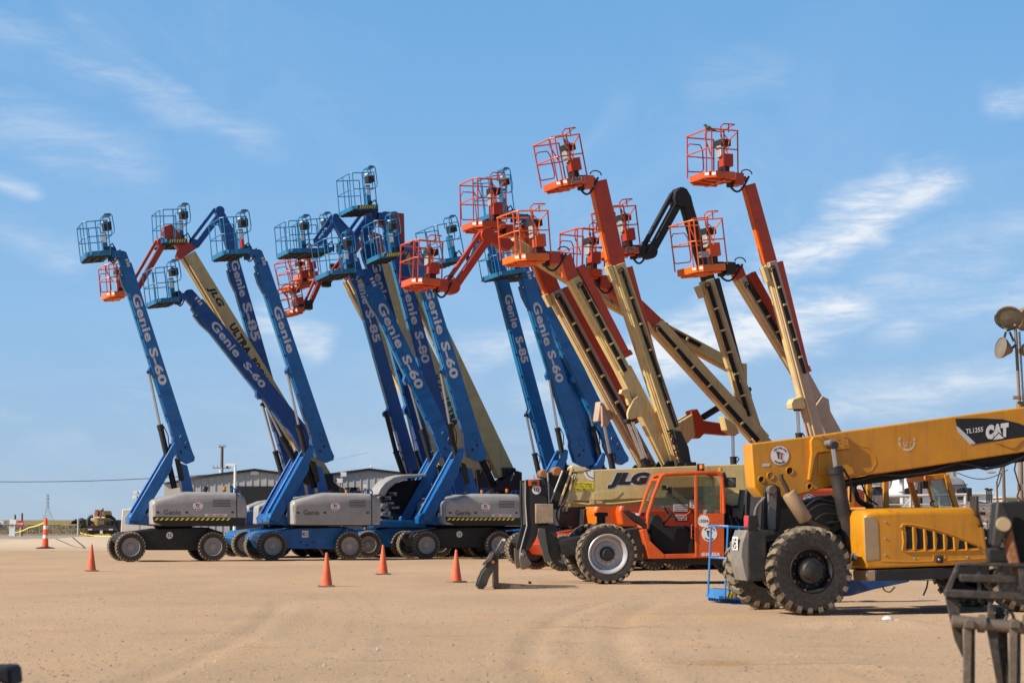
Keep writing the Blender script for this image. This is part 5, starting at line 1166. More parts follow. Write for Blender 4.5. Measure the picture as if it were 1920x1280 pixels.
    mb = MB(); mb.box(fr.L(1380, 960, -.85), (.16, .1, .2), DIRTYB); mb.path([fr.L(1366, 955, -.8), fr.L(1372, 985, -.9), fr.L(1368, 1015, -.8)], .03, HOSE); mb.path([fr.L(1376, 965, -.8), fr.L(1386, 985, -.9), fr.L(1380, 1015, -.8)], .025, HOSE); mb.build('hose', t)
jlg_tele()

# ------------------------------------------------------------------ yellow telehandler
def cat_tele():
    fr = ground_frame(1521, 29.6, R(12), 0, -1.2); z = Z8
    t = thing('telehandler', 'yellow telehandler with a raised boom, its rear wheels towards the orange cab', 'telehandler', fr)
    for x in (0, 3.5):
        for y, f in ((-1.0, False), (.88, True)): wheel(t, (x, y, .655), .655, 'big', f)
    mb = MB()
    for x in (0, 3.5): mb.tube((x, -.8, .66), (x, .8, .66), .14, DIRTYB, 12); mb.box((x, 0, .66), (.45, .5, .42), DIRTYB)
    mb.build('axle', t)
    part(t, fr, 'frame', [(180, 800), (620, 760), (760, 860), (1400, 880), (1500, 900), (1500, 985), (760, 1000), (600, 900), (240, 900)], -.42, .42, BLACK, ref=-.4, zf=z)
    YB = -.30
    b = part(t, fr, 'boom', [(140, 265), (470, 225), (640, 200), (1629, 66), (2900, -106), (2900, 134), (1629, 312), (880, 425), (740, 442), (650, 466), (560, 500), (460, 530), (400, 545), (215, 572), (158, 505)], YB, .12, CATY, zf=z, bevel=.02)
    part(b, fr, 'cylinder_saddle', [(455, 465), (470, 320), (466, 250), (480, 228), (640, 203), (668, 222), (680, 292), (505, 316), (488, 345), (470, 465)], YB - .07, YB + .01, CATY, zf=z, bevel=.012)
    part(b, fr, 'recess_plate', [(505, 320), (676, 296), (704, 432), (652, 446), (506, 436)], YB - .02, YB + .01, CATY, zf=z, bevel=.008)
    part(b, fr, 'boom_lip', [(1478, 262), (1500, 252), (2900, 52), (2900, 74), (1629, 246), (1580, 290), (1560, 292)], YB - .012, YB + .01, CATY, zf=z, bevel=.005)
    rs = MB(); random.seed(3)
    for i in range(46):
        x, y = random.uniform(480, 670), random.uniform(225, 300); y = max(y, 232 - (x - 480) * .13); p = fr.L(*z(x, y), YB - .073); r = random.uniform(.006, .022)
        k = random.random() * 6; rs.add([p + Vector((r * random.uniform(.5, 1.3) * math.cos(k + a * 1.05), 0, r * random.uniform(.4, .9) * math.sin(k + a * 1.05))) for a in range(6)], [list(range(6))], RUST)
    flat_mesh(rs, 'rust_patch', b)
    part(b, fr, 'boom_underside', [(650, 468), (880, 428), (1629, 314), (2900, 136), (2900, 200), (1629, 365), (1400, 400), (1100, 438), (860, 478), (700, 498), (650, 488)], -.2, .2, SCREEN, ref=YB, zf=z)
    pipe(b, fr, 'hose', [(655, 478), (740, 462), (840, 436), (960, 442), (1100, 425), (1265, 372), (1340, 385), (1420, 404), (1520, 385), (1629, 335), (1800, 320)], YB + .03, .022, HOSE, zf=z)
    pipe(b, fr, 'weld_seam', [(700, 270), (780, 290), (815, 330), (822, 370), (800, 410), (740, 436)], YB - .002, .004, CATY, 5, zf=z)
    for x, y, r, m in ((350, 413, 6.6, SCREEN), (245, 440, 6.3, mat('dull_ochre', (.30, .16, .05), .7)), (195, 460, 5.8, SCREEN), (458, 498, 4.8, SCREEN)):
        mb = MB(); c = fr.L(*z(x, y), YB); rr = r / 127; mb.lathe([(rr * 1.12, 0), (rr * 1.04, -.012), (rr * .94, -.002), (.001, -.002)], c, (0, 1, 0), CATY, 20, caps=False)
        disc(mb, fr, *z(x, y), r * .94, YB - .004, m); mb.build('bore_hole', b, merge=False)
    logo(b, fr, *z(297, 330), 18, YB - .004)
    gh = MB(); c = fr.L(*z(990, 255), YB - .003); PL = mat('faded_sticker_residue', (.72, .55, .36), .6, var=.3)
    for i in range(30):
        a = R(150 + i * 8); 
        if random.random() < .8: gh.add([c + Vector((r * math.cos(a + d), 0, r * math.sin(a + d))) for r, d in ((.11, 0), (.145, 0), (.145, .13), (.11, .13))], [[0, 1, 2, 3]], PL)
    for i in range(16):
        p = c + Vector((random.uniform(-.06, .06), 0, random.uniform(-.08, .04))); gh.add([p + Vector((.014 * random.uniform(.5, 1.4) * math.cos(a), 0, .014 * random.uniform(.5, 1.5) * math.sin(a))) for a in (0, 1.2, 2.4, 3.6, 4.9)], [[0, 1, 2, 3, 4]], PL)
    flat_mesh(gh, 'sticker_residue', b)
    dk = MB(); P = [z(*p) for p in ((1255, 130), (1380, 127), (1510, 133), (1600, 155), (1680, 185), (1760, 215), (1600, 233), (1365, 268), (1345, 262), (1300, 210), (1262, 172))]
    dk.add([fr.L(*p, YB - .004) for p in P], [list(range(len(P)))], INK)
    P = [z(*p) for p in ((1258, 168), (1272, 176), (1366, 264), (1334, 270), (1266, 200))]; dk.add([fr.L(*p, YB - .007) for p in P], [list(range(len(P)))], LETTER)
    sl = -.131
    for s, x0, y0, x1, y1, bo in (('TL1255', 1312, 186, 1406, 212, .02), ('CAT', 1420, 166, 1545, 245, .10)):
        o = fr.L(*z(x0, y1), YB - .01); ux = fr.L(*z(x1, y1 + sl * (x1 - x0)), YB - .01) - o; uy = fr.L(*z(x0, y0), YB - .01) - o; text_into(dk, s, o, ux, uy, WHITE, bo)
    P = [z(*p) for p in ((1452, 246), (1492, 202), (1528, 236))]; dk.add([fr.L(*p, YB - .013) for p in P], [[0, 1, 2]], INK)
    P = [z(*p) for p in ((1460, 245), (1492, 210), (1520, 237))]; dk.add([fr.L(*p, YB - .016) for p in P], [[0, 1, 2]], WHITE)
    flat_mesh(dk, 'lettering', b)
    pl = MB(); P = [z(*p) for p in ((200, 376), (243, 371), (243, 388), (202, 392))]; pl.add([fr.L(*p, YB - .004) for p in P], [[0, 1, 2, 3]], LETTER); flat_mesh(pl, 'maker_plate', b)
    # mast and pivot
    fm = part(t, fr, 'mast', [(215, 500), (240, 484), (270, 488), (420, 590), (600, 545), (660, 620), (700, 800), (240, 800), (205, 745)], -.26, .26, BLACK, ref=-.4, zf=z)
    ml = MB()
    for yy in (-.46, .38):
        ppoly(ml, fr, [z(*p) for p in ((210, 540), (216, 500), (238, 484), (272, 488), (300, 505), (308, 560), (296, 742), (208, 742))], yy, yy + .06, BLACK, ref=-.46)
    ml.build('mast_plate', t, bevel=.015)
    pin = part(fm, fr, 'link_arm', [(232, 520), (246, 498), (268, 496), (282, 512), (284, 540), (276, 735), (236, 735)], -.52, -.47, mat('grey_link_steel', (.16, .15, .145), .4, metal=.3, dust=.25), zf=z, bevel=.012)
    mb = MB(); a = fr.L(*z(258, 518), -.58); mb.lathe([(.03, -.01), (.06, -.01), (.075, .01), (.075, .1)], a, (0, 1, 0), WORN, 20); mb.build('pin', pin)
    # counterweight
    cw = part(t, fr, 'counterweight', [(118, 736), (275, 735), (282, 768), (228, 772), (226, 1010), (122, 1016)], -1.0, -.42, DIRTYB, ref=-1.0, zf=z, bevel=.03)
    part(cw, fr, 'rear_bumper', [(215, 790), (240, 790), (240, 980), (215, 980)], -.42, .3, BLACK, ref=-1.0, zf=z)
    xa = fr.L(*z(118, 736), -1.0); xe = fr.L(*z(119, 1014), -1.0); ep = MB(); SG = mat('scuffed_grey_plate', (.20, .18, .155), .6, dust=.6, var=.3, vscale=6)
    prof = [(xa.x - .0, xa.z), (xa.x - .07, xa.z - .2), (xa.x - .09, (xa.z + xe.z) / 2), (xa.x - .05, xe.z + .15), (xa.x, xe.z)]
    ep.prism(prof + [(xa.x + .05, xe.z + .01), (xa.x + .05, xa.z - .01)], -.985, -.44, SG); ep.build('end_plate', cw, bevel=.008)
    mb = MB(); x_ = xa.x - .10; z0, z1 = fr.L(*z(100, 846), -.8).z, fr.L(*z(100, 772), -.8).z
    mb.add([(x_, -.86, z0), (x_, -.62, z0), (x_, -.62, z1), (x_, -.86, z1)], [[0, 1, 2, 3]], WHITE)
    text_into(mb, 'CAT', (x_ - .006, -.66, z0 + .02), (0, 0, z1 - z0 - .04), (0, -.15, 0), INK, .05); flat_mesh(mb, 'lettering', cw)
    mb = MB(); c = fr.L(*z(90, 898), -.7); mb.path([c + Vector((.055 * math.cos(a * .5), 0, .055 * math.sin(a * .5))) for a in range(13)], .022, WORN, 6, True); mb.build('tow_eye', cw)
    mb = MB()
    for i in range(5):
        c = fr.L(*z(212 + i * 7, 660), -.6 + i * .04); mb.path([c + Vector((-(.15 + i * .012) * math.cos(R(a)), 0, (.23 + .02 * i) * math.sin(R(a)))) for a in range(-75, 80, 15)], .016, mat('grey_hose_sleeve', (.2, .18, .16), .5, dust=.3), 6)
    mb.build('hose_bundle', t, merge=False)
    mb = MB(); mb.box(fr.L(*z(140, 700), -.9), (.16, .2, .24), BLACK); mb.box(fr.L(*z(118, 690), -.9), (.05, .18, .18), RED); mb.build('tail_lamp', t, bevel=.02)
    # exhaust
    a, c = fr.L(*z(345, 535), -.72), fr.L(*z(440, 685), -.72); d = (c - a)
    mb = MB(); mb.lathe([(.05, -.01), (.10, 0), (.112, .02), (.112, d.length - .02), (.10, d.length), (.04, d.length + .02)], a, d, MUFF, 24); mf = mb.build('muffler', t)
    pipe(mf, fr, 'tail_pipe', [(342, 530), (330, 500), (318, 478), (306, 455), (303, 432)], -.72, .034, mat('dark_exhaust_pipe', (.09, .065, .05), .6, metal=.4), 10, zf=z)
    mb = MB(); mb.tube(c, fr.L(*z(560, 740), -.6), .045, WORN, 10); mb.build('exhaust_pipe', mf)
    # engine bay clutter behind
    random.seed(11)
    for i, pts in enumerate(([(440, 610), (500, 570), (560, 580), (620, 600), (700, 640)], [(450, 640), (520, 600), (600, 610), (680, 650), (740, 700)], [(470, 700), (540, 650), (620, 660), (720, 700)], [(520, 760), (560, 700), (640, 700), (760, 740)])):
        hose_loop(t, fr, [z(*p) for p in pts], .024, -.35 - .05 * i)
    part(t, fr, 'valve_block', [(560, 690), (640, 680), (700, 700), (740, 760), (740, 860), (560, 860)], -.30, .3, SCREEN, ref=-.35, zf=z)
    part(t, fr, 'bracket', [(640, 640), (735, 625), (740, 665), (650, 690)], -.6, -.3, BLACK, zf=z)
    pipe(t, fr, 'hand_hold', [(690, 470), (705, 520), (722, 570), (745, 590), (800, 612)], .35, .045, BLACK, 10, zf=z)
    pipe(t, fr, 'cable', [(745, 490), (775, 560), (830, 600)], .3, .014, HOSE, 6, zf=z)
    a, m_, c = z(583, 275), z(600, 400), z(690, 860); cylinder(t, fr, a, m_, c, .04, .105, y=-.55, mc=DIRTYB)
    mb = MB(); a = fr.L(*z(577, 262), -.55); mb.tube(a + Vector((0, -.06, 0)), a + Vector((0, .2, 0)), .05, STEEL, 12); mb.build('rod_pin', t)
    mb = MB(); mb.box(fr.L(*z(712, 882), -.75), (.12, .25, .12), WORN); mb.tube(fr.L(*z(712, 882), -.9), fr.L(*z(712, 882), -.7), .045, STEEL, 10); mb.build('cylinder_foot', t, bevel=.01)
    # hood
    HY = -1.15
    hd = MB(); prof = [(760, 948), (752, 900), (748, 668), (762, 632), (790, 622), (1000, 615), (1380, 611), (1400, 630), (1415, 670), (1447, 900), (1442, 912), (1240, 930)]
    n = len(prof); P = [fr.XZ(*z(*p), HY) for p in prof]; ctr = fr.XZ(*z(1080, 780), HY); rings = []
    for y, sh in ((-.40, 0), (HY + .22, 0), (HY + .09, .03), (HY, .115)):
        rg = []
        for (x, zz_) in P:
            up = max(0, (zz_ - ctr[1])) ; rg.append((x + (ctr[0] - x) * sh * .25, y, zz_ - up * sh * 1.3))
        rings.append(rg)
    vs = [v for rg in rings for v in rg]; fs = [list(range(n)), [3 * n + i for i in range(n)]]
    for j in range(3):
        for i in range(n): fs.append([j * n + i, j * n + (i + 1) % n, (j + 1) * n + (i + 1) % n, (j + 1) * n + i])
    hd.add(vs, fs, CATY); hood = hd.build('hood', t, bevel=.035, seg=4)
    part(hood, fr, 'side_screen', [(757, 668), (812, 660), (832, 690), (842, 895), (766, 905)], HY - .006, HY + .01, mat('dusty_screen_mesh', (.40, .27, .15), .8, dust=.5, vscale=5), zf=z, bevel=.004)
    gx = [(982, 1016, 712, 720), (1040, 1076, 722, 733), (1096, 1130, 734, 746), (1150, 1184, 748, 760), (1206, 1238, 762, 777), (1268, 1304, 786, 800)]
    for x0, x1, ya, yb in gx:
        part(hood, fr, 'grille_slot', [(x0, ya), (x1, yb), (x1 + 6, 790), (x1 + 4, 838), (x0 + 4, 842), (x0 + 8, 790)], HY - .003, HY + .01, SCREEN, zf=z, bevel=0)
    part(hood, fr, 'grille_slot', [(1314, 804), (1374, 826), (1374, 833), (1316, 836)], HY - .003, HY + .01, SCREEN, zf=z, bevel=0)
    rim = MB(); rim.path([fr.L(*z(x, y), HY - .002) for x, y in ((958, 722), (968, 706), (1010, 706), (1130, 728), (1250, 766), (1370, 812), (1388, 826), (1384, 842), (1350, 846), (1100, 852), (990, 856), (966, 846), (972, 800), (966, 750))], .016, CATY, 8, True)
    for x0, x1, ya, yb in gx:
        rim.tube(fr.L(*z(x1 + 8, yb - 2), HY - .004), fr.L(*z(x1 + 13, 845), HY - .004), .018, CATY, 8)
    rim.build('grille_frame', hood, merge=False)
    pipe(hood, fr, 'body_crease', [(850, 905), (1000, 908), (1132, 905), (1134, 872), (1196, 868), (1200, 902), (1440, 888)], HY + .004, .012, CATY, 6, zf=z)
    mb = MB(); mb.box(fr.L(*z(1169, 897), HY - .01), (.11, .03, .10), BLACK); mb.box(fr.L(*z(1167, 897), HY - .03), (.04, .02, .04), STEEL); mb.build('latch', hood, bevel=.01)
    for x in (900, 1010, 1250, 1400): mb = MB(); mb.box(fr.L(*z(x, 640 + (x - 900) * .012), HY + .075), (.10, .05, .05), DIRTYB); mb.build('hinge', hood, bevel=.005)
    for x, y in ((1030, 888), (1318, 882), (870, 690), (870, 780), (870, 870), (1420, 780), (1425, 850)): mb = MB(); mb.tube(fr.L(*z(x, y), HY - .008), fr.L(*z(x, y), HY + .01), .016, STEEL, 8); mb.build('bolt', hood)
    part(t, fr, 'side_rail', [(765, 958), (820, 954), (820, 1012), (772, 1016)], HY, -.4, mat('dusty_rail_paint', (.38, .26, .15), .7, dust=.5), zf=z)
    part(t, fr, 'side_rail', [(821, 954), (1240, 940), (1442, 930), (1442, 985), (1240, 1000), (1050, 1008), (821, 1012)], HY, -.4, BLACK, zf=z)
    mb = MB(); mb.box(fr.L(*z(1358, 605), -1.1), (.05, .22, .30), DIRTYB); mb.path([fr.L(*z(1365, 610), -1.1), fr.L(*z(1380, 660), -1.18), fr.L(*z(1398, 712), -1.2)], .022, BLACK); mb.box(fr.L(*z(1393, 712), -1.2), (.07, .05, .05), BLACK); mb.build('mirror', t, bevel=.01)
    # cab on the far side
    cb = MB(); C0, C1 = .36, 1.12
    for yy in (C0, C1):
        for x0, y0, x1, y1, r in ((872, 440, 876, 620, .05), (782, 460, 786, 620, .05), (1105, 445, 1160, 625, .055), (1200, 430, 1262, 625, .055)):
            if yy == C1 or x0 != 1105: cb.box((fr.L(*z((x0 + x1) / 2, (y0 + y1) / 2), C0)) + Vector((0, yy - C0, 0)), (.09, .07, abs(fr.L(*z(x0, y0), C0).z - fr.L(*z(x1, y1), C0).z)), CATY, Matrix.Rotation(math.atan2((x1 - x0), (y1 - y0)) * -1 * -1 * -1, 3, 'Y') if abs(x1 - x0) > 20 else None)
    ppoly(cb, fr, [z(*p) for p in ((1088, 440), (1195, 428), (1206, 452), (1098, 474))], C0 - .02, C1, CATY, ref=C0)
    ppoly(cb, fr, [z(*p) for p in ((760, 400), (1195, 398), (1206, 432), (770, 450))], C0, C1, CATY, ref=C0)
    cab = cb.build('cab', t, bevel=.01)
    part(cab, fr, 'body', [(770, 612), (1240, 612), (1300, 700), (1280, 900), (770, 900)], C0, C1, CATY, ref=C0, zf=z)
    gl = MB(); ppoly(gl, fr, [z(*p) for p in ((1118, 474), (1196, 452), (1240, 606), (1150, 606))], C0 + .04, C0 + .05, PGLASS, ref=C0); gl.build('windscreen', cab)
    lm = MB(); lm.box(fr.L(*z(1108, 452), C0 - .05), (.12, .1, .07), AMB); lm.box(fr.L(*z(1090, 490), C0 - .05), (.07, .1, .12), BLACK); lm.build('work_lamp', cab, bevel=.01)
    pipe(cab, fr, 'hand_hold', [(1125, 607), (1118, 590), (1126, 578), (1140, 580)], C0 - .1, .014, BLACK, 6, zf=z)
    hose_loop(t, fr, [z(858, 1045), z(872, 1068), z(900, 1072), z(925, 1045)], .010, -.6); hose_loop(t, fr, [z(1105, 1010), z(1098, 1050), z(1080, 1092)], .013, -.6)
cat_tele()

# ------------------------------------------------------------------ blue work platform on the ground between the telehandlers
def low_platform():
    fr = ground_frame(1395, 33.8, R(10), 0, 0); t = thing('boom_lift', 'bright blue work platform lowered to the ground between the two telehandlers', 'boom lift', fr)
    b, C, Lx, Hm = basket(t, fr, (1348, 1122), (1424, 1126), 131, .8, 'genie', y0=-.3, mats=(LBLUE, DBLUE), flags=('sparse',))
    st = MB()
    for x0, x1, m in ((.02, .24, YEL), (.27, .36, WHITE), (.40, .44, YEL), (.45, .66, WHITE)):
        st.add([C(x0 * Lx + .12, -.016, .025), C(x1 * Lx + .12, -.016, .025), C(x1 * Lx + .12, -.016, .13), C(x0 * Lx + .12, -.016, .13)], [[0, 1, 2, 3]], m)
    for i in range(4): x = .03 * Lx + .12 + i * .055; st.add([C(x, -.02, .025), C(x + .02, -.02, .025), C(x + .045, -.02, .13), C(x + .025, -.02, .13)], [[0, 1, 2, 3]], INK)
    flat_mesh(st, 'hazard_tape', b)
    mb = MB(); ppoly(mb, fr, [(1400, 1120), (1440, 1110), (1597, 1085), (1706, 1074), (1706, 1090), (1640, 1104), (1597, 1116), (1440, 1134), (1402, 1134)], .1, .4, mat('blue_jib_paint', (.01, .07, .24), .4, dust=.15)); mb.build('jib', t, bevel=.02)
    mb = MB(); mb.box(fr.L(1390, 1132, -.2), (.5, .7, .04), DBLUE); mb.build('skid', t)
low_platform()

# ------------------------------------------------------------------ fork frame of the nearest machine, out of focus
def fork_frame():
    D = 13.4; fr = ground_frame(1860, D, R(-6), 0, 0); z = ZF
    t = thing('fork_carriage', 'worn black fork carriage standing in the near right corner', 'fork carriage', fr)
    FK = mat('scraped_dark_steel', (.042, .034, .028), .5, metal=.2, dust=.28, bump=.2, vscale=12)
    fm = MB()
    for pts in ([(190, 518), (640, 524), (640, 548), (192, 540)], [(204, 592), (560, 602), (560, 650), (212, 640)], [(108, 688), (640, 712), (640, 762), (110, 736)]):
        ppoly(fm, fr, [z(*p) for p in pts], -.06, .05, FK, ref=-.06)
    f = fm.build('frame', t, bevel=.008)
    sp = MB()
    for pts, y0 in (([(108, 690), (180, 530), (205, 530), (130, 740)], -.05), ([(314, 530), (336, 530), (340, 770), (322, 770)], -.03), ([(450, 540), (476, 540), (476, 780), (455, 780)], -.03), ([(570, 548), (640, 548), (640, 700), (600, 710)], -.05)):
        ppoly(sp, fr, [z(*p) for p in pts], y0, y0 + .03, FK, ref=-.05)
    sp.build('upright', f, bevel=.004)
    sd = MB(); ppoly(sd, fr, [z(*p) for p in ((110, 740), (192, 740), (205, 860), (218, 900), (222, 1120), (170, 1010), (140, 880))], .02, .05, FK); sd.build('side_plate', t, bevel=.004)
    sd = MB(); ppoly(sd, fr, [z(*p) for p in ((384, 750), (408, 750), (430, 900), (480, 1300), (440, 1300), (372, 930))], -.04, .0, FK); sd.build('side_plate', t, bevel=.004)
    rd = MB(); rd.tube(fr.L(*z(150, 886), -.02), fr.L(*z(700, 940), -.02), .042, mat('bare_shaft_steel', (.22, .17, .13), .5, metal=.5, dust=.4), 16); rd.build('fork_shaft', t)
    for x in (265, 555):
        mb = MB(); ppoly(mb, fr, [z(*p) for p in ((x - 38, 930), (x - 30, 890), (x - 8, 876), (x + 20, 880), (x + 30, 900), (x + 26, 935))], -.09, .04, WORN, ref=-.09)
        ppoly(mb, fr, [z(*p) for p in ((x - 36, 930), (x + 14, 932), (x + 6, 1500), (x - 42, 1500))], -.07, -.03, WORN, ref=-.09)
        ppoly(mb, fr, [z(*p) for p in ((x + 14, 932), (x + 40, 932), (x + 38, 1500), (x + 6, 1500))], -.035, .12, FK, ref=-.09)
        mb.build('fork_tine', t, bevel=.004)
    for x in (318, 600):
        mb = MB(); mb.tube(fr.L(*z(x, 902), -.03), fr.L(*z(x + 42, 906), -.03), .06, WORN, 16); mb.build('collar', t)
    mb = MB(); ppoly(mb, fr, [z(*p) for p in ((425, 800), (460, 800), (500, 860), (512, 1300), (470, 1300))], .06, .09, FK); mb.build('rear_plate', t)
    hose_loop(t, fr, [z(425, 900), z(428, 850), z(450, 830), z(470, 870), z(470, 905)], .010, 0); hose_loop(t, fr, [z(480, 890), z(500, 850), z(495, 820), z(530, 840), z(548, 890)], .012, -.02)
    # quick-coupler of the same machine
    h = part(t, fr, 'coupler', [(432, 136), (606, 128), (760, 130), (760, 700), (600, 700), (560, 440), (470, 300), (430, 410), (408, 400)], .12, .35, SCREEN, ref=.1, zf=z)
    cp = part(t, fr, 'coupler_plate', [(434, 136), (476, 134), (520, 240), (520, 280), (452, 428), (412, 418), (408, 398)], .0, .06, DIRTYB, ref=0, zf=z)
    mb = MB(); a = fr.L(*z(480, 278), -.03); mb.lathe([(.045, 0), (.05, .02), (.05, .06)], a, (0, 1, 0), mat('worn_brass_pin', (.5, .36, .2), .5, metal=.3), 16); mb.build('pin', cp)
    part(t, fr, 'brace', [(482, 390), (528, 288), (560, 420), (585, 520), (552, 620), (500, 480)], .03, .08, RUST, ref=.03, zf=z)
    part(t, fr, 'cross_bar', [(380, 430), (600, 420), (600, 520), (395, 520)], .15, .3, BLACK, ref=.1, zf=z)
fork_frame()
def near_post():
    fr = ground_frame(5, 11.0, R(4)); mb = MB(); ppoly(mb, fr, [(-60, 1253), (14, 1251), (20, 1259), (23, 1290)], -.1, .25, mat('navy_black_plastic', (.006, .006, .010), .8)); a = fr.XZ(-60, 1290); b = fr.XZ(20, 1290)
    mb.prism([(a[0], 0.0), (b[0], 0.0), (b[0], b[1]), (a[0], a[1])], -.08, .23, mat('navy_black_plastic', (.012, .013, .022)))
    o = mb.build('equipment_case', bevel=.02); tag(o, 'dark blurred case corner at the bottom left edge', 'case', loc=fr.o, rz=fr.yaw)
near_post()

# ------------------------------------------------------------------ loose forks, cones
def loose_forks():
    fr = ground_frame(940, 41.2, R(3)); t = thing('pallet_forks', 'rusty pallet fork set lying loose on the gravel beside the last cone', 'pallet forks', fr)
    z = Z6
    for i, y in enumerate((-.22, .45)):
        mb = MB(); ppoly(mb, fr, [z(*p) for p in ((208, 930), (250, 930), (252, 1160), (500, 1176), (940, 1184), (935, 1188), (480, 1200), (210, 1204))], y, y + .12, WORN if i else mat('brown_fork_steel', (.13, .095, .07), .6, dust=.5), ref=-.22); mb.build('fork', t, bevel=.006)
    part(t, fr, 'frame', [(66, 1185), (80, 1130), (110, 1060), (150, 1010), (160, 960), (190, 905), (225, 880), (262, 880), (262, 930), (215, 1010), (205, 1050), (170, 1110), (150, 1170), (120, 1206), (76, 1204)], -.35, -.23, DIRTYB, zf=z)
    part(t, fr, 'frame', [(66, 1185), (80, 1130), (110, 1060), (150, 1010), (160, 960), (190, 905), (225, 880), (262, 880), (262, 930), (215, 1010), (205, 1050), (170, 1110), (150, 1170), (120, 1206), (76, 1204)], .62, .72, DIRTYB, zf=z, ref=-.3)
    part(t, fr, 'hook', [(112, 985), (145, 955), (200, 895), (215, 905), (190, 960), (150, 985), (142, 975), (130, 1002), (116, 1004)], -.38, -.24, WORN, zf=z)
    mb = MB(); a = fr.L(*z(205, 975), -.42); mb.tube(a, a + Vector((0, 1.2, 0)), .035, RUST, 14); mb.build('shaft', t)
    part(t, fr, 'upright_arm', [(222, 880), (280, 775), (322, 785), (262, 900)], -.2, -.1, mat('grey_steel_arm', (.12, .11, .10)), zf=z)
    part(t, fr, 'label_plate', [(285, 772), (312, 776), (302, 798), (282, 790)], -.22, -.21, WHITE, zf=z, bevel=0, ref=-.2)
loose_forks()
def stone_block():
    fr = ground_frame(993, 42.5); mb = MB(); ppoly(mb, fr, [(990, 1089), (996, 1089.5), (997, 1094), (991, 1094)], -.05, .05, BLACK); o = mb.build('wheel_chock', bevel=.01); tag(o, 'tiny black block on the ground between the loose forks', 'block', loc=fr.o, rz=0)
stone_block()
def cone_mesh(h, wb, m=CONE, stripes_=False):
    mb = MB(); r0 = h * .175
    mb.lathe([(r0, .03), (r0 * .96, .06), (h * .035, h - .02), (h * .028, h), (h * .018, h), (h * .018, h - .03)], (0, 0, 0), (0, 0, 1), m, 28)
    return mb
def cone(px, d, h, lab, rz):
    x = (px - CX) / FPX * d; t = thing('traffic_cone', lab, 'traffic cone', Frame(x, d, rz), 'orange cones on the gravel')
    t.location.z = HGT(x, d)
    cone_mesh(h, h * .5).build('cone_body', t)
    b = MB(); w_ = h * .255; b.prism([(-w_, 0), (w_, 0), (w_ * .97, .03), (-w_ * .97, .03)], -w_, w_, mat('dusty_cone_base', (.22, .13, .09), .8, dust=.6)); b.build('base', t, bevel=.008)
cone(176, 55.0, .74, 'orange traffic cone in front of the lift numbered 52', .3)
cone(614.5, 42.3, .72, 'orange traffic cone nearest the camera, in front of the ML15 machine', .1)
cone(719.5, 51.6, .76, 'orange traffic cone in front of the gap between the ML15 machine and lift 53', .2)
cone(856, 45.2, .73, 'orange traffic cone in front of the lift numbered 53', .5)
def delineator():
    d = 98.0; x = (89.5 - CX) / FPX * d; t = thing('delineator_post', 'tall orange and white striped road delineator with yellow tape tied to it', 'delineator', Frame(x, d)); h = 1.42
    mb = MB(); prof = [(.17, .04), (.155, .3, CONE), (.15, .32)]
    seg = [(.05, .50, CONE), (.50, .66, WHITE), (.66, .95, CONE), (.95, 1.12, WHITE), (1.12, 1.42, CONE)]; rad = lambda z_: .16 - .075 * z_ / 1.42
    BR = mat('bright_cone_plastic', (.9, .12, .02), .5)
    for a, b, m in seg: mb.lathe([(rad(a), a), (rad(b), b)], (x * 0, 0, 0), (0, 0, 1), BR if m is CONE else m, 18)
    mb.lathe([(rad(1.42), 1.42), (.06, 1.44), (.06, 1.5), (.001, 1.52)], (0, 0, 0), (0, 0, 1), BR, 14); mb.build('post', t)
    b = MB(); b.lathe([(.48, 0), (.48, .03), (.2, .09), (.17, .09)], (0, 0, 0), (0, 0, 1), BLACK, 8); b.build('base', t)
delineator()
def wpt(px, py, d): fr = Frame(0, 0, 0); return fr.L(px, py, d)
def simple(name, mb, label, cat, group=None, bevel=0, merge=True):
    """one-mesh thing: origin moved to the middle of its foot"""
    xs = [v[0] for v in mb.v]; ys = [v[1] for v in mb.v]; zs = [v[2] for v in mb.v]; c = Vector(((min(xs) + max(xs)) / 2, (min(ys) + max(ys)) / 2, min(zs)))
    mb.v = [tuple(Vector(v) - c) for v in mb.v]; o = mb.build(name, None, bevel, merge=merge); o.location = c; return tag(o, label, cat, group)
TAPE = mat('yellow_barrier_tape', (.8, .62, .03), .5)
def tape(pts, label, w_=.03):
    mb = MB(); P = [wpt(*p) for p in pts]
    for i in range(len(P) - 1):
        for k in range(4):
            a = P[i].lerp(P[i + 1], k / 4); b = P[i].lerp(P[i + 1], (k + 1) / 4); L_ = (P[i + 1] - P[i]).length
            s0 = -.008 * L_ * .25 * math.sin(math.pi * k / 4); s1 = -.008 * L_ * .25 * math.sin(math.pi * (k + 1) / 4)
            mb.add([a + Vector((0, 0, s0 - w_)), b + Vector((0, 0, s1 - w_)), b + Vector((0, 0, s1 + w_)), a + Vector((0, 0, s0 + w_)), a + Vector((0, .01, s0 - w_)), b + Vector((0, .01, s1 - w_)), b + Vector((0, .01, s1 + w_)), a + Vector((0, .01, s0 + w_))], [[0, 1, 2, 3], [7, 6, 5, 4], [3, 2, 6, 7], [0, 4, 5, 1]], m=TAPE)
    simple('barrier_tape', mb, label, 'barrier tape')
tape([(28, 998, 150), (55, 988, 125), (89, 976, 98.2)], 'yellow barrier tape running from the delineator down to the left')
tape([(91, 977, 98.3), (105, 981, 118), (147, 983, 160)], 'yellow barrier tape running from the delineator to the gate post')
tape([(150, 998, 150), (172, 1003, 135), (196, 1004.5, 125), (216, 1004.5, 118)], 'yellow barrier tape in front of the winch truck')

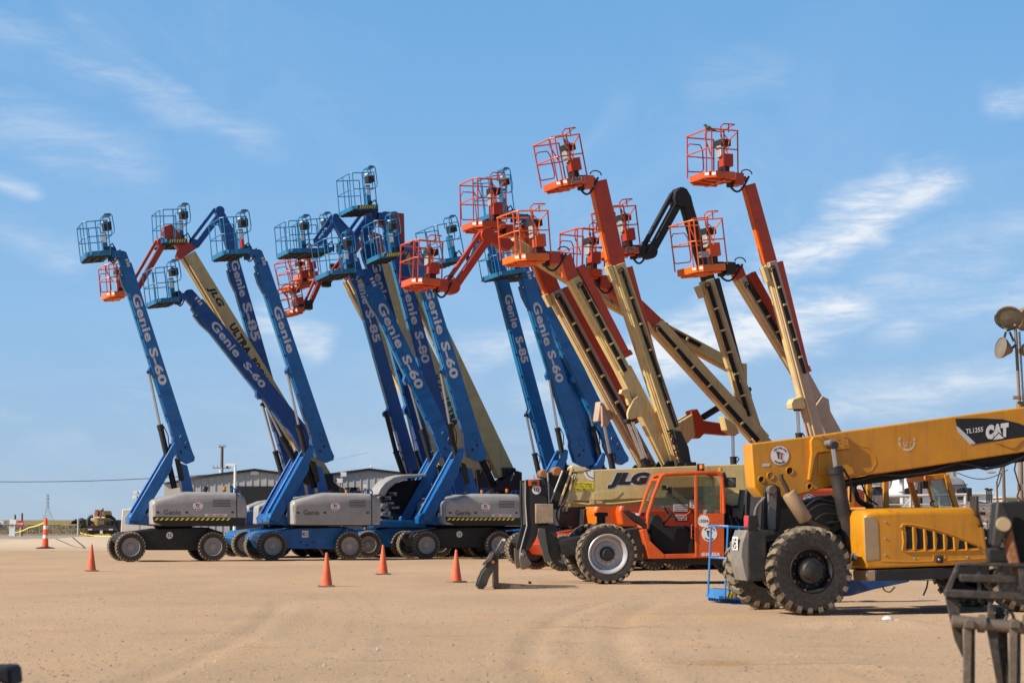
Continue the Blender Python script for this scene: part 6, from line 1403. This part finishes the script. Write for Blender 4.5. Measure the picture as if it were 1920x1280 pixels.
# ------------------------------------------------------------------ far left: gate, signs, truck, trailer
def far_left():
    G = STEEL; FG = mat('dull_fence_steel', (.27, .25, .22), .7)
    t = thing('field_gate', 'wide chain-link field gate of thin grey tube between road and field', 'gate', Frame(0, 0))
    D = 182
    fr_ = MB()
    def T(mb, p, q, r=.05, m=FG): mb.tube(wpt(*p, D), wpt(*q, D), r, m, 6)
    for x in (-4, 20, 52, 75, 100, 123): T(fr_, (x, 983), (x, 1002), .04)
    T(fr_, (-10, 983), (147, 983)); T(fr_, (-10, 1001.5), (147, 1001.5)); 
    for a in ((20, 1001, 52, 984), (75, 1001, 100, 984), (123, 1001, 142, 984), (5, 984, 28, 1000)): T(fr_, a[:2], a[2:], .03)
    fr_.build('frame', t)
    wm = MB()
    for i in range(60):
        x = -4 + i * 2.5; T(wm, (x, 984), (x + 9, 1001), .008); T(wm, (x + 9, 984), (x, 1001), .008)
    wm.build('wire_mesh', t)
    for px, dd, top, lab in ((147, 182, 972, 'grey gate post at the right end of the field gate'), (41.5, 175, 963, 'tall thin post behind the stop sign'), (28.5, 178, 966, 'thin post beside the blank white sign')):
        mb = MB(); mb.tube(wpt(px, top, dd), Vector((wpt(px, top, dd).x, dd, 0)), .09, CONC if px > 100 else WOOD, 8); mb.ball(wpt(px, top, dd), .1, CONC if px > 100 else WOOD, 8); simple('fence_post', mb, lab, 'post')
    t = thing('stop_sign', 'red octagonal stop sign on a white post beside the road', 'stop sign', Frame(wpt(38, 990, 165).x, 165))
    c = wpt(38, 981.3, 165); L = Vector((0, 0, c.z)); mb = MB(); r = .27 * 1.0
    mb.tube((.0, .04, 0), (.0, .04, c.z - .1), .04, WHITE, 8); mb.build('post', t)
    mb = MB(); mb.prism([(.31 * math.cos(R(22.5 + 45 * i)), c.z + .31 * math.sin(R(22.5 + 45 * i))) for i in range(8)], -.02, .0, RED); s = mb.build('sign_plate', t)
    mb = MB(); text_into(mb, 'STOP', (-.22, -.026, c.z - .08), (.44, 0, 0), (0, 0, .16), WHITE, .04); flat_mesh(mb, 'lettering', s)
    t = thing('sign_board', 'blank white board sign on a thin post left of the stop sign', 'sign', Frame(wpt(24, 990, 168).x, 168))
    a, b = wpt(18, 973.5, 168), wpt(30, 982.5, 168); w_ = (b.x - a.x) / 2; mb = MB(); mb.box((0, 0, (a.z + b.z) / 2), (2 * w_, .04, a.z - b.z), WHITE); mb.build('sign_plate', t, bevel=.01)
    mb = MB(); mb.tube((.5 * w_, .06, 0), (.5 * w_, .06, a.z), .04, WHITE, 8); mb.build('post', t)
    mb = MB(); a, b = wpt(36, 973.5, 190), wpt(41, 976.5, 190); mb.box(((a.x + b.x) / 2, 190, (a.z + b.z) / 2), (b.x - a.x, .05, a.z - b.z), WHITE); mb.tube(((a.x + b.x) / 2, 190.05, 0), ((a.x + b.x) / 2, 190.05, a.z), .03, WHITE); simple('sign_board', mb, 'small white notice on the fence behind the stop sign', 'sign')
    mb = MB(); a, b = wpt(18.5, 988, 172), wpt(28, 999, 172); mb.box(((a.x + b.x) / 2, 172, b.z * 0 + a.z / 2), (b.x - a.x, .5, a.z), WHT); mb.box(((a.x + b.x) / 2, 172, a.z + .03), (b.x - a.x + .08, .58, .06), WHT); simple('utility_cabinet', mb, 'white utility cabinet below the blank white sign', 'cabinet', bevel=.02)
    mb = MB(); a, b = wpt(-6, 975.5, 330), wpt(10, 980, 330); mb.box(((a.x + b.x) / 2, 330, a.z / 2 + .2), (b.x - a.x, 2.4, a.z - .4), WHT); mb.box(((a.x + b.x) / 2, 328.7, a.z * .6), (.5, .05, .4), DGLASS)
    for s in (-.4, .4): mb.tube(((a.x + b.x) / 2 + s, 328.8, .35), ((a.x + b.x) / 2 + s, 331, .35), .33, RUBBER, 12)
    simple('camper_trailer', mb, 'small white trailer far off at the left edge of the field', 'trailer')
    # winch truck seen from behind
    D = 140; fr = ground_frame(191, D, 0); t = thing('winch_truck', 'black truck with a yellow winch on its bed, seen from behind at the left', 'truck', fr)
    YW = mat('dull_yellow_paint', (.55, .30, .03), .6, dust=.4, var=.3)
    part(t, fr, 'bed', [(163, 985), (217, 984), (217, 1000), (163, 1000)], -.2, 3.0, BLACK)
    part(t, fr, 'bumper', [(160, 990), (219, 990), (219, 994), (160, 994)], -.6, -.2, DIRTYB)
    tl = MB()
    for x in (167, 171, 206, 210): tl.box(fr.L(x, 992, -.62), (.13, .03, .09), LETTER)
    tl.box(fr.L(190, 997, -.62), (.18, .04, .22), LETTER); tl.build('tail_lamp', t)
    part(t, fr, 'winch_frame', [(176, 961), (180, 957), (196, 957), (198, 961), (199, 985), (177, 985)], .2, 2.4, YW)
    dt = MB()
    for x0, x1, y0, y1, m in ((179, 184, 955, 968, RUST), (188, 191, 955, 970, WORN), (192, 197, 958, 966, RUST), (179, 197, 968, 970.5, WHT), (183, 196, 975, 983, WORN), (172.5, 175.5, 982, 988, RED)):
        a, b = fr.L(x0, y0, .1), fr.L(x1, y1, .1); dt.box(((a.x + b.x) / 2, .1, (a.z + b.z) / 2), (b.x - a.x, .3, a.z - b.z), m)
    dt.tube(fr.L(193, 972, .3), fr.L(193, 952, .3), .05, WORN); dt.build('winch_drum', t, merge=False)
    for s, xs in ((0, (165, 166, 169, 174)), (1, (216, 214, 208, 200))):
        pipe(t, fr, 'roll_hoop', [(xs[0], 985), (xs[1], 973), (xs[2], 968), (xs[3], 967)], 0.3, .13, BLACK, 6)
    part(t, fr, 'cab', [(165, 978), (205, 974), (216, 978), (218, 988), (163, 988)], 3.0, 5, DIRTYB, ref=0)
    for x in (168, 212):
        a = fr.L(x, 997, 0); wheel(t, (a.x, .4, .5), .5, 'lift').rotation_euler = (0, 0, math.pi / 2)
    part(t, fr, 'tool_rack', [(207, 975), (224, 978), (224, 998), (207, 998)], .4, 1.6, mat('brown_scrap', (.12, .08, .06), .9, var=.5, vscale=8))
    # bushes beyond the gate
    for (px, d, sz, lab) in ((152, 235, 1.7, 'dark round bush beyond the gate, left of the winch truck'), (161, 240, 1.5, 'dark bush hiding behind the left side of the winch truck')):
        a = wpt(px, 975, d); tt = thing('bush', lab, 'bush', Frame(a.x, d)); mb = MB(); random.seed(int(px)); G1 = mat('dark_bush_leaf', (.05, .055, .03), .9, var=.5)
        for i in range(700):
            u = Vector((random.gauss(0, 1), random.gauss(0, 1), random.gauss(0, 1))).normalized() * random.uniform(.5, 1) ** .5; p = Vector((u.x * sz * .8, u.y * sz * .8, abs(u.z) * sz * .62 + .5)); r = .14
            e = Vector((random.gauss(0, 1), random.gauss(0, 1), random.gauss(0, 1))).normalized(); f = e.orthogonal().normalized(); mb.add([p + e * r, p + f * r, p - e * r], [[0, 1, 2]], G1)
        mb.build('crown', tt, merge=False); mb = MB(); mb.tube((0, 0, 0), (0, 0, .9), .12, WOOD, 6, .05); mb.build('trunk', tt)
    # white trailer and lamp mast beside lift 52
    D = 96; fr = ground_frame(262, D, R(6)); t = thing('box_trailer', 'white box trailer partly hidden behind the lift numbered 52', 'trailer', fr)
    part(t, fr, 'body', [(229, 954), (300, 952), (300, 1000), (226, 1000)], -.4, 2.4, mat('cream_trailer_skin', (.62, .57, .50), .5, dust=.1), bevel=.04)
    part(t, fr, 'roof_cap', [(243, 951), (254, 951), (254, 953.6), (243, 953.6)], .2, 1, WHT); mb = MB(); a = fr.L(231, 996, -.35); wheel(t, (a.x + 1.0, -.2, .36), .36, 'lift')
    t = thing('light_tower', 'folding mast with four white flood lamps behind the struts of the lift numbered 52', 'light tower', ground_frame(262, 92, 0)); fr = ground_frame(262, 92, 0)
    mb = MB(); mb.tube((0, 0, 0), (fr.L(262, 936, 0).x, 0, fr.L(262, 921, 0).z), .04, STEEL); mb.build('mast', t)
    for x, y in ((254.5, 923), (264, 922), (253, 931.5), (262, 932.5)):
        mb = MB(); a = fr.L(x, y, 0); mb.box(a, (.20, .1, .14), WHT); mb.box(a + Vector((.11, 0, 0)), (.04, .12, .10), BLACK); mb.build('lamp_head', t, bevel=.01)
far_left()

# ------------------------------------------------------------------ metal buildings behind
def metal_mat(name, rgb):
    m = mat(name, rgb, .55, metal=.15, var=.06, dust=.06); return m
def building(name, label, D, pts_front, side=None, ridge=None, wallm=None, opens=(), depth=26, ribs=None):
    fr = ground_frame(pts_front[0][0], D, 0); t = thing(name, label, 'building', fr)
    W_ = [fr.XZ(*p, 0) for p in pts_front]                       # eave left, apex, eave right
    wl = [(W_[0][0], 0), (W_[0][0], W_[0][1])] + [(x, z_) for x, z_ in W_[1:-1]] + [(W_[-1][0], W_[-1][1]), (W_[-1][0], 0)]
    mb = MB(); mb.prism(wl, 0, depth, wallm)
    x = W_[0][0] + .25; rb = MB()
    def top(xx):
        for a, b in zip(W_[:-1], W_[1:]):
            if a[0] <= xx <= b[0]: return a[1] + (b[1] - a[1]) * (xx - a[0]) / (b[0] - a[0])
        return W_[-1][1]
    w0 = mb.build('wall', t)
    while x < W_[-1][0] - .2:
        rb.box((x, -.03, top(x) / 2 - .05), (.09, .06, top(x) - .2), wallm); x += .62
    rb.build('cladding_rib', w0, merge=False)
    rf = MB()
    for a, b in zip(W_[:-1], W_[1:]):
        rf.prism([(a[0] - (.3 if a is W_[0] else 0), a[1] - .02), (b[0] + (.3 if b is W_[-1] else 0), b[1] - .02), (b[0] + (.3 if b is W_[-1] else 0), b[1] + .2), (a[0] - (.3 if a is W_[0] else 0), a[1] + .2)], -.35, depth + .2, mat('charcoal_trim', (.09, .09, .095), .6))
    rf.build('roof', t)
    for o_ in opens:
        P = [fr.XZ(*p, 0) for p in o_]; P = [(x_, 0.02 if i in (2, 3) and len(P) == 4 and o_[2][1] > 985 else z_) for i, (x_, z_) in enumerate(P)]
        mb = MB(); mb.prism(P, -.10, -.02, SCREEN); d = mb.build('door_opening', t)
        if P[1][0] - P[0][0] > 2:
            fm = MB(); n = max(1, int((P[1][0] - P[0][0]) / 2.2))
            for k in range(1, n): xx = P[0][0] + (P[1][0] - P[0][0]) * k / n; fm.box((xx, -.13, P[0][1] / 2), (.12, .05, P[0][1]), STEEL)
            if n > 1: fm.build('door_frame', d, merge=False)
    return t, fr
GW = metal_mat('grey_wall_cladding', (.40, .385, .365)); BW = metal_mat('beige_wall_cladding', (.52, .45, .36))
t, fr = building('metal_building', 'grey clad workshop with a low gable and beige side wall, behind the left lifts', 170, [(357, 899), (478, 882.5), (598, 899)], wallm=GW, opens=([(432, 911), (522, 911), (522, 1004), (432, 1004)],))
mb = MB(); mb.prism([fr.XZ(308, 908), fr.XZ(357, 900), (fr.XZ(357, 900)[0], 0), (fr.XZ(308, 908)[0], 0)], .02, 14, BW); mb.build('side_wall', t)
mb = MB(); mb.prism([fr.XZ(306, 907), fr.XZ(357, 898), fr.XZ(357, 895.5), fr.XZ(306, 904.5)], -.2, 14.2, mat('charcoal_trim', (.05, .05, .055))); mb.build('side_roof', t)
mb = MB(); P = fr.XZ(478, 886); mb.box((P[0], -.12, P[1]), (.7, .1, .35), WHT); mb.build('gable_lamp', t)
t, fr = building('metal_building', 'grey clad workshop whose gable shows between the ML15 machine and lift 53', 178, [(606, 893.5), (693, 881.5), (800, 895)], wallm=metal_mat('mid_grey_wall_cladding', (.43, .41, .39)), opens=())
mb = MB(); a = fr.XZ(695, 877); mb.tube((a[0], 1, a[1] - .6), (a[0], 1, a[1] + .1), .06, WHT); mb.ball((a[0], 1, a[1] + .15), .1, WHT, 8); mb.build('vent', t)
t, fr = building('metal_building', 'grey clad building seen under the yellow boom behind the white trucks', 118, [(1640, 868), (1717, 860), (1794, 862)], wallm=GW, opens=([(1676, 905), (1682, 905), (1682, 925), (1676, 925)],))
for o in list(t.children):
    pass
def poles():
    def pole(px, top, d, r, lab, m=WOOD, arms=(), name='utility_pole', cat='utility pole', extra=None, lean=0):
        a = wpt(px, top, d); t = thing(name, lab, cat, Frame(a.x, d)); mb = MB(); mb.tube((0, 0, 0), (lean, 0, a.z), r, m, 10, r * .75); mb.build('post', t)
        for (w_, dz) in arms:
            mb = MB(); mb.box((lean, -.1, a.z - dz), (w_ * 2, .07, .08), WOOD)
            for s in (-1, -.5, .5, 1): mb.tube((lean + s * w_ * .95, -.1, a.z - dz), (lean + s * w_ * .95, -.1, a.z - dz + .28), .05, GREY, 6)
            mb.build('crossarm', t, merge=False)
        if extra: extra(t, a)
        return t
    def tr(t, a):
        for k, (s, dz) in enumerate(((-.45, 3.4), (.25, 2.9))):
            mb = MB(); mb.tube((s - .25, -.35, a.z - dz - .55), (s - .25, -.35, a.z - dz + .45), .24, LETTER, 12); mb.tube((s - .25, -.35, a.z - dz + .45), (s - .25, -.35, a.z - dz + .65), .05, LETTER, 6); mb.build('transformer', t)
    pole(416.5, 836, 210, .2, 'dark wooden utility pole with transformers rising above the workshop roof', arms=((.35, .1), (.95, 2.3)), extra=tr)
    def hd(t, a):
        mb = MB(); mb.box((-.25, 0, a.z), (.55, .12, .14), WHT); mb.build('lamp_head', t)
        mb = MB(); mb.tube((-.42, 0, a.z + .05), (-.42, 0, a.z - .22), .06, DIRTYB); mb.build('sensor', t)
    pole(441, 871, 110, .09, 'white lamp post behind the hood of the lift numbered 52', m=WHT, name='lamp_post', cat='lamp post', extra=hd)
    t = thing('light_tower', 'mast with two white floodlights left of the ML15 hood opening', 'light tower', ground_frame(641, 82)); fr = ground_frame(641, 82)
    mb = MB(); mb.tube((0, 0, 0), (0, 0, fr.L(641, 890, 0).z), .035, STEEL); mb.tube((0, 0, fr.L(641, 890, 0).z), (.12, 0, fr.L(641, 884, 0).z), .02, BLACK); mb.build('mast', t)
    for x, y in ((644, 889), (637, 901)): mb = MB(); a = fr.L(x, y, 0); mb.box(a, (.26, .1, .18), WHT); mb.box(a + Vector((-.16, 0, .02)), (.05, .14, .12), BLACK); mb.build('lamp_head', t, bevel=.012)
    mb = MB(); a = wpt(684.5, 911, 84); mb.tube((a.x, 84, 0), a, .03, STEEL); mb.box(a, (.16, .08, .14), WHT); simple('lamp_post', mb, 'small white lamp on a thin post in front of the second workshop', 'lamp post')
    # lattice transmission tower far away
    D = 2100; a = wpt(90, 926, D); t = thing('transmission_tower', 'tall thin steel transmission tower far off above the delineator', 'transmission tower', Frame(a.x, D)); mb = MB(); TW = mat('far_tower_steel', (.25, .25, .26), .7)
    H = a.z; wd = lambda z_: max(.9, 5.5 * (1 - z_ / (H * .55))) if z_ < H * .55 else .9
    for sx in (-1, 1):
        for sy in (-1, 1): mb.path([(sx * wd(z_), sy * wd(z_), z_) for z_ in [H * k / 8 for k in range(9)]], .16, TW, 4)
    for k in range(8):
        z0, z1 = H * k / 8, H * (k + 1) / 8; mb.tube((-wd(z0), 0, z0), (wd(z1), 0, z1), .10, TW, 4); mb.tube((wd(z0), 0, z0), (-wd(z1), 0, z1), .10, TW, 4)
    for k in (.55, .68, .82, .97): mb.box((0, 0, H * k), (3.4, .4, .5), TW)
    mb.build('lattice', t, merge=False)
    # overhead wires
    def wire(y0, y1, d, x0, x1, lab, r=.03):
        mb = MB(); P = []
        for i in range(17):
            f = i / 16; a = wpt(x0 + (x1 - x0) * f, y0 + (y1 - y0) * f, d); P.append(a + Vector((0, 0, -.35 * math.sin(math.pi * f))))
        mb.path(P, r, BLACK, 5); simple('overhead_wire', mb, lab, 'wire')
    wire(902, 888, 215, -80, 416, 'thin overhead wire crossing the sky from the left edge to the utility pole', .035)
    wire(893, 848, 260, 420, 690, 'thin overhead wire right of the utility pole', .012)
    wire(886, 880, 90, 1795, 1890, 'service wire running to the brown pole under the yellow boom', .02)
    pole(1881, 858, 84, .085, 'brown wooden pole just left of the light tower', arms=())
    pole(1869, 902, 95, .06, 'shorter brown pole with hanging cables under the yellow boom')
    for px, top in ((1850, 914), (1854, 916), (1858, 915)):
        mb = MB(); a = wpt(px, top, 160); mb.tube((a.x, 160, 0), a, .07, DIRTYB, 6); mb.box(a + Vector((0, 0, -.1)), (.34, .1, .12), DIRTYB); simple('utility_pole', mb, {1850: 'left', 1854: 'middle', 1858: 'right'}[px] + 'most of three thin dark poles far behind the white building', 'utility pole')
    mb = MB(); P = [wpt(1879, 872, 84), wpt(1876, 880, 84.5), wpt(1872, 893, 88), wpt(1869, 905, 94)]; mb.path(P, .03, BLACK); P = [wpt(1880, 868, 84), wpt(1879, 885, 85), wpt(1874, 905, 92), wpt(1870, 915, 94)]; mb.path(P, .03, BLACK); simple('overhead_wire', mb, 'two slack black cables hanging between the brown poles', 'wire', merge=False)
poles()
def tower_right():
    D = 37; fr = ground_frame(1913, D); t = thing('light_tower', 'rusty light tower mast with old round flood lamps at the right edge', 'light tower', fr)
    OM = mat('oxidised_cream_steel', (.25, .165, .10), .6, dust=.3, streak=.3)
    mb = MB(); top = fr.L(1903.5, 606, 0); mid = fr.L(1912, 765, 0); low = fr.L(1916, 1075, 0); mb.tube((low.x, 0, 0), mid, .055, OM, 12, .05); mb.tube(mid, top, .03, OM, 10); mb.tube(mid + Vector((0, 0, -.1)), mid + Vector((0, 0, .12)), .07, OM, 10)
    mb.build('mast', t)
    mb = MB(); a = fr.L(1910, 745, -.1); mb.box(a + Vector((-.05, 0, 0)), (.12, .04, .07), OM); mb.box(a + Vector((.1, 0, 0)), (.12, .04, .07), OM); mb.build('bracket', t, bevel=.01)
    def lamp(c, d, r, nm='lamp_head'):
        mb = MB(); mb.lathe([(.03, -.24), (.06, -.22), (r * .62, -.13), (r * .92, -.05), (r, 0), (r * 1.03, .015), (r * .97, .02), (r * .9, -.02), (r * .3, -.1), (.02, -.1)], c, d, OM, 28)
        o = mb.build(nm, t); g = MB(); g.lathe([(r * .95, .004), (.001, .03)], c, d, mat('dusty_lamp_glass', (.16, .14, .11), .35, dust=.4), 24); g.build('lens', o)
    lamp(fr.L(1893, 596, -.05), Vector((-.30, -.62, -.55)), .255)
    lamp(fr.L(1877, 652, -.05), Vector((-.93, -.3, .18)), .20)
    lamp(fr.L(1925, 596, .1), Vector((.5, -.62, -.45)), .255); lamp(fr.L(1934, 655, .1), Vector((.9, -.3, .1)), .20)
    mb = MB()
    for a, b in (((1886, 622), (1880, 645)), ((1893, 622), (1901, 640)), ((1888, 620), (1898, 616)), ((1898, 616), (1904, 612)), ((1904, 645), (1899, 652))): mb.tube(fr.L(*a, -.02), fr.L(*b, -.02), .022, BLACK, 8)
    mb.path([fr.L(x, y, -.02) for x, y in ((1866, 590), (1865, 598), (1868, 606), (1876, 613), (1882, 616))], .012, BLACK); mb.build('lamp_yoke', t, merge=False)
    mb = MB(); P = []
    for i in range(260):
        f = i / 259; a = wpt(1911 + 9 * f, 622 + 150 * f, D); P.append(fr.L(1911 + 9 * f, 622 + 150 * f, -.1) + Vector((.022 * math.cos(i * 1.3), .022 * math.sin(i * 1.3), 0)))
    mb.path(P, .007, BLACK, 4); mb.build('coiled_cable', t)
    mb = MB(); P = [fr.L(x, y, -.15) for x, y in ((1906, 860), (1902, 880), (1908, 900), (1912, 915), (1907, 930), (1916, 940))]; mb.path(P, .015, BLACK); mb.box(fr.L(1913, 913, -.12), (.1, .06, .12), OM); mb.build('winch_cable', t)
tower_right()
def trucks():
    # grey-white sleeper tractor facing right
    D = 74; fr = ground_frame(1800, D, R(4)); t = thing('semi_truck', 'pale grey sleeper truck seen through the yellow cab glass and beyond', 'truck', fr)
    PG = mat('pale_grey_cab_paint', (.36, .35, .37), .35, dust=.08)
    part(t, fr, 'cab', [(1722, 945), (1722, 905), (1740, 897), (1775, 892), (1795, 893), (1808, 900), (1812, 908), (1822, 930), (1832, 938), (1858, 943), (1866, 952), (1868, 978), (1722, 984)], -.5, 1.6, PG, bevel=.07, seg=3)
    part(t, fr, 'side_window', [(1793, 918), (1808, 913), (1818, 934), (1795, 936)], -.52, -.49, DGLASS, ref=-.5, bevel=.004)
    part(t, fr, 'side_window', [(1780, 916), (1789, 914), (1790, 932), (1781, 932)], -.52, -.49, DGLASS, ref=-.5, bevel=.004)
    part(t, fr, 'visor', [(1775, 909), (1813, 907), (1814, 909), (1776, 911)], -.56, -.4, mat('dark_visor', (.06, .06, .06), .4), ref=-.5, bevel=.004)
    mb = MB(); mb.box(fr.L(1817, 927, -.7), (.16, .2, .5), BLACK); mb.tube(fr.L(1817, 919, -.7), fr.L(1810, 919, -.5), .02, BLACK); mb.build('mirror', t, bevel=.02)
    for x in (1842,): a = fr.L(x, 980, -.5); wheel(t, (a.x, -.3, .5), .5, 'lift')
    for x in (1690, 1715): a = fr.L(x, 980, -.5); wheel(t, (a.x, -.3, .5), .5, 'lift')
    # white truck with service body
    D = 66; fr = ground_frame(1710, D, R(6)); t = thing('service_truck', 'bright white truck with exhaust stack behind the yellow hood', 'truck', fr)
    part(t, fr, 'cab', [(1690, 958), (1692, 920), (1700, 912), (1704, 895), (1730, 893), (1732, 958)], -.4, 1.4, WHT, bevel=.05)
    part(t, fr, 'side_deflector', [(1712, 894), (1722, 896), (1726, 906), (1722, 914), (1714, 914)], -.50, -.42, mat('grey_plastic_panel', (.30, .29, .28), .5), ref=-.4, bevel=.01)
    mb = MB(); mb.tube(fr.L(1725.5, 945, -.6), fr.L(1725.5, 898, -.6), .075, BLACK, 12); mb.build('exhaust_stack', t)
    mb = MB(); c = fr.L(1702, 922, -.6); mb.lathe([(.12, 0), (.14, .04), (.10, .2)], c, (0, 1, 0), BLACK, 14); mb.build('air_cleaner', t)
    mb = MB()
    for x in (1713, 1719): mb.box(fr.L(x, 922, -.43), (.05, .03, .16), BLACK)
    mb.build('louvre', t, merge=False)
    part(t, fr, 'bed', [(1640, 930), (1690, 928), (1690, 955), (1640, 958)], -.4, 1.6, mat('brick_coloured_load', (.22, .17, .14), .9, var=.5, vscale=5, dust=.2), bevel=.01)
    part(t, fr, 'tank', [(1640, 916), (1656, 911), (1660, 916), (1660, 930), (1640, 930)], -.1, 1.0, DIRTYB, ref=-.4, bevel=.03)
    part(t, fr, 'headache_rack', [(1638, 906), (1662, 905), (1662, 908), (1638, 909)], -.3, 1.0, STEEL, ref=-.4)
    for x in (1660, 1722): a = fr.L(x, 985, -.4); wheel(t, (a.x, -.2, .5), .5, 'lift')
    # pipe fence in front of them
    D = 58; t = thing('pipe_fence', 'white painted pipe fence in front of the white trucks', 'fence', Frame(0, 0)); mb = MB(); WP = mat('weathered_white_pipe', (.55, .52, .46), .6, dust=.2)
    mb.tube(wpt(1560, 932, D), wpt(1812, 927, D), .045, WP, 8); mb.tube(wpt(1560, 947, D), wpt(1812, 944, D), .02, WP, 6); mb.build('rail', t)
    for x in (1580, 1640, 1707, 1762, 1810): a = wpt(x, 929, D); mb = MB(); mb.tube((a.x, D, 0), a, .05, WP, 8); mb.build('post', t)
    mb = MB(); mb.tube(wpt(1692, 952, D), wpt(1706, 936, D), .02, WP, 6); mb.build('brace', t)
    mb = MB(); a = wpt(1690.5, 880, 60); mb.tube((a.x, 60, 0), a, .075, WHT, 12); mb.tube(wpt(1690.5, 921, 60), wpt(1690.5, 923, 60), .085, STEEL, 12); simple('steel_post', mb, 'thick white vertical post standing behind the yellow hood', 'post')
    t = thing('chain_link_fence', 'chain-link fence right of the yellow hood', 'fence', Frame(0, 0)); mb = MB(); D = 56; mb.tube(wpt(1800, 946, D), wpt(1960, 944, D), .025, STEEL, 6); 
    mb.build('rail', t); mb = MB()
    for i in range(50):
        x = 1820 + i * 2.6; mb.tube(wpt(x, 946, D), wpt(x + 14, 975, D), .006, STEEL, 3); mb.tube(wpt(x + 14, 946, D), wpt(x, 975, D), .006, STEEL, 3)
    mb.build('wire_mesh', t, merge=False)
    for x in (1812, 1880): mb = MB(); a = wpt(x, 943, D); mb.tube((a.x, D, 0), a, .035, STEEL, 8); mb.build('post', t)
    # brush pile, far white sheds
    t = MB(); random.seed(5); BR = mat('dry_branch', (.28, .2, .12), .9, var=.4); c0 = wpt(1855, 970, 50)
    for i in range(260):
        p = Vector((c0.x + random.gauss(0, .35), 50 + random.gauss(0, .4), random.uniform(.9, 1.75))); d = Vector((random.gauss(0, 1), random.gauss(0, .6), random.gauss(0, .6))).normalized() * random.uniform(.08, .28)
        t.tube(p, p + d, .008, BR, 4)
    t.box((c0.x, 50, .5), (1.4, 1.0, .9), BR)
    simple('brush_pile', t, 'pile of dry branches beside the yellow hood', 'brush pile', merge=False)
    for (x0, x1, y0, d, lab, mm) in ((1826, 1862, 926, 190, 'low white building right of the grey sleeper truck', WHT), (1884, 1960, 933, 230, 'low flat pale shed at the far right', mat('pale_shed_wall', (.6, .52, .44), .7)), (1640, 1700, 890, 150, 'tall pale shed behind the white truck', mat('pale_shed_metal', (.42, .42, .42), .6))):
        fr = ground_frame(x0, d); tt = thing('shed', lab, 'shed', fr); a, b = fr.L(x0, y0, 0), fr.L(x1, y0, 0); mb = MB(); mb.box(((a.x + b.x) / 2, 3, a.z / 2), (b.x - a.x, 6, a.z), mm); mb.build('wall', tt)
        mb = MB(); mb.box(((a.x + b.x) / 2, 3, a.z + .08), (b.x - a.x + .5, 6.6, .16), mm); mb.build('roof', tt)
        mb = MB(); mb.box((a.x + (b.x - a.x) * .4, -.03, a.z * .6), (.7, .08, .7), DGLASS); mb.build('window', tt)
    # street lamp arm seen left of the brown pole
    mb = MB(); a = wpt(1858, 884.5, 88); mb.ball(a, .2, GREY, 10, (1.2, .5, .35)); mb.tube(a, wpt(1881, 882, 86), .02, GREY, 6); simple('street_lamp', mb, 'small street lamp head on an arm left of the brown pole', 'street lamp')
    # orange lift cab panel and white cap truck left
    fr = ground_frame(1600, 50, R(6))
trucks()
# excavated rock / paper litter
mb = MB(); a = wpt(1664, 1157, 27.2); mb.ball((a.x, 27.2, .06), .07, WHITE, 8, (1.1, .7, .7)); mb.ball((a.x + .13, 27.2, .035), .05, WHITE, 8, (1.6, .7, .5)); simple('crumpled_paper', mb, 'scrap of crumpled white paper on the sand by the yellow machine', 'litter')
